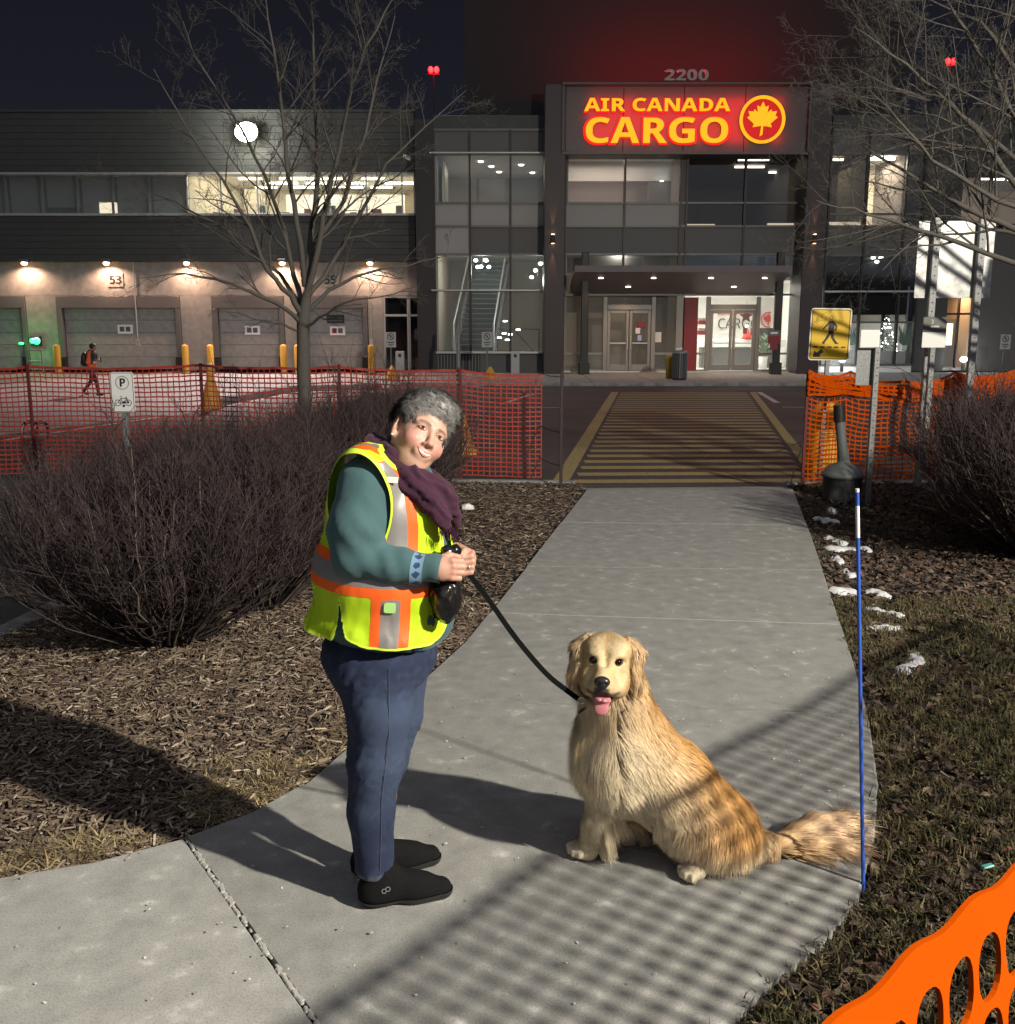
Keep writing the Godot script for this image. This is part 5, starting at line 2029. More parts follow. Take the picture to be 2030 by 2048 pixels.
func plants() -> void:
	var bark := flat("shrub_bark", Color.WHITE, 0.85, 0.0, true)
	var kinds := []
	for k in 3:
		kinds.append(shrub_parts(40 + k, 1.0, [0.75, 0.8, 0.7][k], 330, 15))
	# left hedge row and the bushes behind it: [x, z, height, width, label]
	var spots := [
		[-2.0, -5.75, 1.12, 1.2, "nearest bare bush of the left hedge, its pale stems rising from the mulch"],
		[-1.62, -6.5, 1.16, 1.0, "bare bush behind the nearest one, its stems seen left of the woman"],
		[-2.75, -7.6, 1.0, 1.0, "bare bush leaning over the car park kerb at the left edge"],
		[-1.75, -7.5, 1.15, 1.1, "bare bush in the middle of the left hedge below the bicycle sign"],
		[-1.25, -8.2, 1.2, 1.0, "bare bush of the left hedge directly behind the woman's shoulder"],
		[-2.5, -8.4, 0.95, 1.1, "low bare bush in the back left of the hedge near the bicycle sign post"],
		[-1.35, -9.3, 1.2, 1.05, "bare bush of the left hedge beside the tree trunk"],
		[-1.05, -9.0, 1.2, 0.9, "bare bush right behind the woman's head"],
		[-1.15, -10.4, 1.22, 0.9, "bare bush at the far end of the left hedge against the orange netting"],
		[4.3, -7.9, 1.42, 1.5, "large dark bare bush on the right, nearest the path"],
		[5.4, -8.3, 1.45, 1.5, "large dark bare bush at the right edge of the picture"],
		[4.95, -9.4, 1.25, 1.3, "dark bare bush on the right between the two nearer ones and the netting"]]
	for k in spots.size():
		var s: Array = spots[k]
		var t := thing("bare_bush", s[4], "bush", Vector3(s[0], -0.035, s[1]), k * 2.1, "bare bushes of the hedges")
		var st := part(t, "stems", kinds[k % 3][0], bark)
		var tw := part(t, "twigs", kinds[k % 3][1], bark)
		st.set_meta("kind", "stuff")
		tw.set_meta("kind", "stuff")
		for o in [st, tw]:
			o.scale = Vector3(s[3], s[2], s[3])
	# the bare tree by the left fence
	var tb := Vector3(-2.1, -0.05, -10.6)
	tree("bare_tree", "bare young tree with an upright trunk in front of the left orange fence", PackedVector3Array([tb, Vector3(-2.112, 1.302, -10.6), Vector3(-2.1, 1.626, -10.6), Vector3(-2.085, 1.866, -10.6), Vector3(-2.051, 2.052, -10.6)]), [0.085, 0.067, 0.064, 0.067, 0.05], [
		[PackedVector3Array([Vector3(-2.06, 1.973, -10.6), Vector3(-2.013, 2.368, -10.6), Vector3(-1.979, 2.792, -10.7), Vector3(-1.927, 3.27, -10.8), Vector3(-1.925, 3.782, -10.8), Vector3(-1.916, 4.261, -10.7), Vector3(-1.918, 4.798, -10.7)]), 0.06, 0.008],
		[PackedVector3Array([Vector3(-2.051, 2.052, -10.6), Vector3(-1.923, 2.414, -10.5), Vector3(-1.805, 2.866, -10.4), Vector3(-1.655, 3.301, -10.3), Vector3(-1.522, 3.816, -10.2), Vector3(-1.319, 4.31, -10.1), Vector3(-1.038, 4.768, -10.1)]), 0.05, 0.007],
		[PackedVector3Array([Vector3(-2.092, 1.84, -10.6), Vector3(-2.193, 2.05, -10.5), Vector3(-2.389, 2.306, -10.4), Vector3(-2.53, 2.706, -10.3), Vector3(-2.739, 3.141, -10.2), Vector3(-3.067, 3.625, -10.2), Vector3(-3.304, 4.124, -10.1)]), 0.045, 0.005],
		[PackedVector3Array([Vector3(-2.078, 1.92, -10.6), Vector3(-2.219, 2.271, -10.8), Vector3(-2.32, 2.757, -10.9), Vector3(-2.512, 3.297, -11.0), Vector3(-2.838, 3.888, -11.1), Vector3(-3.19, 4.454, -11.1), Vector3(-3.305, 4.809, -11.1)]), 0.042, 0.005],
		[PackedVector3Array([Vector3(-2.105, 1.786, -10.6), Vector3(-2.323, 1.996, -10.4), Vector3(-2.686, 2.17, -10.2), Vector3(-3.085, 2.263, -10.0), Vector3(-3.485, 2.209, -9.9)]), 0.035, 0.004],
		[PackedVector3Array([Vector3(-2.057, 1.893, -10.6), Vector3(-1.839, 2.134, -10.7), Vector3(-1.467, 2.298, -10.8), Vector3(-1.036, 2.383, -10.9), Vector3(-0.598, 2.497, -11.0)]), 0.034, 0.004],
		[PackedVector3Array([Vector3(-2.052, 2.026, -10.6), Vector3(-1.821, 2.378, -10.8), Vector3(-1.519, 2.916, -10.9), Vector3(-1.247, 3.402, -11.0), Vector3(-0.865, 3.784, -11.1), Vector3(-0.427, 4.168, -11.2)]), 0.042, 0.004],
		[PackedVector3Array([Vector3(-2.058, 2.158, -10.6), Vector3(-2.081, 2.765, -10.4), Vector3(-2.14, 3.35, -10.3), Vector3(-2.147, 3.911, -10.2), Vector3(-2.201, 4.448, -10.1), Vector3(-2.214, 4.738, -10.0)]), 0.045, 0.006],
		[PackedVector3Array([Vector3(-2.079, 1.893, -10.6), Vector3(-2.367, 2.276, -10.9), Vector3(-2.897, 2.721, -11.1), Vector3(-3.556, 3.066, -11.3), Vector3(-4.253, 3.351, -11.4)]), 0.034, 0.004],
		[PackedVector3Array([Vector3(-2.097, 1.706, -10.6), Vector3(-1.922, 1.84, -10.5), Vector3(-1.617, 1.994, -10.3), Vector3(-1.235, 2.043, -10.2), Vector3(-0.861, 2.142, -10.1)]), 0.026, 0.003],
		[PackedVector3Array([Vector3(-2.103, 1.679, -10.6), Vector3(-2.3, 1.787, -10.5), Vector3(-2.518, 1.839, -10.3), Vector3(-2.906, 1.941, -10.2)]), 0.022, 0.003],
		[PackedVector3Array([Vector3(-1.998, 2.472, -10.6), Vector3(-1.65, 3.0, -10.7), Vector3(-1.444, 3.697, -10.9), Vector3(-1.279, 4.38, -11.0), Vector3(-1.145, 4.859, -11.1)]), 0.036, 0.005]], 17)
	# the tree on the right, its trunk outside the picture
	tree("bare_tree", "bare tree reaching in from the right edge, its branches over the silver board", PackedVector3Array([Vector3(5.75, -0.05, -9.0), Vector3(5.72, 1.2, -9.0), Vector3(5.7, 2.4, -9.0), Vector3(5.75, 3.2, -9.0)]), [0.12, 0.1, 0.1, 0.07], [
		[PackedVector3Array([Vector3(5.7, 2.0, -9.0), Vector3(4.345, 2.316, -9.0), Vector3(3.631, 2.516, -8.9), Vector3(3.258, 2.62, -8.8), Vector3(2.851, 2.716, -8.7), Vector3(2.512, 2.776, -8.6)]), 0.04, 0.004],
		[PackedVector3Array([Vector3(5.7, 2.3, -9.0), Vector3(4.391, 2.594, -9.1), Vector3(3.964, 2.762, -9.1), Vector3(3.585, 2.994, -9.2), Vector3(3.025, 3.326, -9.2), Vector3(2.982, 3.642, -9.2)]), 0.045, 0.004],
		[PackedVector3Array([Vector3(5.7, 2.5, -9.0), Vector3(4.236, 2.917, -8.8), Vector3(3.802, 3.343, -8.7), Vector3(3.42, 3.623, -8.6), Vector3(3.002, 3.876, -8.5), Vector3(2.667, 4.044, -8.4)]), 0.045, 0.004],
		[PackedVector3Array([Vector3(5.7, 2.7, -9.0), Vector3(4.315, 3.37, -9.0), Vector3(4.025, 3.873, -9.0), Vector3(3.683, 4.284, -9.0), Vector3(3.48, 4.648, -9.0)]), 0.045, 0.005],
		[PackedVector3Array([Vector3(5.7, 2.6, -9.0), Vector3(4.481, 3.216, -9.4), Vector3(3.942, 3.698, -9.6), Vector3(3.446, 3.876, -9.7), Vector3(3.035, 4.101, -9.8)]), 0.04, 0.004],
		[PackedVector3Array([Vector3(5.7, 2.2, -9.0), Vector3(4.563, 2.599, -9.6), Vector3(4.11, 2.749, -9.7), Vector3(3.634, 2.423, -9.8), Vector3(3.226, 2.332, -9.9)]), 0.03, 0.003],
		[PackedVector3Array([Vector3(5.7, 3.0, -9.0), Vector3(4.393, 3.834, -9.2), Vector3(4.035, 4.324, -9.3), Vector3(3.375, 4.605, -9.4)]), 0.04, 0.005],
		[PackedVector3Array([Vector3(5.7, 2.9, -9.0), Vector3(4.206, 3.979, -8.6), Vector3(3.912, 4.445, -8.6)]), 0.045, 0.006],
		[PackedVector3Array([Vector3(5.7, 2.4, -9.0), Vector3(3.979, 2.768, -8.6), Vector3(3.356, 3.068, -8.4), Vector3(3.004, 3.366, -8.3), Vector3(2.753, 3.539, -8.2)]), 0.035, 0.003]], 23)
	# a tuft of pale dead stalks under the bicycle sign
	var st2 := Twigs.new()
	var r := RandomNumberGenerator.new()
	r.seed = 12
	for k in 160:
		var a := r.randf() * TAU
		var l := r.randf_range(0.15, 0.5)
		var root := Vector3(r.randf_range(-0.5, 0.7), 0.35, r.randf_range(-0.3, 0.3))
		var d := Vector3(cos(a) * 0.8, 0.7, sin(a) * 0.8)
		var mid := root + d * l * 0.6 + Vector3(0, 0.12, 0)
		st2.stick(PackedVector3Array([Vector3(root.x * 0.5, 0, root.z * 0.5), root, mid, mid + Vector3(d.x, -0.1, d.z) * l * 0.6]), 0.004, 0.0015, Color(0.2, 0.145, 0.09) * r.randf_range(0.6, 1.3))
	single("dry_stalks", st2.commit(), bark, "tuft of pale dead stalks below the bicycle parking sign", "plant", "", "stuff", Vector3(-2.9, 0, -9.6))


# ---------------------------------------------------------------- safety fencing
func netting(tops: Array, lows: Array, pitch: float, rows: int, ribbon: float, seed_: int, wave: float, band := 0.03) -> MB:
	# a plastic net between two polylines (same number of points), strands as flat ribbons
	var r := RandomNumberGenerator.new()
	r.seed = seed_
	var noise := FastNoiseLite.new()
	noise.seed = seed_
	noise.frequency = 0.9
	var m := MB.new()
	var grid := []
	for k in tops.size() - 1:
		var a: Vector3 = tops[k]
		var b: Vector3 = tops[k + 1]
		var a2: Vector3 = lows[k]
		var b2: Vector3 = lows[k + 1]
		var n := int(a.distance_to(b) / pitch)
		for j in (n if k < tops.size() - 2 else n + 1):
			var t := float(j) / n
			var col := PackedVector3Array()
			var hi: Vector3 = a.lerp(b, t)
			var lo_: Vector3 = a2.lerp(b2, t)
			hi.y -= sin(t * PI) * wave
			for i in rows + 1:
				var p: Vector3 = lo_.lerp(hi, float(i) / rows)
				p.z += noise.get_noise_3d(p.x * 1.3, p.y * 1.3, 3.0) * wave * 2.2
				p.y += noise.get_noise_3d(p.x * 2.2, p.y * 1.5, 9.0) * wave * 0.6
				col.append(p)
			grid.append(col)
	for j in grid.size():
		for i in rows + 1:
			var p: Vector3 = grid[j][i]
			if j + 1 < grid.size():
				var q: Vector3 = grid[j + 1][i]
				var h := ribbon * 0.5
				if i == rows:
					h = band * 0.5
				m.quad(p - Vector3(0, h, 0), q - Vector3(0, h, 0), q + Vector3(0, h, 0), p + Vector3(0, h, 0))
			if i < rows:
				var u: Vector3 = grid[j][i + 1]
				var w := ribbon * 0.36
				m.quad(p + Vector3(-w, 0, 0.002), p + Vector3(w, 0, 0.002), u + Vector3(w, 0, 0.002), u + Vector3(-w, 0, 0.002))
	return m


func fences() -> void:
	var plastic := flat("orange_plastic", Color(0.46, 0.062, 0.0), 0.7)
	plastic.metallic_specular = 0.15
	plastic.backlight_enabled = true
	plastic.backlight = Color(0.3, 0.06, 0.0)
	var red := flat("red_orange_plastic", Color(0.36, 0.045, 0.03), 0.55)
	red.backlight_enabled = true
	red.backlight = Color(0.5, 0.12, 0.08)
	flat("post_steel", Color(0.045, 0.03, 0.03), 0.6, 0.3)
	flat("post_red", Color(0.12, 0.015, 0.012), 0.6, 0.2)
	# left
	var f := thing("safety_fence", "red orange plastic safety netting on steel posts left of the crossing", "fence")
	var tops := [Vector3(-12.0, 1.268, -12.8), Vector3(-6.49, 1.267, -12.35), Vector3(-5.746, 1.269, -12.3), Vector3(-3.644, 1.286, -12.2), Vector3(-1.992, 1.276, -12.15), Vector3(-0.559, 1.241, -12.1), Vector3(0.403, 1.18, -12.07)]
	var lows := []
	for t in tops:
		lows.append(Vector3(t.x, -0.02, t.z))
	part(f, "netting", netting(tops, lows, 0.068, 22, 0.017, 3, 0.03), red)
	for k in [2, 3, 4, 5]:
		var m := MB.new()
		var t: Vector3 = tops[k]
		m.box(Vector3(t.x, t.y * 0.5 - 0.05, t.z + 0.02), Vector3(0.035, t.y + 0.16, 0.03), 0.004)
		part(f, "post", m, kept["post_red"])
	var e := thing("fence_post", "thin dark steel post with wire ties at the left of the crossing", "post", Vector3(0.6, 0, -11.3))
	var m := MB.new()
	m.box(Vector3(0, 0.6, 0), Vector3(0.035, 1.36, 0.03), 0.004)
	part(e, "post", m, kept["post_steel"])
	for y in [1.2, 0.58, 0.2]:
		var w := MB.new()
		w.tube([Vector3(0.03, y, 0), Vector3(-0.12, y - 0.01, -0.45), Vector3(-0.22, y + 0.005, -0.77)], [0.006], 5)
		part(e, "wire_tie", w, kept["post_steel"])
	# right: netting with its top rolled and crumpled
	var g := thing("safety_fence", "orange safety netting with a crumpled rolled top right of the crossing", "fence")
	var t2 := [Vector3(3.366, 1.187, -11.5), Vector3(3.842, 1.16, -11.55), Vector3(4.483, 1.083, -11.65), Vector3(5.147, 1.146, -11.8), Vector3(5.946, 1.159, -12.0), Vector3(11, 1.25, -12.6)]
	var l2 := []
	for t in t2:
		l2.append(Vector3(t.x, -0.02, t.z))
	part(g, "netting", netting(t2, l2, 0.066, 21, 0.016, 5, 0.05), plastic)
	for layer in 3:
		var up := []
		var dn := []
		for k in t2.size():
			var t: Vector3 = t2[k]
			up.append(t + Vector3(0.0, 0.07 - layer * 0.045 + 0.02 * sin(k * 2.1 + layer), 0.04 + 0.03 * layer))
			dn.append(t + Vector3(0.0, -0.08 - layer * 0.05 + 0.03 * cos(k * 1.7 + layer * 2.0), 0.05 + 0.025 * layer))
		part(g, "rolled_edge", netting(up, dn, 0.062, 3, 0.026, 20 + layer, 0.06, 0.03), plastic)
	for k in [0, 3]:
		var pm := MB.new()
		var t: Vector3 = t2[k]
		pm.box(Vector3(t.x, t.y * 0.5 - 0.02, t.z + 0.03), Vector3(0.036, t.y + 0.14, 0.03), 0.004)
		part(g, "post", pm, kept["post_red"])
	var cord := MB.new()
	cord.tube([Vector3(3.36, 0.45, -11.46), Vector3(3.25, 0.2, -11.4), Vector3(3.18, -0.03, -11.3)], [0.005], 5)
	cord.tube([Vector3(3.4, 0.5, -11.46), Vector3(3.1, 0.36, -11.5), Vector3(2.95, 0.33, -11.52)], [0.004], 5)
	part(g, "tie_cord", cord, kept["post_steel"])
	near_fence(plastic)


func near_fence(plastic: Material) -> void:
	# the fence the photographer leans over: oval holes punched in a thick net, top edge sagging
	var f := thing("near_safety_fence", "bright orange safety netting with oval holes right in front of the camera", "fence")
	var m := MB.new()
	var dir := Vector3(0.7, 0, -0.714)
	var away := Vector3(-0.714, 0, -0.7)
	var p0 := Vector3(0.173, 0, -0.495)
	var pw := 0.066
	var ph := 0.064
	var edge := 0.03
	var at := func(s: float, d: float, off: float) -> Vector3:
		# s along the net, d down from its top edge
		var top := 1.437
		if s > 0.0:
			top -= 0.17 * s if s < 0.7 else 0.119 - 0.05 * clampf(s - 0.9, 0.0, 2.2)
		else:
			top += 0.03 * sin(-s * 1.3)
		top += 0.0035 * sin(s * TAU / (pw * 1.9) + 0.9) * clampf(1.0 - d / 0.05, 0.0, 1.0)
		var p: Vector3 = p0 + dir * s + Vector3(0, top - d * 0.985, 0) - away * d * 0.13
		p += away * (0.02 * sin(s * 3.1 + d * 2.0) + off)
		return p
	var s0 := -3.3
	var cols := int(8.6 / pw)
	for k in cols:
		var sa := s0 + k * pw
		# the plain edge above the first holes, rounded over
		var up := 6
		for q in up:
			var xa := sa + pw * q / up
			var xb := sa + pw * (q + 1) / up
			m.quad(at.call(xa, edge, 0.002), at.call(xb, edge, 0.002), at.call(xb, 0.0, 0.002), at.call(xa, 0.0, 0.002))
			m.quad(at.call(xa, 0.0, -0.002), at.call(xb, 0.0, -0.002), at.call(xb, edge, -0.002), at.call(xa, edge, -0.002))
			m.quad(at.call(xa, 0.0, 0.002), at.call(xb, 0.0, 0.002), at.call(xb, 0.0, -0.002), at.call(xa, 0.0, -0.002))
		for j in 21:
			var close_by := absf(sa - 0.2) < 0.6 and j < 6
			var n := 24 if close_by else 8
			var c := Vector2(sa + pw * 0.5, edge + ph * (j + 0.5))
			for q in n:
				var ring := []
				for w in 2:
					var a := TAU * (q + w) / n
					var dx := cos(a)
					var dy := sin(a)
					var k1 := 1.0 / maxf(absf(dx), absf(dy))
					# outer point on the cell's border, inner on a rounded oval
					var outer := c + Vector2(dx * k1 * pw * 0.5, dy * k1 * ph * 0.5)
					var e := pow(pow(absf(dx), 2.4) + pow(absf(dy), 2.4), -1.0 / 2.4)
					var inner := c + Vector2(dx * e * pw * 0.41, dy * e * ph * 0.43)
					ring.append(outer)
					ring.append(inner)
				m.quad(at.call(ring[0].x, ring[0].y, 0.002), at.call(ring[1].x, ring[1].y, 0.002), at.call(ring[3].x, ring[3].y, 0.002), at.call(ring[2].x, ring[2].y, 0.002))
				if close_by:
					m.quad(at.call(ring[0].x, ring[0].y, -0.002), at.call(ring[2].x, ring[2].y, -0.002), at.call(ring[3].x, ring[3].y, -0.002), at.call(ring[1].x, ring[1].y, -0.002))
					m.quad(at.call(ring[1].x, ring[1].y, 0.002), at.call(ring[1].x, ring[1].y, -0.002), at.call(ring[3].x, ring[3].y, -0.002), at.call(ring[3].x, ring[3].y, 0.002))
	part(f, "netting", m, plastic)
	for s in [-2.6, 5.1]:
		var pm := MB.new()
		var p: Vector3 = p0 + dir * s
		pm.box(Vector3(p.x, 0.7, p.z), Vector3(0.04, 1.6, 0.035), 0.004)
		part(f, "post", pm, kept["post_steel"])


# ---------------------------------------------------------------- signs
func rounded(w: float, h: float, r: float) -> PackedVector2Array:
	var out := PackedVector2Array()
	for c in 4:
		var cx := (w / 2 - r) * (1 if c in [0, 3] else -1)
		var cy := (h / 2 - r) * (1 if c < 2 else -1)
		for k in 5:
			var a := PI / 2 * c + PI / 2 * k / 4
			out.append(Vector2(cx + cos(a) * r, cy + sin(a) * r))
	return out


func bar(m: MB, a: Vector2, b: Vector2, w: float, z: float) -> void:
	var d := (b - a).normalized()
	var s := Vector2(-d.y, d.x) * w / 2
	m.prism(PackedVector2Array([a - s, b - s, b + s, a + s]), z + 0.001, z)


func disc(m: MB, c: Vector2, r: float, z: float, inner := 0.0, n := 24) -> void:
	var zz := Vector3(c.x, c.y, z)
	if inner <= 0.0:
		var poly := PackedVector2Array()
		for k in n:
			poly.append(c + Vector2(cos(TAU * k / n), sin(TAU * k / n)) * r)
		m.prism(poly, z + 0.001, z)
	else:
		for k in n:
			var a := TAU * k / n
			var b := TAU * (k + 1) / n
			m.quad(zz + Vector3(cos(a) * inner, sin(a) * inner, 0.001), zz + Vector3(cos(a) * r, sin(a) * r, 0.001), zz + Vector3(cos(b) * r, sin(b) * r, 0.001), zz + Vector3(cos(b) * inner, sin(b) * inner, 0.001))


func galv_post(parent: Node3D, low: float, high: float, w := 0.05, depth := -0.03) -> void:
	# a perforated square sign post
	var m := MB.new()
	m.box(Vector3(0, (low + high) / 2, depth), Vector3(w, high - low, w), 0.004)
	part(parent, "post", m, kept["galvanised"])
	var h := MB.new()
	var y := low + 0.1
	while y < high - 0.03:
		disc(h, Vector2(0, y), w * 0.13, depth + w / 2, 0.0, 8)
		y += 0.075
	part(parent, "bolt_holes", h, kept["black"]).set_meta("kind", "stuff")


func signs() -> void:
	flat("sign_grey", Color(0.4, 0.4, 0.39), 0.5)
	flat("sign_red_dark", Color(0.22, 0.015, 0.02), 0.5)
	var gz := cloudy("zinc", 81, 0.05, [0.0, Color(0.16, 0.165, 0.17), 0.5, Color(0.24, 0.245, 0.25), 1.0, Color(0.34, 0.345, 0.35)], 256, 4)
	grained("galvanised", gz, 3.0, 0.45, null, 0.0, 0.35)
	var ym := flat("sign_yellow", Color(0.75, 0.47, 0.01), 0.35)
	# bicycle parking sign
	var s := thing("parking_sign", "small white sign with a P in a ring above a bicycle drawing", "sign", Vector3(-3.845, 1.111, -10.2))
	var m := MB.new()
	m.prism(rounded(0.235, 0.4, 0.03), 0.0, -0.006, Transform3D.IDENTITY, 0.002)
	part(s, "plate", m, kept["sign_white"])
	var bk := MB.new()
	var outer := rounded(0.222, 0.387, 0.026)
	var inner := rounded(0.212, 0.377, 0.022)
	for k in outer.size():
		var j := (k + 1) % outer.size()
		bk.quad(Vector3(inner[k].x, inner[k].y, 0.002), Vector3(outer[k].x, outer[k].y, 0.002), Vector3(outer[j].x, outer[j].y, 0.002), Vector3(inner[j].x, inner[j].y, 0.002))
	disc(bk, Vector2(-0.05, -0.105), 0.032, 0.002, 0.026)
	disc(bk, Vector2(0.055, -0.105), 0.032, 0.002, 0.026)
	for e in [[Vector2(-0.05, -0.105), Vector2(-0.02, -0.06)], [Vector2(-0.02, -0.06), Vector2(0.04, -0.06)], [Vector2(0.04, -0.06), Vector2(0.055, -0.105)], [Vector2(-0.02, -0.06), Vector2(0.0, -0.11)], [Vector2(0.0, -0.11), Vector2(0.04, -0.06)], [Vector2(-0.05, -0.105), Vector2(0.0, -0.11)], [Vector2(-0.028, -0.045), Vector2(-0.005, -0.045)], [Vector2(0.03, -0.042), Vector2(0.042, -0.06)]]:
		bar(bk, e[0], e[1], 0.006, 0.002)
	disc(bk, Vector2(0.012, -0.1), 0.013, 0.003)
	disc(bk, Vector2(0.05, -0.1), 0.012, 0.003)
	disc(bk, Vector2(0.006, -0.135), 0.013, 0.003)
	part(s, "bicycle_drawing", bk, kept["black"])
	var rg := MB.new()
	disc(rg, Vector2(0.005, 0.095), 0.068, 0.002, 0.06, 32)
	part(s, "ring", rg, kept["aluminium"])
	lettering(s, "letter", "P", 0.085, 0.002, Vector3(0.005, 0.055, 0.003), kept["black"])
	galv_post(s, -0.75, 0.15, 0.05, -0.032)
	# pedestrian crossing sign
	var y := thing("crossing_sign", "yellow pedestrian crossing sign with a black walking figure, dashes and an arrow", "sign", Vector3(3.75, 1.655, -12.0), -0.05)
	y.rotation.z = -0.015
	var pm := MB.new()
	pm.prism(rounded(0.47, 0.6, 0.035), 0.0, -0.006, Transform3D.IDENTITY, 0.002)
	part(y, "plate", pm, ym)
	var wm := MB.new()
	var o1 := rounded(0.468, 0.598, 0.034)
	var o2 := rounded(0.448, 0.578, 0.028)
	var o3 := rounded(0.436, 0.566, 0.024)
	var o4 := rounded(0.422, 0.552, 0.02)
	var bl := MB.new()
	for k in o1.size():
		var j := (k + 1) % o1.size()
		wm.quad(Vector3(o2[k].x, o2[k].y, 0.002), Vector3(o1[k].x, o1[k].y, 0.002), Vector3(o1[j].x, o1[j].y, 0.002), Vector3(o2[j].x, o2[j].y, 0.002))
		bl.quad(Vector3(o4[k].x, o4[k].y, 0.002), Vector3(o3[k].x, o3[k].y, 0.002), Vector3(o3[j].x, o3[j].y, 0.002), Vector3(o4[j].x, o4[j].y, 0.002))
	part(y, "white_edge", wm, kept["sign_white"])
	part(y, "black_border", bl, kept["black"])
	var fig := MB.new()
	fig.prism(PackedVector2Array([Vector2(-0.022, 0.155), Vector2(0.02, 0.16), Vector2(0.045, 0.125), Vector2(0.042, 0.04), Vector2(0.02, 0.015), Vector2(-0.018, 0.02), Vector2(-0.025, 0.06)]), 0.004, 0.002)
	for e in [[Vector2(0.0, 0.03), Vector2(-0.04, -0.05), 0.03], [Vector2(-0.04, -0.05), Vector2(-0.075, -0.1), 0.024], [Vector2(0.02, 0.03), Vector2(0.03, -0.04), 0.032], [Vector2(0.03, -0.04), Vector2(0.075, -0.1), 0.026], [Vector2(-0.01, 0.145), Vector2(-0.055, 0.095), 0.022], [Vector2(-0.055, 0.095), Vector2(-0.085, 0.06), 0.018], [Vector2(0.03, 0.14), Vector2(0.07, 0.09), 0.022], [Vector2(0.07, 0.09), Vector2(0.055, 0.045), 0.018], [Vector2(-0.085, -0.1), Vector2(-0.055, -0.1), 0.014], [Vector2(0.065, -0.1), Vector2(0.1, -0.1), 0.014]]:
		bar(fig, e[0], e[1], e[2], 0.003)
	part(y, "walking_figure", fig, kept["black"])
	var hd := MB.new()
	disc(hd, Vector2(0.0, 0.192), 0.024, 0.002, 0.016)
	part(y, "worn_head", hd, flat("worn_yellow_black", Color(0.3, 0.2, 0.02), 0.5))
	for k in 5:
		var dm := MB.new()
		bar(dm, Vector2(-0.185 + k * 0.08, -0.145), Vector2(-0.133 + k * 0.08, -0.145), 0.016, 0.002)
		part(y, "dash", dm, kept["black"])
	var am := MB.new()
	bar(am, Vector2(-0.075, -0.185), Vector2(-0.14, -0.235), 0.045, 0.002)
	am.prism(PackedVector2Array([Vector2(-0.18, -0.262), Vector2(-0.17, -0.185), Vector2(-0.085, -0.258)]), 0.004, 0.002)
	part(y, "arrow", am, kept["black"])
	galv_post(y, -1.72, 0.2, 0.05, -0.034)
	# the nearer post with bare plates, seen from the back
	var q := thing("sign_post", "galvanised post carrying two bare metal plates seen from behind", "sign post", Vector3(3.68, 0, -10.25))
	galv_post(q, -0.1, 1.632, 0.055, 0.0)
	bx(q, "upper_plate", "sign_white", 3.495 - 3.68, 3.685 - 3.68, 1.554, 1.725, 0.036, 0.04, 0.001)
	bx(q, "lower_plate", "galvanised", 3.496 - 3.68, 3.719 - 3.68, 1.176, 1.544, -0.04, -0.036, 0.001)
	# smoking area sign
	var k2 := thing("smoking_sign", "small sign, dark upper half with a cigarette symbol over a white lower half", "sign", Vector3(4.548, 1.691, -11.0))
	bx(k2, "upper_half", "frame_grey", -0.125, 0.125, 0.0, 0.16, -0.004, 0.0, 0.001)
	bx(k2, "lower_half", "sign_white", -0.125, 0.125, -0.16, 0.0, -0.004, 0.0, 0.001)
	var cg := MB.new()
	bar(cg, Vector2(-0.045, 0.06), Vector2(0.045, 0.06), 0.02, 0.001)
	bar(cg, Vector2(-0.03, 0.085), Vector2(-0.022, 0.115), 0.006, 0.001)
	bar(cg, Vector2(-0.022, 0.115), Vector2(-0.035, 0.135), 0.006, 0.001)
	part(k2, "cigarette_symbol", cg, kept["sign_white"])
	galv_post(k2, -1.55, -0.14, 0.055, -0.03)
	# silver board on two posts
	var sb := thing("silver_board", "big blank silver board on two steel posts behind the right branches", "sign", Vector3(4.863, 0, -11.3))
	var mot := cloudy("brushed_silver", 83, 0.015, [0.0, Color(0.3, 0.3, 0.3), 0.35, Color(0.5, 0.5, 0.49), 0.6, Color(0.62, 0.62, 0.6), 1.0, Color(0.72, 0.72, 0.7)], 256, 4)
	grained("silver_sheet", mot, 1.3, 0.35, null, 0.0, 0.55)
	bx(sb, "board", "silver_sheet", 4.441 - 4.863, 5.268 - 4.863, 2.056, 2.869, -0.06, -0.054, 0.001)
	for u in [4.612 - 4.863, 5.102 - 4.863]:
		var pn := Node3D.new()
		pn.name = "post"
		sb.add_child(pn, true)
		pn.position.x = u
		var b2 := MB.new()
		b2.box(Vector3(0, 1.4, 0), Vector3(0.075, 3.0, 0.06), 0.005)
		part(pn, "shaft", b2, kept["galvanised"])
		var hm := MB.new()
		for k in 28:
			disc(hm, Vector2(0, 0.2 + k * 0.095), 0.009, 0.031, 0.0, 8)
		part(pn, "bolt_holes", hm, kept["black"]).set_meta("kind", "stuff")
	# small regulation signs near the building
	var small := [[Vector3(-3.739, 1.199, -33.0), "small white no parking sign in front of the glazed wing door", 0.0], [Vector3(-0.652, 1.199, -33.0), "small no parking sign in front of the glass stair hall", 0.0], [Vector3(16.425, 1.111, -34.0), "dim small no parking sign by the wall at the right edge", 0.0]]
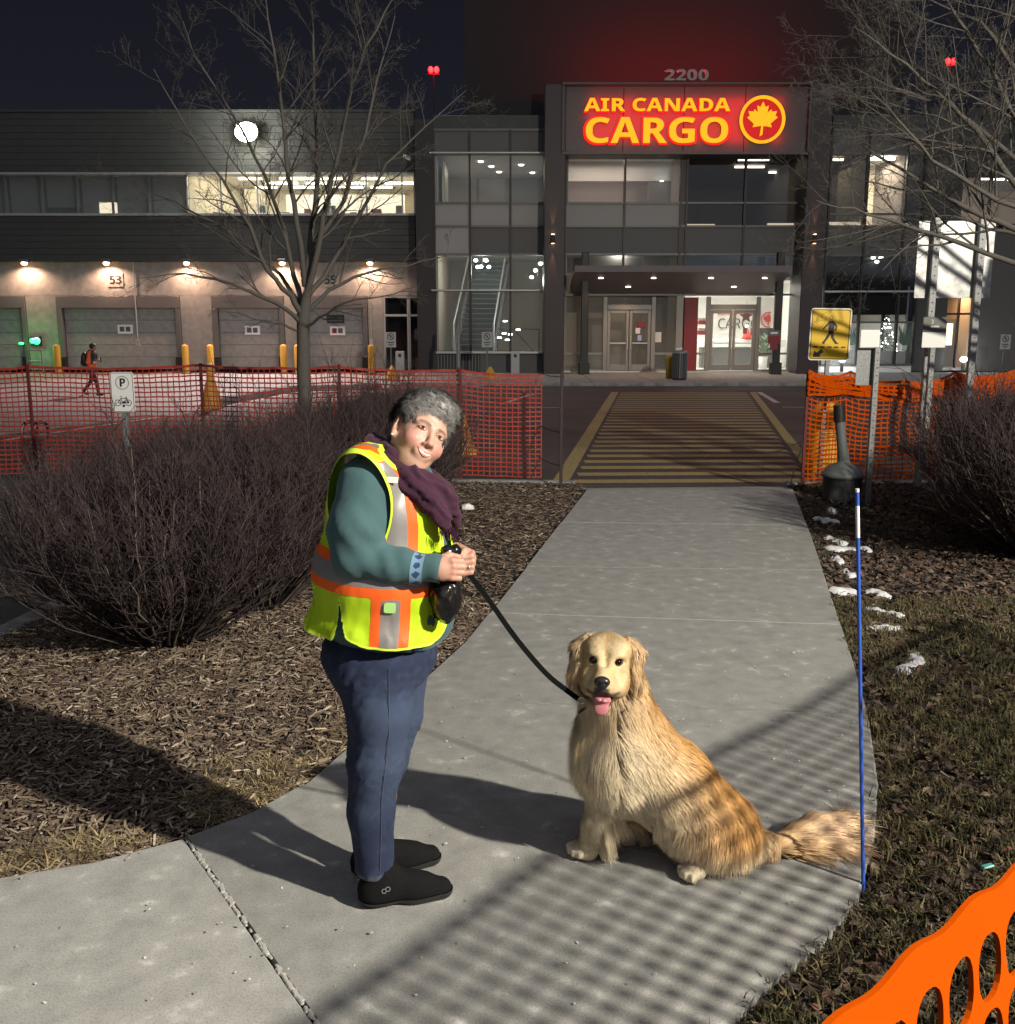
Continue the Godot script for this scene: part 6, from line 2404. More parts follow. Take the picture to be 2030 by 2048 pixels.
	for e in small:
		var ns := thing("no_parking_sign", e[1], "sign", e[0], 0.0, "no parking signs along the facade")
		bx(ns, "plate", "sign_grey", -0.17, 0.17, -0.24, 0.24, -0.005, 0.0, 0.001)
		var nm := MB.new()
		disc(nm, Vector2(0, 0.1), 0.11, 0.001, 0.085)
		bar(nm, Vector2(-0.07, 0.17), Vector2(0.07, 0.03), 0.022, 0.002)
		bar(nm, Vector2(-0.11, -0.08), Vector2(0.11, -0.08), 0.03, 0.001)
		bar(nm, Vector2(-0.09, -0.14), Vector2(0.09, -0.14), 0.025, 0.001)
		bar(nm, Vector2(-0.05, -0.19), Vector2(0.05, -0.19), 0.02, 0.001)
		part(ns, "print", nm, kept["black"])
		lettering(ns, "letter", "P", 0.1, 0.002, Vector3(0, 0.05, 0.001), kept["black"])
		var po := MB.new()
		po.box(Vector3(0, -0.75, -0.03), Vector3(0.05, 1.6, 0.04), 0.004)
		part(ns, "post", po, kept["frame_grey"])
	var rs := thing("door_sign", "dark grey and red notice on the right canopy column", "sign", Vector3(9.016, 1.181, -34.85))
	bx(rs, "upper_plate", "frame_grey", -0.24, 0.2, 0.12, 0.3, -0.01, 0.02)
	bx(rs, "red_plate", "sign_red_dark", -0.22, 0.2, -0.14, 0.119, -0.01, 0.022)
	bx(rs, "lower_plate", "sign_red_dark", -0.14, 0.12, -0.36, -0.141, -0.01, 0.02)
	bx(rs, "print_line", "sign_white", -0.14, 0.1, 0.18, 0.24, 0.021, 0.023)


# ---------------------------------------------------------------- things in the yard
func cone(label: String, at: Vector3, height: float, base: float, top_post: bool) -> void:
	var c := thing("yellow_cone", label, "traffic cone", at, 0.0, "yellow cones in the yard")
	var m := MB.new()
	if top_post:
		m.lathe(Vector3.ZERO, [Vector2(0.0, 0.0), Vector2(base, 0.0), Vector2(base * 0.98, height * 0.1), Vector2(base * 0.8, height * 0.3), Vector2(base * 0.55, height * 0.55), Vector2(base * 0.42, height * 0.62), Vector2(base * 0.38, height * 0.97), Vector2(0.0, height)], 20)
	else:
		m.lathe(Vector3.ZERO, [Vector2(0.0, 0.0), Vector2(base, 0.0), Vector2(base * 0.95, height * 0.12), Vector2(base * 0.5, height * 0.6), Vector2(base * 0.16, height * 0.96), Vector2(0.0, height)], 20)
	part(c, "body", m, kept["yellow_paint"])
	var b := MB.new()
	b.box(Vector3(0, 0.02, 0), Vector3(base * 2.15, 0.05, base * 2.15), 0.015)
	part(c, "foot", b, kept["yellow_paint"])
	if top_post:
		var w := MB.new()
		w.lathe(Vector3(0, height * 0.93, 0), [Vector2(base * 0.40, 0.0), Vector2(base * 0.40, height * 0.06), Vector2(0.0, height * 0.075)], 16)
		part(c, "white_cap", w, kept["sign_white"])


func yard_things() -> void:
	cone("tall yellow post cone behind the left netting, right of the bicycle sign", Vector3(-6.55, -0.1, -22.581), 0.98, 0.215, true)
	cone("yellow cone behind the netting right of the woman's head", Vector3(-0.662, -0.1, -14.76), 0.62, 0.2, false)
	cone("small far yellow cone at the kerb left of the stair hall", Vector3(-3.685, -0.1, -32.73), 0.5, 0.25, false)
	cone("small far yellow cone on the road below the stair hall", Vector3(-0.536, -0.1, -31.891), 0.5, 0.3, false)
	# yellow barrel weight behind the right netting
	var b := thing("yellow_barrel", "yellow plastic barrel weight with handle loops behind the right netting", "barrel", Vector3(4.043, -0.1, -12.826))
	var m := MB.new()
	m.lathe(Vector3.ZERO, [Vector2(0.0, 0.0), Vector2(0.235, 0.0), Vector2(0.245, 0.06), Vector2(0.235, 0.25), Vector2(0.225, 0.5), Vector2(0.2, 0.75), Vector2(0.165, 0.86), Vector2(0.1, 0.9), Vector2(0.0, 0.91)], 24)
	part(b, "body", m, flat("barrel_yellow", Color(0.72, 0.36, 0.05), 0.5))
	for s in [-0.05, 0.05]:
		var h := MB.new()
		h.tube([Vector3(s, 0.88, 0), Vector3(s - 0.012, 0.99, 0), Vector3(s + 0.02, 1.03, 0), Vector3(s + 0.045, 0.97, 0), Vector3(s + 0.045, 0.88, 0)], [0.011], 8)
		part(b, "handle", h, kept["barrel_yellow"])
	# bollards by the docks
	var bu := [[90, "yellow bollard left of the widest dock door"], [337, "yellow bollard right of the widest dock door"], [385, "yellow bollard left of the middle dock door"], [526, "yellow bollard right of the middle dock door"], [553, "yellow bollard just left of the tree trunk"], [695, "yellow bollard left of the glazed stair door"]]
	var bxs := [-16.289, -11.651, -10.749, -8.102, -7.595, -4.928]
	for k in 6:
		var o := thing("bollard", bu[k][1], "bollard", Vector3(bxs[k], ROAD, -37.2), 0.0, "yellow bollards at the dock doors")
		var bm := MB.new()
		bm.lathe(Vector3.ZERO, [Vector2(0.12, 0.0), Vector2(0.12, 0.98), Vector2(0.09, 1.04), Vector2(0.0, 1.06)], 16)
		part(o, "post", bm, kept["yellow_paint"])
		var fm := MB.new()
		fm.lathe(Vector3.ZERO, [Vector2(0.0, 0.0), Vector2(0.18, 0.0), Vector2(0.17, 0.04), Vector2(0.12, 0.05)], 16)
		part(o, "foot", fm, kept["frame_grey"])
	# green dock signal
	var gsig := thing("dock_signal", "glowing green dock signal lamp beside the leftmost dock door", "signal lamp", Vector3(-17.223, 1.055, -37.6))
	bx(gsig, "housing", "black", -0.2, 0.12, -0.18, 0.18, -0.3, -0.06, 0.02)
	for e in [[Vector3(-0.1, 0.02, 0.0), 0.1], [Vector3(0.06, 0.02, 0.02), 0.13]]:
		var lm := MB.new()
		lm.ball(e[0], Vector3(e[1], e[1], 0.06), 14, 8)
		part(gsig, "lamp_glass", lm, lit("green_lamp", Color(0.02, 1.0, 0.42), 4.0))
	var gl := OmniLight3D.new()
	gl.name = "lamp_light"
	gl.position = Vector3(0, 0, 0.25)
	gl.light_color = Color(0.05, 1.0, 0.45)
	gl.light_energy = 0.5
	gl.light_size = 0.1
	gl.shadow_enabled = true
	gsig.add_child(gl)
	var g2 := thing("dock_signal", "tiny green lamp on the leftmost dock door", "signal lamp", Vector3(-17.811, 0.974, -37.75), 0.0)
	var lm2 := MB.new()
	lm2.ball(Vector3.ZERO, Vector3(0.1, 0.05, 0.04), 10, 6)
	part(g2, "lamp_glass", lm2, kept["green_lamp"])
	bx(g2, "bracket", "black", -0.04, 0.04, -0.08, -0.04, -0.3, 0.0)
	var gr := thing("guard_rail", "grey tube guard rail beside the leftmost dock door", "railing", Vector3(-16.948, ROAD, -37.0))
	var gm := MB.new()
	gm.tube([Vector3(-0.35, 0, 0), Vector3(-0.35, 0.85, 0), Vector3(0.2, 0.85, 0), Vector3(0.2, 0, 0)], [0.035], 8)
	gm.tube([Vector3(-0.35, 0.45, 0), Vector3(0.2, 0.45, 0)], [0.03], 8)
	part(gr, "tube_frame", gm, kept["galvanised"])
	# bins by the entrance
	var bin := thing("litter_bin", "dark slatted litter bin with paper on its lid by the entrance doors", "litter bin", Vector3(5.336, 0.0, -31.8))
	var body := MB.new()
	body.lathe(Vector3.ZERO, [Vector2(0.0, 0.0), Vector2(0.2, 0.0), Vector2(0.22, 0.03), Vector2(0.22, 0.8), Vector2(0.0, 0.8)], 20, true)
	part(bin, "drum", body, kept["black"])
	for k in 22:
		var a := TAU * k / 22
		var sl := MB.new()
		sl.box(Vector3(cos(a) * 0.232, 0.42, sin(a) * 0.232), Vector3(0.012, 0.74, 0.045), 0.004, Basis(Vector3.UP, -a))
		part(bin, "slat", sl, kept["frame_grey"])
	var lid := MB.new()
	lid.lathe(Vector3(0, 0.8, 0), [Vector2(0.25, 0.0), Vector2(0.26, 0.03), Vector2(0.2, 0.08), Vector2(0.0, 0.09)], 20)
	part(bin, "lid", lid, kept["galvanised"])
	var pa := single("paper_sheet", MB.new(), kept["sign_white"], "crumpled white sheet lying on the dark litter bin's lid", "paper")
	var pmm := MB.new()
	pmm.box(Vector3(5.273, 0.94, -31.7), Vector3(0.22, 0.07, 0.16), 0.02, Basis(Vector3(0.3, 0.2, 1).normalized(), 0.2))
	pa.mesh = pmm.commit()
	var yb := thing("recycling_bin", "yellow bin tucked behind the dark litter bin at the entrance", "litter bin", Vector3(5.177, 0.0, -32.4))
	var ybm := MB.new()
	ybm.lathe(Vector3.ZERO, [Vector2(0.0, 0.0), Vector2(0.17, 0.0), Vector2(0.2, 0.62), Vector2(0.21, 0.66), Vector2(0.16, 0.72), Vector2(0.0, 0.74)], 18)
	part(yb, "body", ybm, flat("bin_yellow", Color(0.35, 0.25, 0.03), 0.5))
	# utility posts in front of the facade
	var up := thing("utility_post", "thin bent galvanised post in front of the glass stair hall", "post", Vector3(-1.526, ROAD, -32.0))
	var um := MB.new()
	um.tube([Vector3(0, 0, 0), Vector3(0, 1.45, 0), Vector3(0.08, 1.62, 0), Vector3(0.1, 2.0, 0)], [0.07, 0.065, 0.06, 0.05], 10)
	part(up, "shaft", um, kept["galvanised"])
	bx(up, "foot", "galvanised", -0.12, 0.12, 0.0, 0.04, -0.12, 0.12, 0.01)
	for e in [[Vector3(-3.761, 0.391, -36.0), "short pale utility box at the foot of the glazed wing door"], [Vector3(0.267, 0.407, -35.6), "short pale utility box below the glass stair hall"]]:
		var ub := thing("utility_box", e[1], "utility box", Vector3(e[0].x, 0.0, e[0].z), 0.0, "pale utility boxes along the facade")
		bx(ub, "box", "sign_grey", -0.15, 0.15, -0.1, 0.75, -0.12, 0.12, 0.02)
		bx(ub, "slot", "black", -0.05, 0.05, 0.55, 0.66, 0.121, 0.126)
	walking_man()


func walking_man() -> void:
	var at := Vector3(-10.717, -0.1, -26.45)
	var o := thing("person", "person walking in an orange work jacket with a dark backpack, looking at a phone", "person", at)
	o.scale = Vector3.ONE * 0.77
	# local frame: x forward, y up, z towards the camera
	var skin := Body.new(Vector3(-0.45, -0.02, -0.35), Vector3(0.5, 1.8, 0.35), 0.02)
	skin.egg(Vector3(0.1, 1.6, 0), Vector3(0.1, 0.12, 0.08), 0.02)
	skin.egg(Vector3(0.18, 1.57, 0), Vector3(0.03, 0.02, 0.02), 0.02)
	skin.bone(Vector3(0.04, 1.42, 0), Vector3(0.08, 1.54, 0), 0.055, 0.05, 0.02)
	skin.bone(Vector3(0, 1.35, 0), Vector3(-0.01, 1.0, 0), 0.13, 0.12, 0.03)
	for s in [-1.0, 1.0]:
		skin.bone(Vector3(0.02, 1.36, s * 0.17), Vector3(-0.02, 1.1, s * 0.22), 0.045, 0.04, 0.02)
		skin.bone(Vector3(-0.02, 1.1, s * 0.22), Vector3(0.24, 1.14, s * 0.08), 0.038, 0.03, 0.02)
		skin.egg(Vector3(0.29, 1.15, s * 0.05), Vector3(0.05, 0.035, 0.025), 0.015)
	part(o, "body", skin.net().build(), flat("man_skin", Color(0.28, 0.15, 0.1), 0.6))
	var hair := Body.new(Vector3(-0.05, 1.5, -0.13), Vector3(0.25, 1.78, 0.13), 0.015)
	hair.egg(Vector3(0.085, 1.63, 0), Vector3(0.115, 0.11, 0.095), 0.02)
	hair.egg(Vector3(0.2, 1.57, 0), Vector3(0.07, 0.09, 0.09), 0.02, Basis.IDENTITY, true)
	part(o, "hair", hair.net().build(), kept["black"])
	var jk := Body.new(Vector3(-0.35, 0.85, -0.35), Vector3(0.35, 1.5, 0.35), 0.018)
	jk.bone(Vector3(0.02, 1.36, 0), Vector3(0.0, 0.98, 0), 0.16, 0.165, 0.03, Vector3(1.1, 1, 0.85))
	for s in [-1.0, 1.0]:
		jk.bone(Vector3(0.02, 1.37, s * 0.16), Vector3(-0.03, 1.1, s * 0.23), 0.07, 0.06, 0.03)
		jk.bone(Vector3(-0.03, 1.1, s * 0.23), Vector3(0.2, 1.14, s * 0.1), 0.058, 0.048, 0.03)
	var js := jk.net()
	js.paint(func(p: Vector3, _n: Vector3) -> Color:
		if absf(p.y - 1.1) < 0.03 and absf(p.z) < 0.19:
			return Color(0.6, 0.58, 0.5)
		if p.x > 0.07 and p.y > 1.05:
			return Color(0.03, 0.025, 0.03)
		return Color(0.75, 0.12, 0.04))
	part(o, "jacket", js.build(), flat("man_jacket", Color.WHITE, 0.7, 0.0, true))
	var tr := Body.new(Vector3(-0.5, -0.02, -0.25), Vector3(0.45, 1.05, 0.25), 0.02)
	tr.bone(Vector3(0, 0.98, 0), Vector3(0, 0.88, 0), 0.13, 0.13, 0.03)
	tr.bone(Vector3(0, 0.88, 0.08), Vector3(0.15, 0.48, 0.08), 0.095, 0.07, 0.03)
	tr.bone(Vector3(0.15, 0.48, 0.08), Vector3(0.2, 0.08, 0.08), 0.068, 0.05, 0.02)
	tr.bone(Vector3(0, 0.88, -0.08), Vector3(-0.08, 0.48, -0.08), 0.095, 0.07, 0.03)
	tr.bone(Vector3(-0.08, 0.48, -0.08), Vector3(-0.34, 0.16, -0.08), 0.066, 0.05, 0.02)
	part(o, "trousers", tr.net().build(), flat("man_trousers", Color(0.05, 0.02, 0.025), 0.8))
	for e in [[Vector3(0.17, 0.05, 0.08), Vector3(0.33, 0.035, 0.08)], [Vector3(-0.37, 0.1, -0.08), Vector3(-0.22, 0.035, -0.08)]]:
		var sh := Body.new(Vector3(e[0].x - 0.1, -0.03, e[0].z - 0.1), Vector3(e[1].x + 0.1, 0.2, e[0].z + 0.1), 0.015)
		sh.bone(e[0], e[1], 0.05, 0.038, 0.02)
		part(o, "shoe", sh.net().build(), kept["black"])
	var bp := thing("backpack", "dark backpack on the back of the person in the orange work jacket", "backpack", at)
	bp.scale = Vector3.ONE * 0.77
	var bb := Body.new(Vector3(-0.45, 0.9, -0.25), Vector3(0.05, 1.5, 0.25), 0.018)
	bb.egg(Vector3(-0.21, 1.2, 0), Vector3(0.11, 0.25, 0.17), 0.03)
	bb.egg(Vector3(-0.28, 1.1, 0), Vector3(0.07, 0.13, 0.13), 0.03)
	part(bp, "bag", bb.net().build(), kept["black"])
	for s in [-1.0, 1.0]:
		var stp := MB.new()
		stp.tube([Vector3(-0.15, 1.36, s * 0.1), Vector3(0.0, 1.52, s * 0.11), Vector3(0.16, 1.36, s * 0.12), Vector3(0.12, 1.12, s * 0.16), Vector3(-0.1, 1.02, s * 0.16)], [0.02], 6)
		part(bp, "strap", stp, kept["black"])
	var ph := thing("phone", "lit phone held by the person in the orange work jacket", "phone", at + Vector3(0.32, 1.19, 0.0) * 0.77)
	bx(ph, "case", "black", -0.012, 0.008, -0.06, 0.06, -0.03, 0.03)
	bx(ph, "screen", "tube_light_soft", -0.018, -0.013, -0.055, 0.055, -0.027, 0.027)


# ---------------------------------------------------------------- small things near the path
func small_things() -> void:
	# ash receptacle with a long leaning neck
	var a := thing("ash_receptacle", "dark plastic cigarette receptacle with a long neck leaning over its bucket", "ashtray", Vector3(3.5, -0.03, -10.5))
	var bm := MB.new()
	bm.lathe(Vector3.ZERO, [Vector2(0.0, 0.0), Vector2(0.185, 0.0), Vector2(0.195, 0.03), Vector2(0.2, 0.24), Vector2(0.222, 0.245), Vector2(0.222, 0.275), Vector2(0.205, 0.3), Vector2(0.17, 0.345), Vector2(0.11, 0.375), Vector2(0.068, 0.39), Vector2(0.06, 0.42)], 24)
	var dk := flat("grey_plastic", Color(0.11, 0.118, 0.12), 0.55)
	part(a, "bucket", bm, dk)
	var nm := MB.new()
	nm.tube([Vector3(0.0, 0.4, 0), Vector3(-0.035, 0.62, 0), Vector3(-0.07, 0.86, 0)], [0.062, 0.05, 0.05], 16)
	part(a, "neck", nm, dk)
	var hm := MB.new()
	hm.tube([Vector3(-0.068, 0.82, 0), Vector3(-0.085, 0.99, 0)], [0.06, 0.057], 16)
	part(a, "head", hm, kept["black"])
	# blue and white driveway marker
	var top := Vector3(1.08, 1.308, -3.1)
	var base := Vector3(1.172, -0.03, -3.06)
	var mk := thing("driveway_marker", "thin blue driveway marker rod with a white band near its top", "marker rod", base)
	var d := top - base
	var w0 := (1.155 - base.y) / d.y
	var w1 := (1.255 - base.y) / d.y
	var segs := [[0.0, w0, "marker_blue", "lower_rod"], [w0, w1, "sign_white", "white_band"], [w1, 0.992, "marker_blue", "upper_rod"], [0.992, 1.0, "sign_white", "tip"]]
	flat("marker_blue", Color(0.03, 0.1, 0.5), 0.45)
	for s in segs:
		var rm := MB.new()
		rm.tube([d * s[0], d * s[1]], [0.0062], 10)
		part(mk, s[3], rm, kept[s[2]])
	# chrome bicycle rack half hidden by the hedge
	var rk := thing("bicycle_rack", "pair of shiny steel bicycle rack hoops at the left edge beyond the hedge", "bicycle rack", Vector3(-5.917, -0.1, -12.3))
	for s in 2:
		var tm := MB.new()
		var pts := []
		for k in 9:
			var t := PI * k / 8
			pts.append(Vector3(-0.07 + s * 0.14 + 0.01 * s, 0.55 + sin(t) * 0.12, -0.4 + cos(t) * 0.2))
		pts.push_front(Vector3(-0.07 + s * 0.14, 0.0, -0.2))
		pts.append(Vector3(-0.07 + s * 0.14, 0.0, -0.6))
		tm.tube(pts, [0.024], 10)
		part(rk, "hoop", tm, flat("chrome", Color(0.6, 0.62, 0.65), 0.15, 1.0))
	# crumpled paper and a scrap
	var pb := Body.new(Vector3(-0.09, -0.06, -0.09), Vector3(0.09, 0.1, 0.09), 0.01)
	pb.egg(Vector3(0, 0.02, 0), Vector3(0.06, 0.045, 0.05), 0.01)
	pb.egg(Vector3(0.04, 0.015, 0.01), Vector3(0.035, 0.03, 0.03), 0.01)
	var ps := pb.net()
	var nz := FastNoiseLite.new()
	nz.frequency = 30.0
	ps.push(func(p: Vector3, _n: Vector3) -> float: return nz.get_noise_3dv(p) * 0.014)
	single("crumpled_paper", ps.build(), kept["sign_white"], "crumpled white paper ball on the mulch behind the woman", "litter", "", "", Vector3(-0.402, -0.03, -9.911))
	var sc := MB.new()
	sc.box(Vector3(0, 0.012, 0), Vector3(0.045, 0.008, 0.02), 0.003, Basis(Vector3(0.2, 1, 0.3).normalized(), 0.3))
	single("plastic_scrap", sc, flat("teal_plastic", Color(0.12, 0.45, 0.4), 0.4), "small teal plastic scrap lying on the grass above the near fence", "litter", "", "", Vector3(1.617, 0.0, -3.146))
	# leftover snow along the right side of the path
	var snow := flat("snow", Color(0.62, 0.63, 0.65), 0.9)
	var clumps := [[1712, 1250, 0.05, 0.16, "curved snow patch nearest the blue marker rod"], [1668, 1188, 0.1, 0.045, "oval snow patch above the curved one"], [1668, 1158, 0.13, 0.06, "long snow patch right of the blue rod"], [1655, 1122, 0.07, 0.04, "small snow patch beside the blue rod above the long one"], [1600, 1085, 0.05, 0.08, "ring shaped snow left of the blue rod"], [1580, 1060, 0.07, 0.05, "snow clump at the path edge halfway along the snow line"], [1600, 1038, 0.1, 0.06, "wide snow clump left of the rod's white band"], [1575, 1020, 0.12, 0.08, "branching snow strip below the white band height"], [1560, 985, 0.08, 0.06, "far snow clump near the ash receptacle"], [1590, 1120, 0.04, 0.03, "tiny snow crumb at the path edge"], [1568, 966, 0.05, 0.04, "farthest snow crumb below the ash receptacle"]]
	var where := [Vector3(2.198, -0.03, -5.339), Vector3(2.29, -0.03, -5.942), Vector3(2.413, -0.03, -6.283), Vector3(2.534, -0.03, -6.743), Vector3(2.513, -0.03, -7.289), Vector3(2.569, -0.03, -7.707), Vector3(2.786, -0.03, -8.115), Vector3(2.793, -0.03, -8.481), Vector3(2.975, -0.03, -9.292), Vector3(2.307, -0.03, -6.771), Vector3(3.173, -0.03, -9.798)]
	var rr := RandomNumberGenerator.new()
	rr.seed = 77
	for k in clumps.size():
		var c: Array = clumps[k]
		var sb := Body.new(Vector3(-0.25, -0.03, -0.3), Vector3(0.25, 0.08, 0.3), 0.012)
		for q in 7:
			var t := q / 6.0 - 0.5
			sb.egg(Vector3(t * c[2] * 1.8 + rr.randf_range(-0.012, 0.012) + (sin((t + 0.5) * PI) * 0.05 if c[3] > c[2] else 0.0), 0.0, t * c[3] * 1.8 + rr.randf_range(-0.02, 0.02)), Vector3(rr.randf_range(0.03, 0.06), rr.randf_range(0.018, 0.04), rr.randf_range(0.03, 0.065)), 0.012)
		var sk := sb.net()
		sk.push(func(p: Vector3, _n: Vector3) -> float: return nz.get_noise_3dv(p * 0.8) * 0.007)
		var sp := single("snow_patch", sk.build(), snow, c[4], "snow", "old snow beside the path", "", where[k])
		sp.rotation.y = rr.randf_range(-0.9, 0.9)
		sp.scale = Vector3(rr.randf_range(0.6, 1.0), rr.randf_range(0.7, 1.2), rr.randf_range(0.8, 1.5))


# ---------------------------------------------------------------- fur
class Fur:
	# tapering ribbons rooted on a hide
	var v := PackedVector3Array()
	var n := PackedVector3Array()
	var c := PackedColorArray()
	var f := PackedInt32Array()

	func lock(root: Vector3, normal: Vector3, dir: Vector3, length: float, width: float, root_col: Color, tip_col: Color, sag: float, bend: Vector3) -> void:
		var side := dir.cross(normal)
		if side.length_squared() < 1e-6:
			side = dir.cross(Vector3.RIGHT)
		side = side.normalized() * width * 0.5
		var first := v.size()
		for k in 4:
			var t := k / 3.0
			var p := root + dir * length * t + normal * length * 0.16 * sin(t * 2.2) + bend * length * t * t - Vector3(0, sag * length * t * t, 0)
			var w := 1.0 - t * t * 0.85
			var col := root_col.lerp(tip_col, t)
			var m := (normal + dir * 0.25).normalized()
			if k < 3:
				v.append(p - side * w)
				v.append(p + side * w)
				n.append(m)
				n.append(m)
				c.append(col)
				c.append(col)
			else:
				v.append(p)
				n.append(m)
				c.append(col)
		f.append_array(PackedInt32Array([first, first + 2, first + 1, first + 1, first + 2, first + 3, first + 2, first + 4, first + 3, first + 3, first + 4, first + 5, first + 4, first + 6, first + 5]))

	func commit() -> ArrayMesh:
		var arrays := []
		arrays.resize(Mesh.ARRAY_MAX)
		arrays[Mesh.ARRAY_VERTEX] = v
		arrays[Mesh.ARRAY_NORMAL] = n
		arrays[Mesh.ARRAY_COLOR] = c
		arrays[Mesh.ARRAY_INDEX] = f
		var m := ArrayMesh.new()
		m.add_surface_from_arrays(Mesh.PRIMITIVE_TRIANGLES, arrays)
		return m

	func cover(h: Hide, count: int, seed_: int, how: Callable) -> void:
		# how(position, normal, random) -> [direction, length, width, colour, sag] or [] for bare skin
		var r := RandomNumberGenerator.new()
		r.seed = seed_
		var sums := PackedFloat32Array()
		var total := 0.0
		for k in range(0, h.f.size(), 3):
			total += (h.v[h.f[k + 1]] - h.v[h.f[k]]).cross(h.v[h.f[k + 2]] - h.v[h.f[k]]).length()
			sums.append(total)
		for q in count:
			var t := sums.bsearch(r.randf() * total)
			t = mini(t, sums.size() - 1) * 3
			var a := r.randf()
			var b := r.randf()
			if a + b > 1.0:
				a = 1.0 - a
				b = 1.0 - b
			var i := h.f[t]
			var j := h.f[t + 1]
			var k := h.f[t + 2]
			var p := h.v[i] + (h.v[j] - h.v[i]) * a + (h.v[k] - h.v[i]) * b
			var m := (h.n[i] * (1.0 - a - b) + h.n[j] * a + h.n[k] * b).normalized()
			var e: Array = how.call(p, m, r)
			if e.is_empty():
				continue
			var d: Vector3 = e[0]
			d = (d - m * d.dot(m)).normalized()
			d = (d + m * 0.22).normalized()
			var col: Color = e[3]
			var g := r.randf_range(0.82, 1.14)
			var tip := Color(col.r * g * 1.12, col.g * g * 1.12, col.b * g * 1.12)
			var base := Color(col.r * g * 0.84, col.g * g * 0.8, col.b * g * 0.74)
			lock(p - m * 0.002, m, d, e[1], e[2], base, tip, e[4], Vector3(r.randf_range(-1, 1), r.randf_range(-1, 1), r.randf_range(-1, 1)) * 0.1)


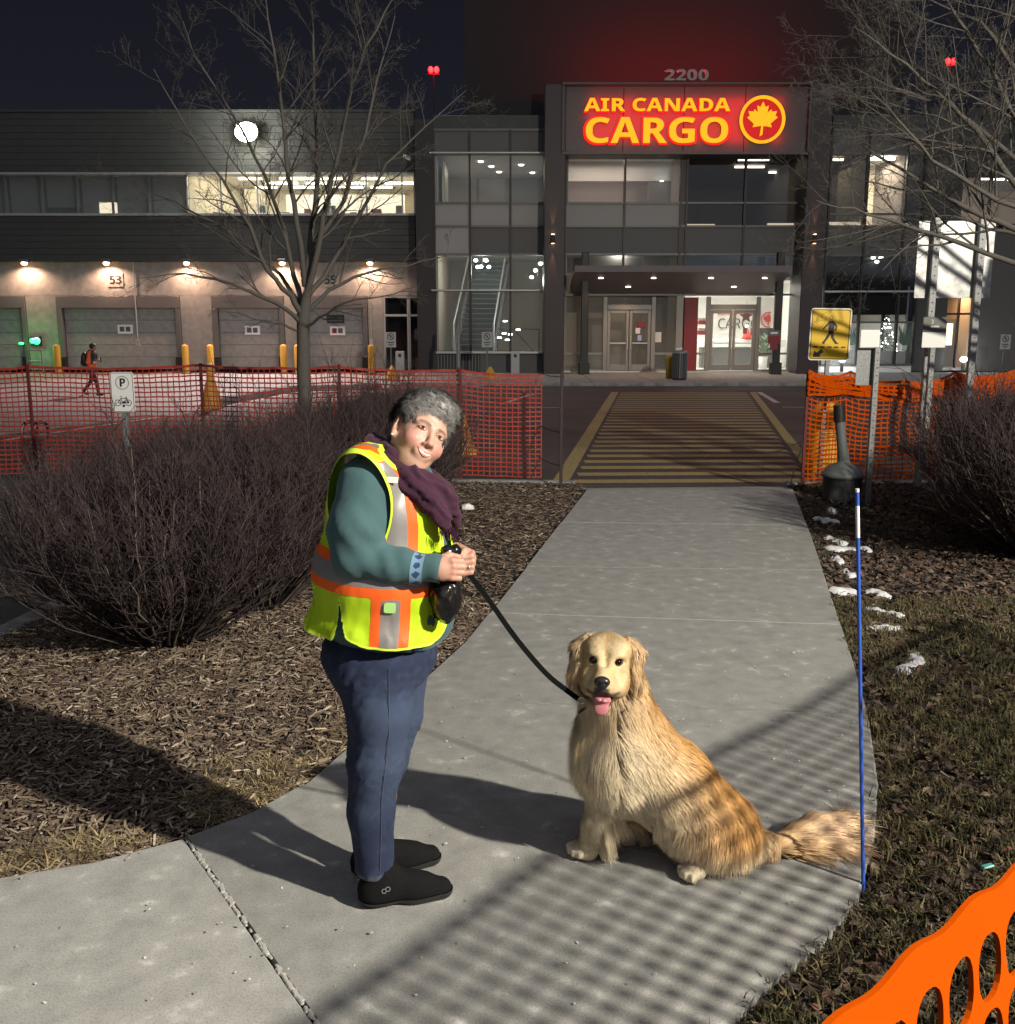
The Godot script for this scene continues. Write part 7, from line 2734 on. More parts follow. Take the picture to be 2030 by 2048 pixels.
# ---------------------------------------------------------------- the dog
func make_dog() -> void:
	var o := thing("dog", "golden retriever sitting on the path with its tongue out, looking at the camera", "dog", Vector3(0.55, 0, -3.2))
	var base := Vector3(0.55, 0, -3.2)
	var P := func(w: Vector3) -> Vector3: return w - base
	var cream := Color(0.78, 0.68, 0.49)
	var gold := Color(0.60, 0.335, 0.115)
	var rust := Color(0.50, 0.24, 0.08)
	var b := Body.new(Vector3(-0.5, -0.02, -0.36), Vector3(0.75, 0.78, 0.36), 0.012)
	# trunk
	b.bone(P.call(Vector3(0.385, 0.444, -3.24)), P.call(Vector3(0.531, 0.276, -3.23)), 0.125, 0.145, 0.04)
	b.bone(P.call(Vector3(0.531, 0.276, -3.23)), P.call(Vector3(0.694, 0.112, -3.22)), 0.142, 0.145, 0.04)
	b.egg(P.call(Vector3(0.342, 0.376, -3.2)), Vector3(0.105, 0.14, 0.11), 0.05)
	b.egg(P.call(Vector3(0.368, 0.271, -3.22)), Vector3(0.1, 0.11, 0.11), 0.05)
	b.egg(P.call(Vector3(0.728, 0.076, -3.22)), Vector3(0.125, 0.1, 0.14), 0.05)
	b.bone(P.call(Vector3(0.346, 0.638, -3.2)), P.call(Vector3(0.399, 0.434, -3.24)), 0.09, 0.13, 0.05)
	# front legs
	b.bone(P.call(Vector3(0.343, 0.305, -3.19)), P.call(Vector3(0.307, 0.136, -3.2)), 0.066, 0.05, 0.03)
	b.bone(P.call(Vector3(0.307, 0.136, -3.2)), P.call(Vector3(0.278, 0.029, -3.22)), 0.05, 0.038, 0.02)
	b.bone(P.call(Vector3(0.447, 0.233, -3.3)), P.call(Vector3(0.432, 0.057, -3.33)), 0.062, 0.042, 0.03)
	b.bone(P.call(Vector3(0.432, 0.057, -3.33)), P.call(Vector3(0.428, -0.013, -3.34)), 0.042, 0.034, 0.02)
	# hind legs: thigh up against the flank, hock on the ground
	b.egg(P.call(Vector3(0.646, 0.143, -3.16)), Vector3(0.12, 0.08, 0.07), 0.035, Basis(Vector3.BACK, -0.35))
	b.bone(P.call(Vector3(0.676, 0.115, -3.13)), P.call(Vector3(0.728, 0.058, -3.13)), 0.055, 0.04, 0.03)
	b.bone(P.call(Vector3(0.727, 0.039, -3.14)), P.call(Vector3(0.642, 0.035, -3.14)), 0.034, 0.032, 0.02)
	b.bone(P.call(Vector3(0.786, -0.078, -3.36)), P.call(Vector3(0.652, -0.053, -3.36)), 0.04, 0.036, 0.02)
	# tail
	b.bone(P.call(Vector3(0.803, 0.062, -3.21)), P.call(Vector3(0.924, 0.034, -3.24)), 0.055, 0.036, 0.03)
	b.bone(P.call(Vector3(0.924, 0.034, -3.24)), P.call(Vector3(1.066, 0.049, -3.3)), 0.036, 0.042, 0.02)
	b.bone(P.call(Vector3(1.066, 0.049, -3.3)), P.call(Vector3(1.17, 0.072, -3.34)), 0.042, 0.02, 0.02)
	# paws with toes
	var paws := [[Vector3(0.262, 0.002, -3.24), Vector3(-1, 0, 0.6)], [Vector3(0.397, -0.02, -3.33), Vector3(-1, 0, 0.2)], [Vector3(0.622, 0.044, -3.09), Vector3(-1, 0, 0.55)], [Vector3(0.623, -0.053, -3.36), Vector3(-1, 0, 0.2)]]
	for e in paws:
		var c: Vector3 = P.call(e[0])
		c.y = 0.03
		var d: Vector3 = e[1].normalized()
		var s := Vector3(-d.z, 0, d.x)
		b.egg(c, Vector3(0.042, 0.033, 0.04), 0.02)
		for k in 4:
			var w := (k - 1.5) * 0.0235
			b.egg(c + d * (0.047 - absf(k - 1.5) * 0.009) + s * w - Vector3(0, 0.005, 0), Vector3(0.022, 0.022, 0.0105), 0.003, Basis(d, Vector3.UP, s))
	var body := b.net()
	body.smooth(1)
	var tailroot: Vector3 = P.call(Vector3(0.878, 0.056, -3.22))
	var chest: Vector3 = P.call(Vector3(0.329, 0.38, -3.15))
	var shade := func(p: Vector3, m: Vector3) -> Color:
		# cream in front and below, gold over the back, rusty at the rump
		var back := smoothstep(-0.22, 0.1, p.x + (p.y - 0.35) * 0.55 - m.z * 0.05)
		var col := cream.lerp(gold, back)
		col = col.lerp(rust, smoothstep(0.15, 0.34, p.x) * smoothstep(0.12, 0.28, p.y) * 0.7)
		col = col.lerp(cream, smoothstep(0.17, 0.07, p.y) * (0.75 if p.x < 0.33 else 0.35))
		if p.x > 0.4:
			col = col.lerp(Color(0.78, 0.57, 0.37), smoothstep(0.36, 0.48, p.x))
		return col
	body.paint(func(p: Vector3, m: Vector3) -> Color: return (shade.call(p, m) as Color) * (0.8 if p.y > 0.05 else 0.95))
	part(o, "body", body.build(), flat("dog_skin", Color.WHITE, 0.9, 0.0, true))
	var nz := FastNoiseLite.new()
	nz.frequency = 9.0
	nz.seed = 4
	var fur := Fur.new()
	fur.cover(body, 100000, 3, func(p: Vector3, m: Vector3, r: RandomNumberGenerator) -> Array:
		var col: Color = shade.call(p, m)
		var wave := Vector3(nz.get_noise_3dv(p), nz.get_noise_3dv(p + Vector3(9, 0, 0)) * 0.4, nz.get_noise_3dv(p + Vector3(0, 7, 0)))
		var dir := Vector3(0.45, -1.0, 0.0)
		var length := 0.045
		var width := 0.0024
		var sag := 0.25
		if p.y < 0.07 and (p.x < 0.05 or p.z > 0.08 or p.x < 0.3):
			# paws and hocks
			if p.y < 0.045:
				return []
			return [Vector3(-0.6, -0.4, 0.2) + wave * 0.3, 0.011, 0.0022, col, 0.0]
		if p.x > 0.38:
			# the plume of the tail
			var out := Vector3(1.0, 0.1, -0.2) + Vector3(0, m.y * 0.95, m.z * 0.7)
			if m.y < -0.2:
				out = Vector3(0.7, -0.9, 0.35)
			return [out + wave * 0.5, (0.1 if m.y > 0.3 else 0.15) * r.randf_range(0.5, 1.3), 0.0022, col, 0.35]
		if p.x < -0.2 and p.y > 0.28:
			# chest: long and hanging
			dir = Vector3(0.12, -1.0, 0.1)
			length = lerpf(0.05, 0.085, smoothstep(0.28, 0.4, p.y))
			sag = 0.1
		elif p.x < -0.06 and p.y < 0.3:
			# front legs: short in front, feathered behind
			dir = Vector3(0.35, -1.0, 0.0)
			length = 0.018 if m.x < 0.1 else 0.085
		elif p.y < 0.24:
			dir = Vector3(-0.1, -1.0, 0.15)
			length = lerpf(0.045, 0.06, smoothstep(0.05, 0.2, p.y))
			if p.distance_to(Vector3(0.065, 0.03, 0.11)) < 0.07:
				return []
		else:
			dir = Vector3(0.7, -0.75, 0.0)
			length = lerpf(0.05, 0.07, clampf(m.z, 0.0, 1.0))
		return [dir + wave * 0.75, length * r.randf_range(0.65, 1.2), width, col.lerp(col * 1.25, clampf(nz.get_noise_3dv(p * 2.3) * 1.6, -0.6, 0.8)), sag])
	for k in fur.v.size():
		if fur.v[k].y < 0.004:
			fur.v[k].y = 0.004 + 0.012 * absf(sin(k * 12.9898))
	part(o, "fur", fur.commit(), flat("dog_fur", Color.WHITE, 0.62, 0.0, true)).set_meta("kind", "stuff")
	dog_head(o, base, cream, gold)


func dog_head(o: Node3D, base: Vector3, cream: Color, gold: Color) -> void:
	# local axes: x to the viewer's right, y up, z out of the muzzle; the eyes at y = 0
	var eyes: Vector3 = Vector3(0.312, 0.758, -3.08)
	var f := (Vector3(-0.12, 1.42, 0) - eyes).normalized()
	var x := Vector3(1, -0.06, 0.1)
	x = (x - f * x.dot(f)).normalized()
	var frame := Transform3D(Basis(x, f.cross(x), f), eyes - f * 0.06 - base)
	var b := Body.new(Vector3(-0.13, -0.19, -0.13), Vector3(0.13, 0.12, 0.2), 0.005)
	b.egg(Vector3(0, 0.004, -0.01), Vector3(0.08, 0.078, 0.085), 0.02)
	for s in [-1.0, 1.0]:
		b.egg(Vector3(s * 0.036, 0.036, 0.03), Vector3(0.036, 0.034, 0.038), 0.022)
	for s in [-1.0, 1.0]:
		b.egg(Vector3(s * 0.04, -0.045, 0.01), Vector3(0.036, 0.055, 0.055), 0.03)
		b.egg(Vector3(s * 0.034, 0.019, 0.062), Vector3(0.024, 0.0115, 0.016), 0.01)
		b.egg(Vector3(s * 0.022, -0.08, 0.092), Vector3(0.026, 0.028, 0.042), 0.012)
		b.egg(Vector3(s * 0.044, -0.075, 0.045), Vector3(0.03, 0.04, 0.045), 0.03)
	b.bone(Vector3(0, -0.03, 0.045), Vector3(-0.003, -0.06, 0.112), 0.044, 0.033, 0.025)
	b.egg(Vector3(0, 0.012, 0.088), Vector3(0.011, 0.03, 0.018), 0.014, Basis.IDENTITY, true)
	for s in [-1.0, 1.0]:
		b.egg(Vector3(s * 0.05, -0.03, 0.09), Vector3(0.016, 0.024, 0.02), 0.018, Basis.IDENTITY, true)
	b.bone(Vector3(0, -0.1, 0.02), Vector3(0, -0.135, 0.078), 0.038, 0.024, 0.02)
	b.egg(Vector3(0, -0.112, 0.092), Vector3(0.034, 0.015, 0.042), 0.008, Basis(Vector3.RIGHT, 0.45), true)
	for s in [-1.0, 1.0]:
		b.egg(Vector3(s * 0.04, 0.001, 0.066), Vector3(0.0125, 0.0105, 0.014), 0.006, Basis.IDENTITY, true)
	var h := b.net()
	h.smooth(1)
	var shade := func(p: Vector3, _m: Vector3) -> Color:
		var col := cream.lerp(Color(0.56, 0.42, 0.23), 0.75)
		col = col.lerp(gold, smoothstep(0.045, 0.085, absf(p.x)) * 0.6)
		col = col.lerp(gold, 0.3 * smoothstep(0.045, 0.085, p.y))
		col = col.lerp(gold, 0.4 * smoothstep(0.008, 0.002, absf(p.x)) * smoothstep(-0.01, 0.02, p.y))
		col = col.lerp(gold, 0.35 * smoothstep(0.016, 0.004, absf(absf(p.x) - 0.02)) * smoothstep(-0.07, -0.03, p.y) * smoothstep(0.02, -0.01, p.y))
		col = col.lerp(gold, 0.28 * smoothstep(0.02, 0.005, Vector2(absf(p.x) - 0.05, p.y + 0.03).length()))
		var mottle := sin(p.x * 210.0 + sin(p.y * 90.0) * 2.0) * sin(p.y * 130.0 + p.x * 60.0)
		col = col.lerp(gold, 0.12 * maxf(0.0, mottle))
		if p.z > 0.085 and p.y < -0.074 and absf(p.x) < 0.03 and p.y > -0.112:
			col = col.lerp(Color(0.05, 0.04, 0.042), smoothstep(0.03, 0.018, absf(p.x + 0.004)) * 0.92)
		# dark lips along the edge of the flews
		if p.z > 0.03:
			col = col.lerp(Color(0.06, 0.035, 0.03), 0.85 * smoothstep(0.009, 0.003, absf(p.y + 0.103 - absf(p.x) * 0.25)) * smoothstep(0.06, 0.045, absf(p.x)))
			col = col.lerp(Color(0.4, 0.25, 0.12), 0.35 * smoothstep(0.03, 0.01, Vector2(absf(p.x) - 0.026, p.y + 0.055).length()))
		for s in [-1.0, 1.0]:
			var d := Vector2(p.x - s * 0.04, p.y * 1.15).length()
			if p.z > 0.03:
				col = col.lerp(Color(0.03, 0.02, 0.015), smoothstep(0.0165, 0.0115, d))
		if p.y < -0.1 and p.z > 0.05:
			col = col.lerp(Color(0.05, 0.025, 0.025), smoothstep(-0.1, -0.112, p.y) * smoothstep(0.036, 0.026, absf(p.x)) * (0.0 if p.y < -0.138 else 1.0))
		return col
	h.paint(shade)
	part(o, "head", h.build(frame), kept["dog_skin"])
	var fur := Fur.new()
	var nz := FastNoiseLite.new()
	nz.frequency = 22.0
	fur.cover(h, 34000, 8, func(p: Vector3, m: Vector3, r: RandomNumberGenerator) -> Array:
		var col: Color = shade.call(p, m)
		for s in [-1.0, 1.0]:
			if Vector2(p.x - s * 0.04, p.y).length() < 0.0155 and p.z > 0.03:
				return []
		if p.z > 0.11 and absf(p.x) < 0.026 and p.y > -0.084 and p.y < -0.036:
			return []
		if p.y < -0.098 and p.z > 0.055 and absf(p.x) < 0.03 and p.y > -0.14:
			return []
		var dir := Vector3(p.x * 9.0, (p.y + 0.03) * 7.0, -1.0)
		var length := lerpf(0.007, 0.02, smoothstep(0.1, 0.0, p.z))
		if p.z < 0.03 and p.y < -0.02:
			# ruff behind the cheeks
			dir = Vector3(p.x * 4.0, -1.0, -0.2)
			length = 0.045
		var wave := Vector3(nz.get_noise_3dv(p), nz.get_noise_3dv(p + Vector3(3, 0, 0)), 0.0)
		return [dir + wave * 0.4, length * r.randf_range(0.7, 1.2), 0.0015, col * r.randf_range(0.68, 1.2), 0.1])
	# ears, hanging, with longer waves of fur
	var ears := Hide.new()
	for s in [-1.0, 1.0]:
		var e := Body.new(Vector3(-0.16, -0.14, -0.1), Vector3(0.16, 0.12, 0.08), 0.006)
		e.bone(Vector3(s * 0.064, 0.058, -0.005), Vector3(s * 0.09, 0.03, 0.0), 0.02, 0.024, 0.015)
		e.egg(Vector3(s * 0.094, -0.015, 0.002), Vector3(0.017, 0.06, 0.036), 0.02, Basis(Vector3.BACK, s * 0.1) * Basis(Vector3.UP, -s * 0.35))
		var eh := e.net()
		var ear_col := gold.lerp(cream, 0.42 if s < 0 else 0.25)
		eh.paint(func(_p: Vector3, _m: Vector3) -> Color: return ear_col * 0.8)
		part(o, "ear", eh.build(frame), kept["dog_skin"])
		fur.cover(eh, 2600, 20 + int(s), func(p: Vector3, m: Vector3, r: RandomNumberGenerator) -> Array:
			var wave := Vector3(nz.get_noise_3dv(p * 1.5), 0.0, nz.get_noise_3dv(p * 1.5 + Vector3(5, 0, 0)))
			return [Vector3(s * 0.22, -1.0, 0.1) + wave * 0.7, (0.03 if p.y > -0.02 else 0.05) * r.randf_range(0.6, 1.2), 0.0028, ear_col.lerp(cream, 0.35 * r.randf()), 0.15])
	# carry the head fur into place
	for k in fur.v.size():
		fur.v[k] = frame * fur.v[k]
		fur.n[k] = (frame.basis * fur.n[k]).normalized()
	part(o, "head_fur", fur.commit(), kept["dog_fur"]).set_meta("kind", "stuff")
	# eyes, nose, tongue
	for s in [-1.0, 1.0]:
		var em := MB.new()
		em.ball(frame * Vector3(s * 0.0395, 0.0, 0.064), Vector3.ONE * 0.0108, 14, 10)
		part(o, "eye", em, flat("dog_eye", Color(0.008, 0.005, 0.004), 0.05))
	var nb := Body.new(Vector3(-0.04, -0.1, 0.09), Vector3(0.04, -0.02, 0.18), 0.0035)
	nb.egg(Vector3(-0.004, -0.055, 0.143), Vector3(0.025, 0.018, 0.017), 0.006)
	nb.egg(Vector3(-0.004, -0.069, 0.139), Vector3(0.015, 0.015, 0.013), 0.008)
	for s in [-1.0, 1.0]:
		nb.egg(Vector3(-0.004 + s * 0.0095, -0.06, 0.158), Vector3(0.0055, 0.0042, 0.006), 0.003, Basis.IDENTITY, true)
	part(o, "nose", nb.net().build(frame), flat("dog_nose", Color(0.022, 0.02, 0.024), 0.28))
	var tb := Body.new(Vector3(-0.05, -0.2, 0.03), Vector3(0.05, -0.08, 0.16), 0.0035)
	tb.bone(Vector3(0, -0.106, 0.06), Vector3(-0.001, -0.116, 0.108), 0.024, 0.026, 0.01, Vector3(1, 2.6, 1))
	tb.bone(Vector3(-0.001, -0.116, 0.108), Vector3(-0.002, -0.142, 0.113), 0.026, 0.023, 0.01, Vector3(1, 1, 3.2))
	tb.bone(Vector3(-0.002, -0.11, 0.128), Vector3(-0.002, -0.145, 0.128), 0.003, 0.002, 0.006, Vector3.ONE, true)
	part(o, "tongue", tb.net().build(frame), flat("dog_tongue", Color(0.52, 0.19, 0.22), 0.35))
	# collar just showing in the ruff on the leash side
	var cm := MB.new()
	var ring := []
	for k in 13:
		var a := TAU * k / 12
		ring.append(Vector3(cos(a) * 0.08, 0.0, sin(a) * 0.085))
	ring[6] = ring[6] + Vector3(-0.02, -0.005, 0.03)
	cm.tube(ring, [0.008], 6, false)
	cm.tube([Vector3(-0.085, -0.005, 0.02), Vector3(-0.125, -0.005, 0.09)], [0.005], 6)
	single("dog_collar", cm, flat("collar_brown", Color(0.12, 0.07, 0.04), 0.7), "thin brown collar half hidden in the golden dog's ruff", "collar", "", "", Vector3(0.354, 0.586, -3.18))


# ---------------------------------------------------------------- the woman
const HER := Vector3(-0.4, 0.0, -3.05)


func along(table: Array, x: float) -> float:
	# piecewise linear: [[x, y], ...]
	if x <= table[0][0]:
		return table[0][1]
	for k in table.size() - 1:
		if x <= table[k + 1][0]:
			return lerpf(table[k][1], table[k + 1][1], (x - table[k][0]) / (table[k + 1][0] - table[k][0]))
	return table[-1][1]


func make_woman() -> void:
	# local axes: x the way her body faces (to the right of the picture), y up, z towards the camera (her right side)
	var o := thing("person", "smiling person with short grey hair in yellow safety vest and purple scarf, holding the leash", "person", HER)
	var P := func(w: Vector3) -> Vector3: return w - HER
	var skin := flat("skin", Color.WHITE, 0.5, 0.0, true)
	skin.subsurf_scatter_enabled = true
	skin.subsurf_scatter_strength = 0.12
	var nz := FastNoiseLite.new()
	nz.frequency = 7.0
	nz.seed = 6
	# ------------ body: hidden frame, head and hands in one mesh
	var all := MB.new()
	all.tinted = true
	all.tint = Color(0.52, 0.31, 0.24)
	var core := Body.new(Vector3(-0.32, 0.0, -0.34), Vector3(0.36, 1.5, 0.36), 0.022)
	core.bone(P.call(Vector3(-0.383, 1.303, -3.05)), P.call(Vector3(-0.399, 0.936, -3.05)), 0.1, 0.12, 0.05)
	core.bone(P.call(Vector3(-0.375, 1.311, -3.05)), P.call(Vector3(-0.332, 1.402, -3.02)), 0.06, 0.055, 0.04)
	core.bone(P.call(Vector3(-0.409, 1.352, -2.9)), P.call(Vector3(-0.452, 1.303, -3.2)), 0.055, 0.055, 0.04)
	for e in [[Vector3(-0.409, 1.341, -2.92), Vector3(-0.436, 1.154, -2.88), Vector3(-0.221, 1.122, -2.83)], [Vector3(-0.454, 1.3, -3.22), Vector3(-0.39, 1.026, -3.27), Vector3(-0.159, 1.085, -3.12)]]:
		core.bone(P.call(e[0]), P.call(e[1]), 0.04, 0.034, 0.03)
		core.bone(P.call(e[1]), P.call(e[2]), 0.034, 0.026, 0.03)
	for e in [[Vector3(-0.401, 0.808, -2.97), Vector3(-0.411, 0.489, -2.95), Vector3(-0.418, 0.114, -2.95)], [Vector3(-0.369, 0.75, -3.14), Vector3(-0.387, 0.417, -3.13), Vector3(-0.426, 0.083, -3.12)]]:
		core.bone(P.call(e[0]), P.call(e[1]), 0.07, 0.045, 0.03)
		core.bone(P.call(e[1]), P.call(e[2]), 0.045, 0.032, 0.03)
	core.net().add_to(all)
	woman_head(o, all)
	woman_hands(o, all)
	part(o, "body", all, skin)
	# ------------ sweater
	var b := Body.new(Vector3(-0.36, 0.66, -0.38), Vector3(0.38, 1.48, 0.38), 0.0115)
	b.egg(P.call(Vector3(-0.355, 1.246, -3.05)), Vector3(0.165, 0.19, 0.18), 0.05)
	b.egg(P.call(Vector3(-0.364, 1.037, -3.05)), Vector3(0.205, 0.2, 0.21), 0.06)
	b.egg(P.call(Vector3(-0.367, 0.91, -3.05)), Vector3(0.2, 0.12, 0.2), 0.05)
	b.bone(P.call(Vector3(-0.408, 1.356, -2.94)), P.call(Vector3(-0.437, 1.319, -3.18)), 0.075, 0.075, 0.04)
	b.bone(P.call(Vector3(-0.374, 1.352, -3.05)), P.call(Vector3(-0.346, 1.395, -3.03)), 0.09, 0.075, 0.04)
	b.bone(P.call(Vector3(-0.413, 1.347, -2.9)), P.call(Vector3(-0.436, 1.225, -2.87)), 0.076, 0.081, 0.03)
	b.bone(P.call(Vector3(-0.436, 1.225, -2.87)), P.call(Vector3(-0.44, 1.155, -2.86)), 0.081, 0.068, 0.025)
	b.bone(P.call(Vector3(-0.44, 1.149, -2.86)), P.call(Vector3(-0.328, 1.127, -2.84)), 0.066, 0.053, 0.02)
	b.bone(P.call(Vector3(-0.328, 1.127, -2.84)), P.call(Vector3(-0.205, 1.122, -2.83)), 0.053, 0.042, 0.015)
	b.bone(P.call(Vector3(-0.454, 1.309, -3.22)), P.call(Vector3(-0.39, 1.026, -3.27)), 0.085, 0.07, 0.04)
	b.bone(P.call(Vector3(-0.39, 1.026, -3.27)), P.call(Vector3(-0.153, 1.088, -3.12)), 0.066, 0.042, 0.02)
	var sw := b.net()
	sw.smooth(1)
	var wrist: Vector3 = P.call(Vector3(-0.202, 1.119, -2.83))
	var elbow: Vector3 = P.call(Vector3(-0.44, 1.149, -2.86))
	var axis := (wrist - elbow).normalized()
	sw.push(func(p: Vector3, _n: Vector3) -> float:
		var q := (p - elbow).dot(axis)
		var fold := 0.0
		if p.z > 0.12:
			# creases fanning out of the bent elbow
			var w := p - elbow - Vector3(0.03, 0.02, 0)
			fold = sin((w.x + w.y * 0.6) * 95.0 + w.length() * 22.0) * 0.0022 * smoothstep(0.02, 0.06, w.length()) * smoothstep(0.19, 0.08, w.length())
			fold += sin(q * 75.0 + p.y * 24.0) * 0.003 * smoothstep(0.1, 0.16, q)
		return fold + nz.get_noise_3dv(p) * 0.006)
	var hem_cut := sw.split(func(p: Vector3, _n: Vector3) -> float: return p.y - (0.839 + 0.012 * sin(p.x * 20.0)))
	sw = hem_cut[0]
	var cuff_end := sw.split(func(p: Vector3, _n: Vector3) -> float: return 0.012 - (p - wrist).dot(axis) if p.z > 0.1 and p.x > 0.05 else 1.0)
	sw = cuff_end[0]
	var teal := flat("sweater_teal", Color(0.05, 0.112, 0.125), 0.9)
	teal.rim_enabled = true
	teal.rim = 0.5
	var banded := sw.split(func(p: Vector3, _n: Vector3) -> float: return 0.017 - absf((p - wrist).dot(axis) + 0.052) if p.z > 0.1 and p.x > 0.0 else -1.0)
	part(o, "sweater", banded[1].build(), teal)
	var band: Hide = banded[0]
	var mid := elbow + axis * ((wrist - elbow).length() - 0.052)
	var diamonds := band.split(func(p: Vector3, _n: Vector3) -> float:
		var q := absf((p - wrist).dot(axis) + 0.052)
		var a := atan2((p - mid).z, (p - mid).y) / 0.62
		return 1.0 - q / 0.015 - absf(a - round(a)) / 0.42)
	var pull := func(h: Hide, by: float) -> Hide:
		for k in h.v.size():
			h.v[k] += h.n[k] * by
		return h
	part(o, "cuff_band", pull.call(diamonds[1], 0.001).build(), flat("cuff_pale", Color(0.15, 0.27, 0.38), 0.9))
	part(o, "cuff_diamonds", pull.call(diamonds[0], 0.001).build(), flat("cuff_navy", Color(0.025, 0.05, 0.14), 0.9))
	# ------------ jeans
	var j := Body.new(Vector3(-0.32, 0.02, -0.3), Vector3(0.34, 0.94, 0.32), 0.0115)
	j.egg(P.call(Vector3(-0.401, 0.794, -3.05)), Vector3(0.182, 0.13, 0.19), 0.04)
	j.bone(P.call(Vector3(-0.408, 0.77, -2.97)), P.call(Vector3(-0.392, 0.645, -2.95)), 0.125, 0.098, 0.04)
	j.bone(P.call(Vector3(-0.392, 0.645, -2.95)), P.call(Vector3(-0.408, 0.48, -2.95)), 0.098, 0.084, 0.03)
	j.bone(P.call(Vector3(-0.408, 0.48, -2.95)), P.call(Vector3(-0.428, 0.312, -2.95)), 0.084, 0.07, 0.03)
	j.bone(P.call(Vector3(-0.428, 0.312, -2.95)), P.call(Vector3(-0.418, 0.114, -2.95)), 0.07, 0.063, 0.03)
	var far_leg := Body.new(Vector3(-0.32, 0.02, -0.3), Vector3(0.34, 0.9, 0.12), 0.0115)
	far_leg.bone(P.call(Vector3(-0.366, 0.766, -3.12)), P.call(Vector3(-0.366, 0.564, -3.13)), 0.12, 0.088, 0.03)
	far_leg.bone(P.call(Vector3(-0.366, 0.564, -3.13)), P.call(Vector3(-0.394, 0.404, -3.13)), 0.088, 0.068, 0.02)
	far_leg.bone(P.call(Vector3(-0.394, 0.404, -3.13)), P.call(Vector3(-0.441, 0.258, -3.13)), 0.068, 0.058, 0.02)
	far_leg.bone(P.call(Vector3(-0.441, 0.258, -3.13)), P.call(Vector3(-0.441, 0.083, -3.12)), 0.058, 0.05, 0.02)
	var js := j.net()
	var fl := far_leg.net()
	for k in fl.f:
		js.f.append(k + js.v.size())
	js.v.append_array(fl.v)
	js.n.append_array(fl.n)
	js.smooth(1)
	var knee_y := 0.48
	js.push(func(p: Vector3, _n: Vector3) -> float:
		var k := smoothstep(0.16, 0.0, absf(p.y - knee_y)) * 0.8 + smoothstep(0.62, 0.74, p.y) * 0.7 + smoothstep(0.2, 0.09, p.y) * 0.9 + 0.22
		var w := nz.get_noise_3dv(p * Vector3(0.9, 0.4, 0.9))
		var a := sin(p.y * 88.0 + p.x * 30.0 + w * 9.0)
		var c := sin(p.y * 57.0 - p.x * 46.0 + w * 11.0)
		return (-pow(absf(a), 5.0) * 0.0035 + pow(maxf(c, 0.0), 3.0) * 0.003) * k + w * 0.004)
	js = js.split(func(p: Vector3, _n: Vector3) -> float: return p.y - 0.105 + 0.02 * p.x)[0]
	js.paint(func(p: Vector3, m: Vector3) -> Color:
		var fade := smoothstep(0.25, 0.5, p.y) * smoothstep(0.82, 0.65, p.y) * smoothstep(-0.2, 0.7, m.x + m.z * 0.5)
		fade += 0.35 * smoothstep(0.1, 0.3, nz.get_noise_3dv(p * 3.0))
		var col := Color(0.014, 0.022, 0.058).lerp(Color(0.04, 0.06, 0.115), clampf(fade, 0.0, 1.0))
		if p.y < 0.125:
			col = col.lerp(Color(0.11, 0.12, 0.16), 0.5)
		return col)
	var seam := [[0.08, P.call(Vector3(-0.398, 0.142, -2.9)).x], [0.39, P.call(Vector3(-0.382, 0.39, -2.9)).x], [0.609, P.call(Vector3(-0.353, 0.609, -2.87)).x], [0.832, P.call(Vector3(-0.349, 0.832, -2.85)).x]]
	var denim := flat("denim", Color.WHITE, 0.9, 0.0, true)
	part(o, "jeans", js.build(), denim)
	var thread := MB.new()
	var trail := []
	for k in 40:
		var y := lerpf(0.13, 0.813, k / 39.0)
		var x := along(seam, y)
		var z := -1.0
		for q in js.v:
			if absf(q.x - x) < 0.012 and absf(q.y - y) < 0.012:
				z = maxf(z, q.z)
		if z > 0.0:
			trail.append(Vector3(x, y, z - 0.001))
	for r in 2:
		for k in range(1, trail.size() - 1):
			trail[k].z = (trail[k - 1].z + trail[k].z + trail[k + 1].z) / 3.0
	thread.tube(trail, [0.0011], 5)
	part(o, "seam", thread, flat("seam_thread", Color(0.075, 0.085, 0.12), 0.9))
	# ------------ shoes
	var felt := cloudy("felt", 91, 0.08, [0.0, Color(0.005, 0.005, 0.0055), 1.0, Color(0.014, 0.014, 0.015)], 256, 3)
	grained("felt", felt, 6.0, 0.95).metallic_specular = 0.25
	var feet := [[Vector3(-0.425, 0, -2.935), Vector3(-0.215, 0, -2.985), Vector3(-0.405, 0, -2.945)], [Vector3(-0.475, 0, -3.105), Vector3(-0.265, 0, -3.185), Vector3(-0.445, 0, -3.115)]]
	for e in feet:
		var h: Vector3 = P.call(e[0])
		var t: Vector3 = P.call(e[1])
		var a: Vector3 = P.call(e[2])
		var s := Body.new(Vector3(minf(h.x, t.x) - 0.1, -0.03, minf(h.z, t.z) - 0.1), Vector3(maxf(h.x, t.x) + 0.1, 0.22, maxf(h.z, t.z) + 0.1), 0.008)
		var up := Vector3.UP
		s.bone(h + up * 0.052, t + up * 0.03, 0.048, 0.03, 0.02)
		s.bone(h.lerp(t, 0.62) + up * 0.036, t + up * 0.028, 0.048, 0.033, 0.02)
		s.bone(h.lerp(t, 0.3) + up * 0.075, h.lerp(t, 0.72) + up * 0.05, 0.045, 0.038, 0.03)
		s.bone(a + up * 0.06, a + up * 0.118, 0.053, 0.052, 0.03)
		s.bone(a + up * 0.12, a + up * 0.2, 0.036, 0.04, 0.008, Vector3.ONE, true)
		var sh := s.net()
		for k in sh.v.size():
			if sh.v[k].y < 0.003:
				sh.v[k].y = 0.003
		sh.find_normals()
		var two := sh.split(func(p: Vector3, _n: Vector3) -> float: return p.y - 0.03)
		part(o, "shoe", two[0].build(), kept["felt"])
		var sole: Hide = two[1]
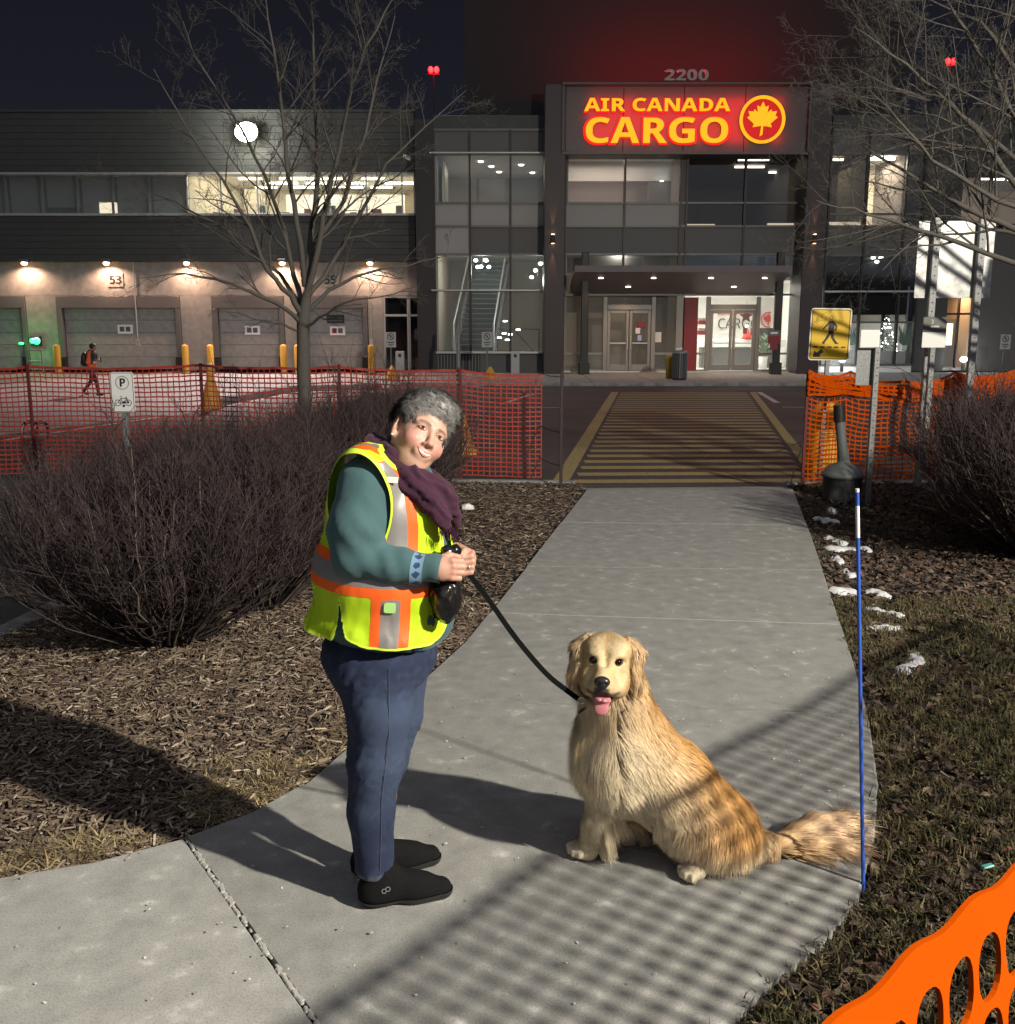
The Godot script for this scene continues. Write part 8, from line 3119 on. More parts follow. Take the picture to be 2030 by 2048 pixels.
		for k in sole.v.size():
			sole.v[k] += Vector3(sole.n[k].x, 0, sole.n[k].z) * 0.004
		part(o, "sole", sole.build(), flat("sole_rubber", Color(0.016, 0.016, 0.017), 0.6))
	var badge := MB.new()
	disc(badge, Vector2(-0.006, 0), 0.008, 0.0, 0.0055, 16)
	disc(badge, Vector2(0.007, 0.001), 0.008, 0.0, 0.0055, 16)
	var mark := part(o, "shoe_mark", badge, flat("badge_metal", Color(0.35, 0.35, 0.36), 0.4, 0.6), P.call(Vector3(-0.378, 0.078, -2.888)))
	mark.rotation = Vector3(-0.15, 0.25, 0.3)
	woman_vest(o)
	woman_scarf(o)
	woman_hair(o)


func woman_vest(o: Node3D) -> void:
	var P := func(w: Vector3) -> Vector3: return w - HER
	var nz := FastNoiseLite.new()
	nz.frequency = 6.0
	nz.seed = 16
	var b := Body.new(Vector3(-0.42, 0.66, -0.4), Vector3(0.4, 1.5, 0.4), 0.0095)
	b.egg(P.call(Vector3(-0.361, 1.246, -3.05)), Vector3(0.19, 0.2, 0.2), 0.05)
	b.egg(P.call(Vector3(-0.377, 1.046, -3.05)), Vector3(0.226, 0.21, 0.232), 0.06)
	b.egg(P.call(Vector3(-0.398, 0.876, -3.05)), Vector3(0.236, 0.15, 0.242), 0.05)
	b.bone(P.call(Vector3(-0.41, 1.375, -2.9)), P.call(Vector3(-0.444, 1.329, -3.2)), 0.093, 0.093, 0.05)
	b.bone(P.call(Vector3(-0.378, 1.365, -3.05)), P.call(Vector3(-0.349, 1.407, -3.03)), 0.105, 0.09, 0.04)
	var v := b.net()
	v.smooth(2)
	v.push(func(p: Vector3, _n: Vector3) -> float:
		var low := smoothstep(1.02, 0.85, p.y)
		return nz.get_noise_3dv(p * Vector3(1.6, 0.5, 1.6)) * 0.012 * (0.5 + low) + sin(p.x * 55.0 + p.y * 6.0 + nz.get_noise_3dv(p) * 6.0) * 0.0035 * low)
	var px := func(u: float) -> float: return u      # (kept for clarity: all limits below are metres)
	# limits on the near side, in metres: front edge x by height, hem height by x
	var edge := [[0.873, P.call(Vector3(-0.185, 0.873, -2.85)).x], [0.929, P.call(Vector3(-0.182, 0.929, -2.85)).x], [1.025, P.call(Vector3(-0.214, 1.025, -2.85)).x], [1.149, P.call(Vector3(-0.189, 1.149, -2.86)).x], [1.251, P.call(Vector3(-0.198, 1.251, -2.86)).x], [1.334, P.call(Vector3(-0.245, 1.334, -2.87)).x], [1.409, P.call(Vector3(-0.322, 1.409, -2.88)).x], [1.46, P.call(Vector3(-0.364, 1.46, -2.9)).x]]
	var hem := [[P.call(Vector3(-0.633, 0.904, -2.9)).x, 0.907], [P.call(Vector3(-0.553, 0.904, -2.85)).x, 0.9], [P.call(Vector3(-0.511, 0.904, -2.82)).x, 0.904], [P.call(Vector3(-0.497, 0.923, -2.82)).x, 0.929], [P.call(Vector3(-0.489, 1.002, -2.82)).x, 1.026], [P.call(Vector3(-0.486, 1.002, -2.82)).x, 1.026], [P.call(Vector3(-0.482, 0.939, -2.82)).x, 0.939], [P.call(Vector3(-0.462, 0.907, -2.81)).x, 0.907], [P.call(Vector3(-0.409, 0.886, -2.81)).x, 0.885], [P.call(Vector3(-0.333, 0.878, -2.81)).x, 0.877], [P.call(Vector3(-0.23, 0.873, -2.83)).x, 0.875], [P.call(Vector3(-0.201, 0.878, -2.85)).x, 0.884], [P.call(Vector3(-0.18, 0.915, -2.87)).x, 0.915]]
	var hole: Vector3 = P.call(Vector3(-0.43, 1.299, -2.84))
	var neck: Vector3 = P.call(Vector3(-0.344, 1.402, -3.04))
	var keep := func(p: Vector3, _n: Vector3) -> float:
		var e := 1.0
		if p.z > -0.015:
			var near_panel := (along(edge, p.y) - p.x) * 0.75
			if p.x > 0.1 and p.y < 1.2:
				near_panel = maxf(near_panel, 0.026 - p.z)
			e = minf(e, near_panel)
		else:
			e = minf(e, minf((-0.02 - p.z) * 1.0, 1.0) if p.x > 0.05 else 1.0)
			if p.y > 1.352:
				e = minf(e, along(edge, p.y) - p.x)
		var hy := along(hem, p.x)
		e = minf(e, (p.y - hy) * (1.0 if absf(p.x - hem[4][0]) > 0.02 else 0.35))
		var rx := 0.097 if p.x > hole.x else 0.105
		var q := Vector2((p.x - hole.x) / rx, (p.y - hole.y) / 0.152).length()
		if absf(p.z) > 0.06:
			e = minf(e, (q - 1.0) * 0.1)
		if p.y > neck.y - 0.1:
			e = minf(e, Vector2(p.x - neck.x, p.z).length() - 0.098)
		return e
	v = v.split(keep)[0]
	var trimmed := v.split(func(p: Vector3, n: Vector3) -> float: return (keep.call(p, n) as float) - 0.0075)
	var lime := flat("vest_lime", Color(0.48, 0.72, 0.008), 0.7)
	lime.backlight_enabled = true
	lime.backlight = Color(0.3, 0.4, 0.05)
	part(o, "vest_piping", trimmed[1].build(), flat("vest_trim", Color(0.68, 0.92, 0.06), 0.6))
	v = trimmed[0]
	# the tapes: which tape a point lies in; > 0 silver, > 0 orange
	var low_line := [[P.call(Vector3(-0.62, 1.05, -2.9)).x, 1.053], [P.call(Vector3(-0.578, 1.052, -2.87)).x, 1.049], [P.call(Vector3(-0.466, 1.04, -2.81)).x, 1.041], [P.call(Vector3(-0.211, 1.023, -2.84)).x, 1.023]]
	var mid_up := [[1.159, P.call(Vector3(-0.316, 1.159, -2.82)).x], [1.234, P.call(Vector3(-0.314, 1.234, -2.83)).x], [1.306, P.call(Vector3(-0.321, 1.306, -2.85)).x], [1.372, P.call(Vector3(-0.338, 1.372, -2.87)).x], [1.407, P.call(Vector3(-0.358, 1.407, -2.89)).x]]
	var mid_low := [[0.875, P.call(Vector3(-0.346, 0.875, -2.82)).x], [1.034, P.call(Vector3(-0.335, 1.034, -2.82)).x]]
	var hoop_top := 1.427
	var tape := func(p: Vector3, half: float) -> float:
		# distance inside the vertical tape of that half width
		if p.y > 1.155 and p.y < hoop_top:
			return half - absf(p.x - along(mid_up, p.y)) if p.x > -0.02 else -1.0
		if p.y >= hoop_top:
			return half * 1.1 - absf(absf(p.z) - 0.125)
		if p.y < along(low_line, p.x) + 0.001:
			return half - absf(p.x - along(mid_low, p.y)) if absf(p.z) > 0.02 else -1.0
		return -1.0
	var band := func(p: Vector3, lo_: float, hi: float) -> float:
		var h := p.y - along(low_line, p.x)
		return minf(h - lo_, hi - h)
	var silver := v.split(func(p: Vector3, _n: Vector3) -> float: return maxf(tape.call(p, 0.0275), band.call(p, 0.03, 0.083)))
	var orange: Array = silver[1].split(func(p: Vector3, _n: Vector3) -> float: return maxf(tape.call(p, 0.056), band.call(p, 0.0, 0.113)))
	var lift := func(h: Hide, by: float) -> ArrayMesh:
		for k in h.v.size():
			h.v[k] += h.n[k] * by
		return h.build()
	part(o, "reflective_tape", lift.call(silver[0], 0.0012), flat("tape_silver", Color(0.31, 0.295, 0.29), 0.35, 0.25))
	part(o, "orange_tape", lift.call(orange[0], 0.0008), flat("tape_orange", Color(0.95, 0.13, 0.012), 0.6))
	part(o, "vest", orange[1].build(), lime)
	# side seam, badge, bright patch painting the shine of the folded shoulder tape
	var front := func(at: Vector3) -> Vector3:
		# the vest's outer surface at that x and y, on the camera's side
		var z := -1.0
		for h in [silver[0], orange[0], orange[1]]:
			for q in (h as Hide).v:
				if absf(q.x - at.x) < 0.012 and absf(q.y - at.y) < 0.012:
					z = maxf(z, q.z)
		return Vector3(at.x, at.y, z)
	var bd := MB.new()
	bd.prism(rounded(0.034, 0.03, 0.006), 0.003, 0.0)
	var bo := part(o, "vest_badge", bd, flat("badge_lime", Color(0.45, 0.8, 0.25), 0.5), front.call(P.call(Vector3(-0.338, 1.007, -2.81))))
	bo.rotation = Vector3(0.1, 0.05, -0.05)
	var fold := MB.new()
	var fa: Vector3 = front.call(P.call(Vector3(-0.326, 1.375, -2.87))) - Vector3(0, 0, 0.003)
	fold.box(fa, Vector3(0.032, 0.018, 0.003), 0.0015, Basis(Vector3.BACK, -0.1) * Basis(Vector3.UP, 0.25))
	part(o, "tape_shine", fold, flat("tape_bright", Color(0.75, 0.74, 0.72), 0.3))


func woman_scarf(o: Node3D) -> void:
	var P := func(w: Vector3) -> Vector3: return w - HER
	var nz := FastNoiseLite.new()
	nz.frequency = 9.0
	var b := Body.new(Vector3(-0.16, 1.08, -0.24), Vector3(0.36, 1.52, 0.3), 0.0068)
	var rows := [
		[[Vector3(-0.398, 1.449, -3.02), 0.038], [Vector3(-0.34, 1.421, -2.95), 0.038], [Vector3(-0.278, 1.37, -2.91), 0.037], [Vector3(-0.229, 1.313, -2.9), 0.036], [Vector3(-0.193, 1.258, -2.9), 0.03], [Vector3(-0.174, 1.212, -2.91), 0.018]],
		[[Vector3(-0.405, 1.462, -3.05), 0.026], [Vector3(-0.337, 1.432, -2.98), 0.027], [Vector3(-0.265, 1.381, -2.93), 0.026], [Vector3(-0.2, 1.339, -2.93), 0.03], [Vector3(-0.168, 1.285, -2.95), 0.027], [Vector3(-0.151, 1.221, -2.97), 0.016]],
		[[Vector3(-0.406, 1.442, -3.08), 0.038], [Vector3(-0.333, 1.396, -3.13), 0.036], [Vector3(-0.248, 1.339, -3.08), 0.036], [Vector3(-0.199, 1.312, -3.0), 0.034], [Vector3(-0.17, 1.262, -2.99), 0.03]],
		[[Vector3(-0.408, 1.439, -3.0), 0.034], [Vector3(-0.373, 1.413, -2.94), 0.035], [Vector3(-0.303, 1.35, -2.91), 0.032], [Vector3(-0.242, 1.29, -2.9), 0.028]]]
	for r in rows:
		for k in r.size() - 1:
			b.bone(P.call(r[k][0]), P.call(r[k + 1][0]), r[k][1], r[k + 1][1], 0.012)
	var s := b.net()
	s.push(func(p: Vector3, _n: Vector3) -> float:
		var w := nz.get_noise_3dv(p * 0.8) * 5.0
		return (1.0 - pow(absf(sin((p.y + p.x * 0.85) * 62.0 + w * 0.5)), 0.6) * 2.0) * 0.0042 + sin((p.y + p.x * 0.8) * 230.0 + w) * 0.0016 + nz.get_noise_3dv(p) * 0.006)
	var m := flat("scarf_purple", Color(0.042, 0.009, 0.028), 0.95)
	m.rim_enabled = true
	m.rim = 0.6
	part(o, "scarf", s.build(), m)
	# frayed tip
	var f := Fur.new()
	var r := RandomNumberGenerator.new()
	r.seed = 2
	for k in 60:
		var tip: Vector3 = P.call(Vector3(-0.173, 1.221, -2.89)) + Vector3(r.randf_range(-0.025, 0.03), r.randf_range(-0.012, 0.012), r.randf_range(-0.01, 0.02))
		f.lock(tip, Vector3(0, 0, 1), Vector3(r.randf_range(-0.2, 0.3), -1, 0), r.randf_range(0.015, 0.035), 0.003, Color(0.042, 0.009, 0.028), Color(0.055, 0.013, 0.038), 0.0, Vector3.ZERO)
	part(o, "scarf_fringe", f.commit(), flat("fringe", Color.WHITE, 0.95, 0.0, true)).set_meta("kind", "stuff")


func head_frame() -> Transform3D:
	# x to the viewer's right across the face, y up the face, z out of the face; origin between and behind the eyes
	var up := Vector3(0, 0.983, -0.185)
	var back := Vector3(0, 0.185, 0.983)
	var f := (back * cos(0.56) + Vector3.RIGHT * sin(0.56) + up * 0.03).normalized()
	var r := up.cross(f).normalized()
	var u := f.cross(r)
	var roll := 0.46
	var y := u * cos(roll) + r * sin(roll)
	var x := r * cos(roll) - u * sin(roll)
	var eyes: Vector3 = Vector3(-0.219, 1.499, -2.94)
	return Transform3D(Basis(x, y, f).scaled_local(Vector3.ONE * 0.93), eyes - f * 0.082 - HER)


func woman_head(o: Node3D, all: MB) -> void:
	var frame := head_frame()
	var b := Body.new(Vector3(-0.11, -0.2, -0.13), Vector3(0.11, 0.15, 0.14), 0.0032)
	b.egg(Vector3(0, 0.03, -0.015), Vector3(0.076, 0.092, 0.094), 0.02)
	b.egg(Vector3(0, -0.03, 0.026), Vector3(0.067, 0.086, 0.063), 0.03)
	b.egg(Vector3(0, 0.045, 0.04), Vector3(0.058, 0.045, 0.045), 0.03)
	for s in [-1.0, 1.0]:
		b.bone(Vector3(s * 0.052, -0.055, 0.0), Vector3(s * 0.012, -0.1, 0.052), 0.024, 0.024, 0.025)
		b.egg(Vector3(s * 0.041, -0.04, 0.06), Vector3(0.027, 0.025, 0.026), 0.022)
	b.egg(Vector3(0, -0.104, 0.058), Vector3(0.026, 0.018, 0.024), 0.02)
	b.egg(Vector3(0, -0.118, 0.02), Vector3(0.045, 0.024, 0.04), 0.03)
	# brow and soft eye hollows
	for s in [-1.0, 1.0]:
		b.egg(Vector3(s * 0.033, -0.001, 0.1), Vector3(0.02, 0.011, 0.0135), 0.016, Basis.IDENTITY, true)
		b.bone(Vector3(s * 0.014, 0.02, 0.086), Vector3(s * 0.052, 0.017, 0.07), 0.008, 0.007, 0.014)
		b.egg(Vector3(s * 0.033, -0.001, 0.077), Vector3(0.0145, 0.0085, 0.0125), 0.006)
		b.bone(Vector3(s * 0.02, -0.015, 0.084), Vector3(s * 0.046, -0.014, 0.074), 0.003, 0.003, 0.01)
	# nose
	b.bone(Vector3(0, 0.012, 0.086), Vector3(0, -0.04, 0.109), 0.0075, 0.0105, 0.014)
	b.egg(Vector3(0, -0.043, 0.11), Vector3(0.0125, 0.0105, 0.012), 0.008)
	for s in [-1.0, 1.0]:
		b.egg(Vector3(s * 0.0135, -0.047, 0.1), Vector3(0.0078, 0.0072, 0.01), 0.006)
		b.egg(Vector3(s * 0.0065, -0.053, 0.108), Vector3(0.0042, 0.0032, 0.006), 0.003, Basis.IDENTITY, true)
		# smile folds
		b.bone(Vector3(s * 0.021, -0.046, 0.096), Vector3(s * 0.039, -0.07, 0.083), 0.0016, 0.0016, 0.008, Vector3.ONE, true)
	# the mouth's soft swelling
	b.egg(Vector3(0, -0.072, 0.085), Vector3(0.032, 0.022, 0.015), 0.016)
	for s in [-1.0, 1.0]:
		# ears
		b.egg(Vector3(s * 0.083, -0.004, -0.01), Vector3(0.0095, 0.035, 0.023), 0.008, Basis(Vector3.UP, s * 0.5))
		b.egg(Vector3(s * 0.092, 0.002, -0.002), Vector3(0.006, 0.021, 0.011), 0.004, Basis(Vector3.UP, s * 0.5), true)
		b.egg(Vector3(s * 0.08, -0.037, -0.004), Vector3(0.008, 0.012, 0.01), 0.006)
	# neck
	var low: Vector3 = frame.affine_inverse() * (Vector3(-0.355, 1.371, -3.03) - HER)
	b.bone(Vector3(0, -0.06, -0.025), low.lerp(Vector3(0, -0.06, -0.025), 0.25), 0.06, 0.058, 0.03)
	var h := b.net()
	h.smooth(1)
	var base := Color(0.56, 0.335, 0.255)
	var pores := FastNoiseLite.new()
	pores.frequency = 90.0
	h.paint(func(p: Vector3, _m: Vector3) -> Color:
		var g := pores.get_noise_3dv(p) * 0.09 + pores.get_noise_3dv(p * 3.1) * 0.06
		var col := Color(base.r * (1.0 + g), base.g * (1.0 + g * 1.5), base.b * (1.0 + g * 1.6))
		for s in [-1.0, 1.0]:
			# fine lines fanning from the eye corners and below the eyes
			var w2 := Vector2(p.x * s - 0.049, p.y + 0.002)
			if w2.x > -0.002 and w2.length() < 0.026 and p.z > 0.0:
				col = col.lerp(Color(0.36, 0.18, 0.14), 0.4 * smoothstep(0.55, 1.0, cos(atan2(w2.y, w2.x) * 9.0)) * smoothstep(0.026, 0.008, w2.length()))
			var w3 := absf(Vector2((p.x * s - 0.033) / 0.019, (p.y + 0.004) / 0.0125).length() - 1.0)
			if p.y < -0.006 and p.z > 0.05:
				col = col.lerp(Color(0.38, 0.19, 0.15), 0.4 * smoothstep(0.14, 0.03, w3))
			# the smile fold
			var a0 := Vector2(0.02, -0.043)
			var ab := Vector2(0.041, -0.072) - a0
			var t2 := clampf((Vector2(p.x * s, p.y) - a0).dot(ab) / ab.length_squared(), 0.0, 1.0)
			var dl := (Vector2(p.x * s, p.y) - a0 - ab * t2).length()
			if p.z > 0.05:
				col = col.lerp(Color(0.36, 0.17, 0.13), 0.55 * smoothstep(0.0045, 0.001, dl))
		for s in [-1.0, 1.0]:
			col = col.lerp(Color(0.56, 0.22, 0.18), 0.7 * smoothstep(0.042, 0.01, Vector3(p.x - s * 0.044, p.y + 0.04, (p.z - 0.075) * 0.7).length()))
			# brows
			var w := Vector2(p.x * s - 0.033, p.y - 0.021 + absf(p.x * s - 0.036) * 0.18)
			if p.z > 0.05:
				col = col.lerp(Color(0.17, 0.11, 0.085), 0.85 * smoothstep(0.0058, 0.003, absf(w.y)) * smoothstep(0.024, 0.016, absf(w.x)))
		col = col.lerp(Color(0.56, 0.24, 0.2), 0.55 * smoothstep(0.024, 0.008, Vector3(p.x, p.y + 0.044, p.z - 0.11).length()))
		return col)
	var first := all.v.size()
	h.add_to(all, frame)
	# eyes and mouth laid into the face
	var z_of := func(x: float, y: float) -> float:
		var z := 0.13
		while z > 0.02:
			var d: float = b.read(Vector3(x, y, z))
			if d < 0.0004:
				return z
			z -= clampf(d * 0.7, 0.0004, 0.01)
		return z
	var on_face := func(q: Vector2, off: float) -> Vector3: return frame * Vector3(q.x, q.y, (z_of.call(q.x, q.y) as float) + off)
	var fill := func(m: MB, top: PackedVector2Array, low: PackedVector2Array, off: float) -> void:
		for k in top.size() - 1:
			for r in 3:
				var a := low[k].lerp(top[k], r / 3.0)
				var e := low[k + 1].lerp(top[k + 1], r / 3.0)
				var g := low[k + 1].lerp(top[k + 1], (r + 1) / 3.0)
				var h2 := low[k].lerp(top[k], (r + 1) / 3.0)
				m.quad(on_face.call(a, off), on_face.call(e, off), on_face.call(g, off), on_face.call(h2, off))
	var line := func(pts: PackedVector2Array, r0: float, r1: float, off: float) -> MB:
		var m := MB.new()
		var path := []
		var rad := []
		for k in pts.size():
			path.append(on_face.call(pts[k], off))
			rad.append(lerpf(r0, r1, absf(k / (pts.size() - 1.0) * 2.0 - 1.0)) * 0.93)
		m.tube(path, rad, 8)
		return m
	for s in [-1.0, 1.0]:
		var top := PackedVector2Array()
		var low_ := PackedVector2Array()
		var fold := PackedVector2Array()
		for k in 13:
			var t := k / 6.0 - 1.0
			var c: Vector2 = Vector2(s * 0.0325 + t * 0.0145, -0.001 + t * s * 0.0006)
			top.append(c + Vector2(0, 0.0052 * (1.0 - t * t)))
			low_.append(c - Vector2(0, 0.0042 * (1.0 - t * t)))
			fold.append(c + Vector2(0, 0.0022 + 0.0068 * (1.0 - t * t)))
		var em := MB.new()
		fill.call(em, top, low_, 0.0012)
		part(o, "eye", em, flat("eye_white", Color(0.5, 0.46, 0.43), 0.2))
		var im := MB.new()
		var it := PackedVector2Array()
		var il := PackedVector2Array()
		for k in 9:
			var t := k / 4.0 - 1.0
			var x: float = s * 0.0325 - 0.003 + t * 0.0056
			var h3 := sqrt(maxf(0.0, 1.0 - t * t)) * 0.0056
			var u: float = clampf((x - s * 0.0325) / 0.0145, -1.0, 1.0)
			it.append(Vector2(x, minf(-0.0005 + h3, -0.001 + 0.0052 * (1.0 - u * u))))
			il.append(Vector2(x, maxf(-0.0005 - h3, -0.001 - 0.0042 * (1.0 - u * u))))
		fill.call(im, it, il, 0.0018)
		part(o, "iris", im, flat("eye_dark", Color(0.03, 0.016, 0.01), 0.1))
		part(o, "lash_line", line.call(top, 0.0012, 0.0008, 0.0012), flat("lash_brown", Color(0.05, 0.03, 0.025), 0.7))
		part(o, "eyelid", line.call(fold, 0.0026, 0.0012, -0.0002), flat("lid_skin", Color(0.46, 0.25, 0.19), 0.6))
		part(o, "lower_lid", line.call(low_, 0.0011, 0.0007, 0.001), kept["lid_skin"])
	var up_l := PackedVector2Array()
	var lo_l := PackedVector2Array()
	var teeth := PackedVector2Array()
	for k in 17:
		var t := k / 8.0 - 1.0
		var x := t * 0.0285
		var a := -0.0715 + 0.009 * t * t
		var c := -0.0825 + 0.02 * t * t
		up_l.append(Vector2(x, a))
		lo_l.append(Vector2(x, minf(c, a)))
		teeth.append(Vector2(x, maxf(a - 0.0075 * (1.0 - pow(absf(t), 6.0)), minf(c, a))))
	var dk := MB.new()
	fill.call(dk, up_l, lo_l, 0.0012)
	part(o, "mouth", dk, flat("mouth_dark", Color(0.07, 0.015, 0.015), 0.5))
	var tm := MB.new()
	fill.call(tm, up_l.slice(2, 15), teeth.slice(2, 15), 0.0018)
	part(o, "teeth", tm, flat("tooth_white", Color(0.7, 0.67, 0.62), 0.25))
	part(o, "upper_lip", line.call(up_l, 0.0022, 0.0011, 0.0008), flat("lip_rose", Color(0.44, 0.17, 0.15), 0.45))
	part(o, "lower_lip", line.call(lo_l, 0.0032, 0.0011, 0.0004), kept["lip_rose"])
	var er := MB.new()
	er.ball(frame * Vector3(-0.087, -0.043, 0.004), Vector3.ONE * 0.0036, 10, 8)
	part(o, "earring", er, flat("pearl", Color(0.8, 0.78, 0.74), 0.15))


func woman_hair(o: Node3D) -> void:
	var frame := head_frame()
	var b := Body.new(Vector3(-0.13, -0.12, -0.16), Vector3(0.13, 0.18, 0.13), 0.0065)
	b.egg(Vector3(0, 0.056, -0.022), Vector3(0.09, 0.092, 0.102), 0.02)
	b.egg(Vector3(0.01, 0.098, 0.03), Vector3(0.076, 0.048, 0.058), 0.025)
	b.egg(Vector3(0, -0.01, -0.06), Vector3(0.07, 0.08, 0.05), 0.02)
	for s in [-1.0, 1.0]:
		b.egg(Vector3(s * 0.072, 0.03, 0.012), Vector3(0.014, 0.032, 0.028), 0.015)
	b.egg(Vector3(0, -0.025, 0.085), Vector3(0.078, 0.082, 0.06), 0.015, Basis.IDENTITY, true)
	for s in [-1.0, 1.0]:
		b.egg(Vector3(s * 0.094, -0.012, -0.004), Vector3(0.028, 0.05, 0.034), 0.01, Basis.IDENTITY, true)
	var h := b.net()
	var nz := FastNoiseLite.new()
	nz.frequency = 26.0
	var shade := func(p: Vector3) -> Color:
		var g := nz.get_noise_3dv(p * Vector3(1.0, 1.0, 0.6))
		var v := clampf(0.19 + g * 0.2 + 0.06 * smoothstep(0.0, 0.08, p.z), 0.05, 0.36)
		return Color(v, v * 0.985, v * 0.99)
	h.paint(func(p: Vector3, _m: Vector3) -> Color: return (shade.call(p) as Color) * 0.55)
	part(o, "hair", h.build(frame), flat("hair_grey", Color.WHITE, 0.5, 0.0, true))
	var fur := Fur.new()
	fur.cover(h, 24000, 5, func(p: Vector3, m: Vector3, r: RandomNumberGenerator) -> Array:
		# combed out of a crown at the back, forward over the brow and down at the sides
		var from := p - Vector3(-0.015, 0.1, -0.075)
		var dir := from.normalized() + Vector3(0.25, -0.15, 0.25)
		if p.y < 0.03 and p.z < 0.02:
			dir = Vector3(0, -1.0, -0.25)
		var w := Vector3(nz.get_noise_3dv(p * 1.6), nz.get_noise_3dv(p * 1.6 + Vector3(4, 0, 0)), nz.get_noise_3dv(p * 1.6 + Vector3(0, 4, 0)))
		var length := 0.036 if p.y > 0.04 else 0.018
		if p.z > 0.04 and p.y > 0.03:
			length = 0.034
		return [dir + w * 0.9, length * r.randf_range(0.6, 1.25), 0.0015, shade.call(p) * r.randf_range(0.75, 1.25), 0.1])
	for k in fur.v.size():
		fur.v[k] = frame * fur.v[k]
		fur.n[k] = (frame.basis * fur.n[k]).normalized()
	part(o, "hair_strands", fur.commit(), flat("hair_strand", Color.WHITE, 0.38, 0.0, true)).set_meta("kind", "stuff")


func woman_hands(o: Node3D, all: MB) -> void:
	var P := func(w: Vector3) -> Vector3: return w - HER
	var tone := func(p: Vector3, m: Vector3) -> Color: return Color(0.5, 0.25, 0.19)
	# near (right) hand: back of the hand to the camera, fingers closing round the bag's neck
	var c: Vector3 = P.call(Vector3(-0.175, 1.119, -2.83))
	var b := Body.new(c - Vector3(0.09, 0.08, 0.09), c + Vector3(0.08, 0.08, 0.06), 0.0035)
	b.bone(c + Vector3(-0.07, 0.0, 0.0), c + Vector3(-0.025, 0.0, 0.0), 0.027, 0.029, 0.01, Vector3(1, 1, 1.15))
	b.egg(c + Vector3(-0.008, 0.002, 0.0), Vector3(0.036, 0.037, 0.02), 0.015)
	for k in 4:
		var y := 0.026 - k * 0.0165
		var knuckle := c + Vector3(0.022 - absf(k - 1.2) * 0.004, y, 0.006)
		var l: float = [0.034, 0.037, 0.034, 0.028][k]
		var p1 := knuckle + Vector3(l * 0.75, -0.006, -l * 0.55)
		var p2 := p1 + Vector3(-0.004, -0.005, -0.025)
		var p3 := p2 + Vector3(-0.02, -0.002, -0.006)
		b.bone(c + Vector3(-0.01, y * 0.8, 0.0), knuckle, 0.0095, 0.0098, 0.006)
		b.bone(knuckle, p1, 0.0096, 0.0086, 0.003)
		b.bone(p1, p2, 0.0086, 0.008, 0.003)
		b.bone(p2, p3, 0.008, 0.007, 0.003)
	# thumb from the upper side of the palm, laid over the bag's neck
	b.bone(c + Vector3(-0.025, 0.024, -0.012), c + Vector3(0.006, 0.036, -0.022), 0.0125, 0.0105, 0.006)
	b.bone(c + Vector3(0.006, 0.036, -0.022), c + Vector3(0.034, 0.03, -0.026), 0.0102, 0.0085, 0.004)
	var hs := b.net()
	hs.paint(func(p: Vector3, _m: Vector3) -> Color:
		var k := 0.35 * smoothstep(0.02, 0.008, absf(p.x - c.x - 0.024))
		return Color(0.54, 0.31, 0.235).lerp(Color(0.56, 0.24, 0.19), k))
	hs.add_to(all)
	# far (left) hand: knuckles up, fingers curled towards the camera with the leash inside
	var d: Vector3 = P.call(Vector3(-0.13, 1.095, -3.02))
	var g := Body.new(d - Vector3(0.08, 0.08, 0.12), d + Vector3(0.08, 0.08, 0.08), 0.0035)
	g.bone(d + Vector3(-0.03, 0.015, -0.09), d + Vector3(-0.004, 0.012, -0.03), 0.026, 0.028, 0.01)
	g.egg(d + Vector3(0.004, 0.006, -0.012), Vector3(0.03, 0.034, 0.028), 0.012)
	for k in 4:
		var y := 0.026 - k * 0.0165
		var kn := d + Vector3(0.026 - absf(k - 1.2) * 0.003, y, -0.012)
		var p1 := kn + Vector3(-0.002, -0.003, 0.034)
		var p2 := p1 + Vector3(-0.026, -0.004, 0.006)
		var p3 := p2 + Vector3(-0.014, -0.001, -0.014)
		g.bone(kn, p1, 0.0098, 0.0092, 0.003)
		g.bone(p1, p2, 0.0092, 0.0084, 0.003)
		g.bone(p2, p3, 0.0084, 0.0075, 0.003)
	g.bone(d + Vector3(-0.008, 0.028, -0.02), d + Vector3(0.0, 0.036, 0.012), 0.012, 0.0105, 0.006)
	g.bone(d + Vector3(0.0, 0.036, 0.012), d + Vector3(-0.014, 0.03, 0.034), 0.0102, 0.0085, 0.004)
	var gs := g.net()
	gs.paint(func(p: Vector3, _m: Vector3) -> Color: return Color(0.55, 0.3, 0.23))
	gs.add_to(all)
	var rm := MB.new()
	rm.ball(d + Vector3(0.014, -0.0085, 0.0335), Vector3(0.006, 0.005, 0.005), 10, 6)
	part(o, "ring", rm, flat("ring_silver", Color(0.8, 0.8, 0.8), 0.15, 0.8))
	# the knotted bag hanging from her hands
	var bag := thing("plastic_bag", "shiny black knotted plastic bag hanging from the person's hands", "bag", HER)
	var nz := FastNoiseLite.new()
	nz.frequency = 16.0
	var bb := Body.new(Vector3(0.1, 0.8, 0.0), Vector3(0.32, 1.2, 0.3), 0.007)
	bb.egg(P.call(Vector3(-0.179, 1.013, -2.87)), Vector3(0.043, 0.066, 0.045), 0.02, Basis(Vector3.BACK, -0.12))
	bb.egg(P.call(Vector3(-0.183, 1.042, -2.87)), Vector3(0.038, 0.045, 0.038), 0.02)
	bb.bone(P.call(Vector3(-0.166, 1.068, -2.88)), P.call(Vector3(-0.158, 1.121, -2.91)), 0.02, 0.011, 0.015)
	bb.bone(P.call(Vector3(-0.158, 1.121, -2.91)), P.call(Vector3(-0.163, 1.148, -2.9)), 0.011, 0.02, 0.01)
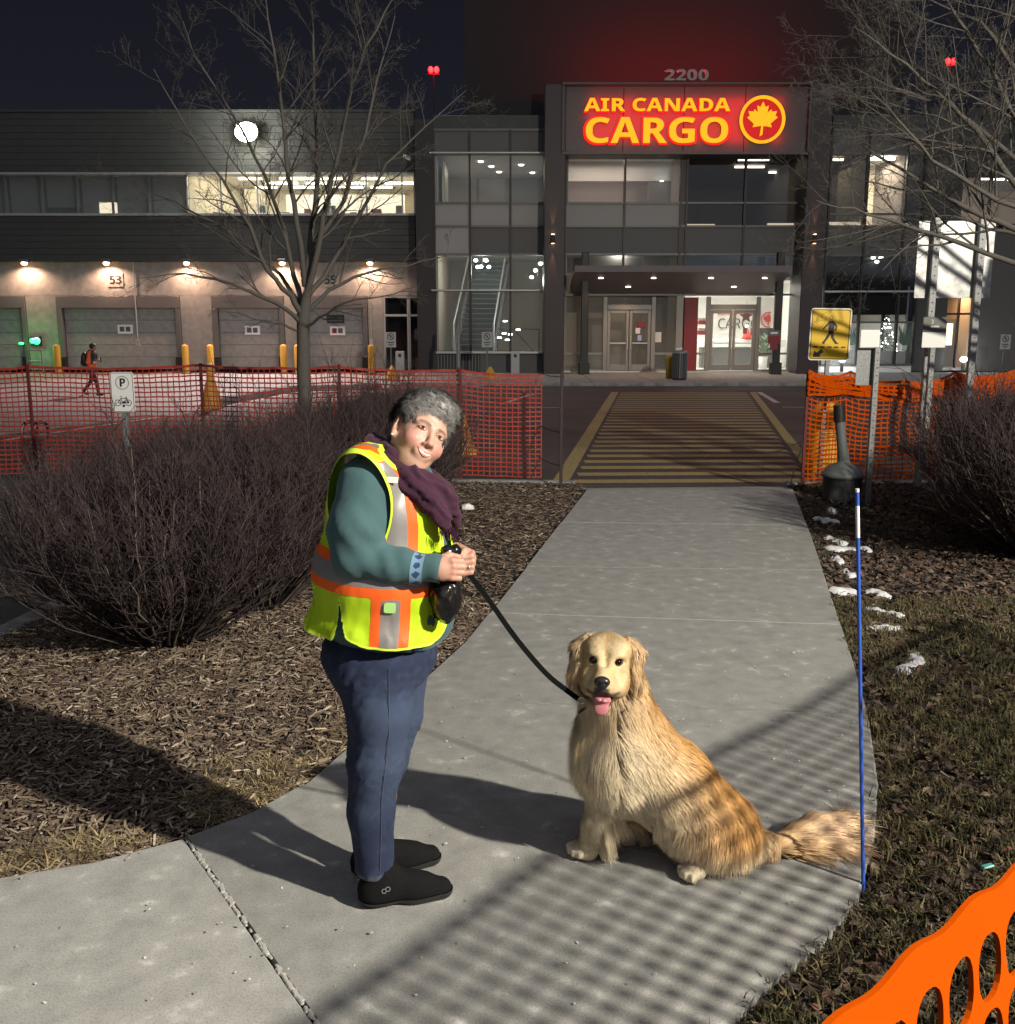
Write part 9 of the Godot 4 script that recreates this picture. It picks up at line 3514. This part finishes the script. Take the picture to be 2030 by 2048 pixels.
	bb.egg(P.call(Vector3(-0.177, 1.158, -2.89)), Vector3(0.016, 0.014, 0.018), 0.01)
	bb.egg(P.call(Vector3(-0.154, 1.159, -2.9)), Vector3(0.018, 0.016, 0.018), 0.01)
	bb.bone(P.call(Vector3(-0.213, 1.065, -2.88)), P.call(Vector3(-0.205, 0.966, -2.89)), 0.01, 0.016, 0.02)
	var bs := bb.net()
	bs.push(func(p: Vector3, _n: Vector3) -> float: return nz.get_noise_3dv(p * Vector3(1.4, 0.7, 1.4)) * 0.012)
	part(bag, "bag", bs.build(), flat("bag_black", Color(0.01, 0.01, 0.011), 0.22))
	leash()


func leash() -> void:
	var o := thing("leash", "flat black leash running from the person's hand to the dog's collar", "leash")
	var pts := [Vector3(-0.143, 1.101, -2.98), Vector3(-0.118, 1.064, -3.0), Vector3(-0.053, 0.962, -3.04), Vector3(0.029, 0.833, -3.07), Vector3(0.122, 0.717, -3.08), Vector3(0.19, 0.659, -3.08), Vector3(0.228, 0.63, -3.08)]
	var m := MB.new()
	var wide := 0.0085
	for k in pts.size() - 1:
		for q in 4:
			var t0 := q / 4.0
			var t1 := (q + 1) / 4.0
			var a0: Vector3 = pts[maxi(k - 1, 0)]
			var a1: Vector3 = pts[k]
			var a2: Vector3 = pts[k + 1]
			var a3: Vector3 = pts[mini(k + 2, pts.size() - 1)]
			var p := a1.cubic_interpolate(a2, a0, a3, t0)
			var r := a1.cubic_interpolate(a2, a0, a3, t1)
			var d := (r - p).normalized()
			var s := d.cross(Vector3(0.25, 0.35, 1).normalized()).normalized() * wide
			var th := Vector3(0.05, 0.1, 1).normalized() * 0.0012
			m.quad(p - s + th, r - s + th, r + s + th, p + s + th)
			m.quad(p + s - th, r + s - th, r - s - th, p - s - th)
			m.quad(p + s + th, r + s + th, r + s - th, p + s - th)
			m.quad(p - s - th, r - s - th, r - s + th, p - s + th)
	var lm := flat("leash_black", Color(0.006, 0.007, 0.007), 0.95)
	lm.metallic_specular = 0.15
	part(o, "strap", m, lm)
	var c := MB.new()
	var e: Vector3 = pts[-1]
	var ring := []
	for k in 13:
		ring.append(e + Vector3(0.008 + cos(TAU * k / 12) * 0.012, -0.004 + sin(TAU * k / 12) * 0.01, 0.002))
	c.tube(ring, [0.0028], 6, false)
	part(o, "clip_ring", c, flat("clip_metal", Color(0.6, 0.6, 0.58), 0.25, 0.9))
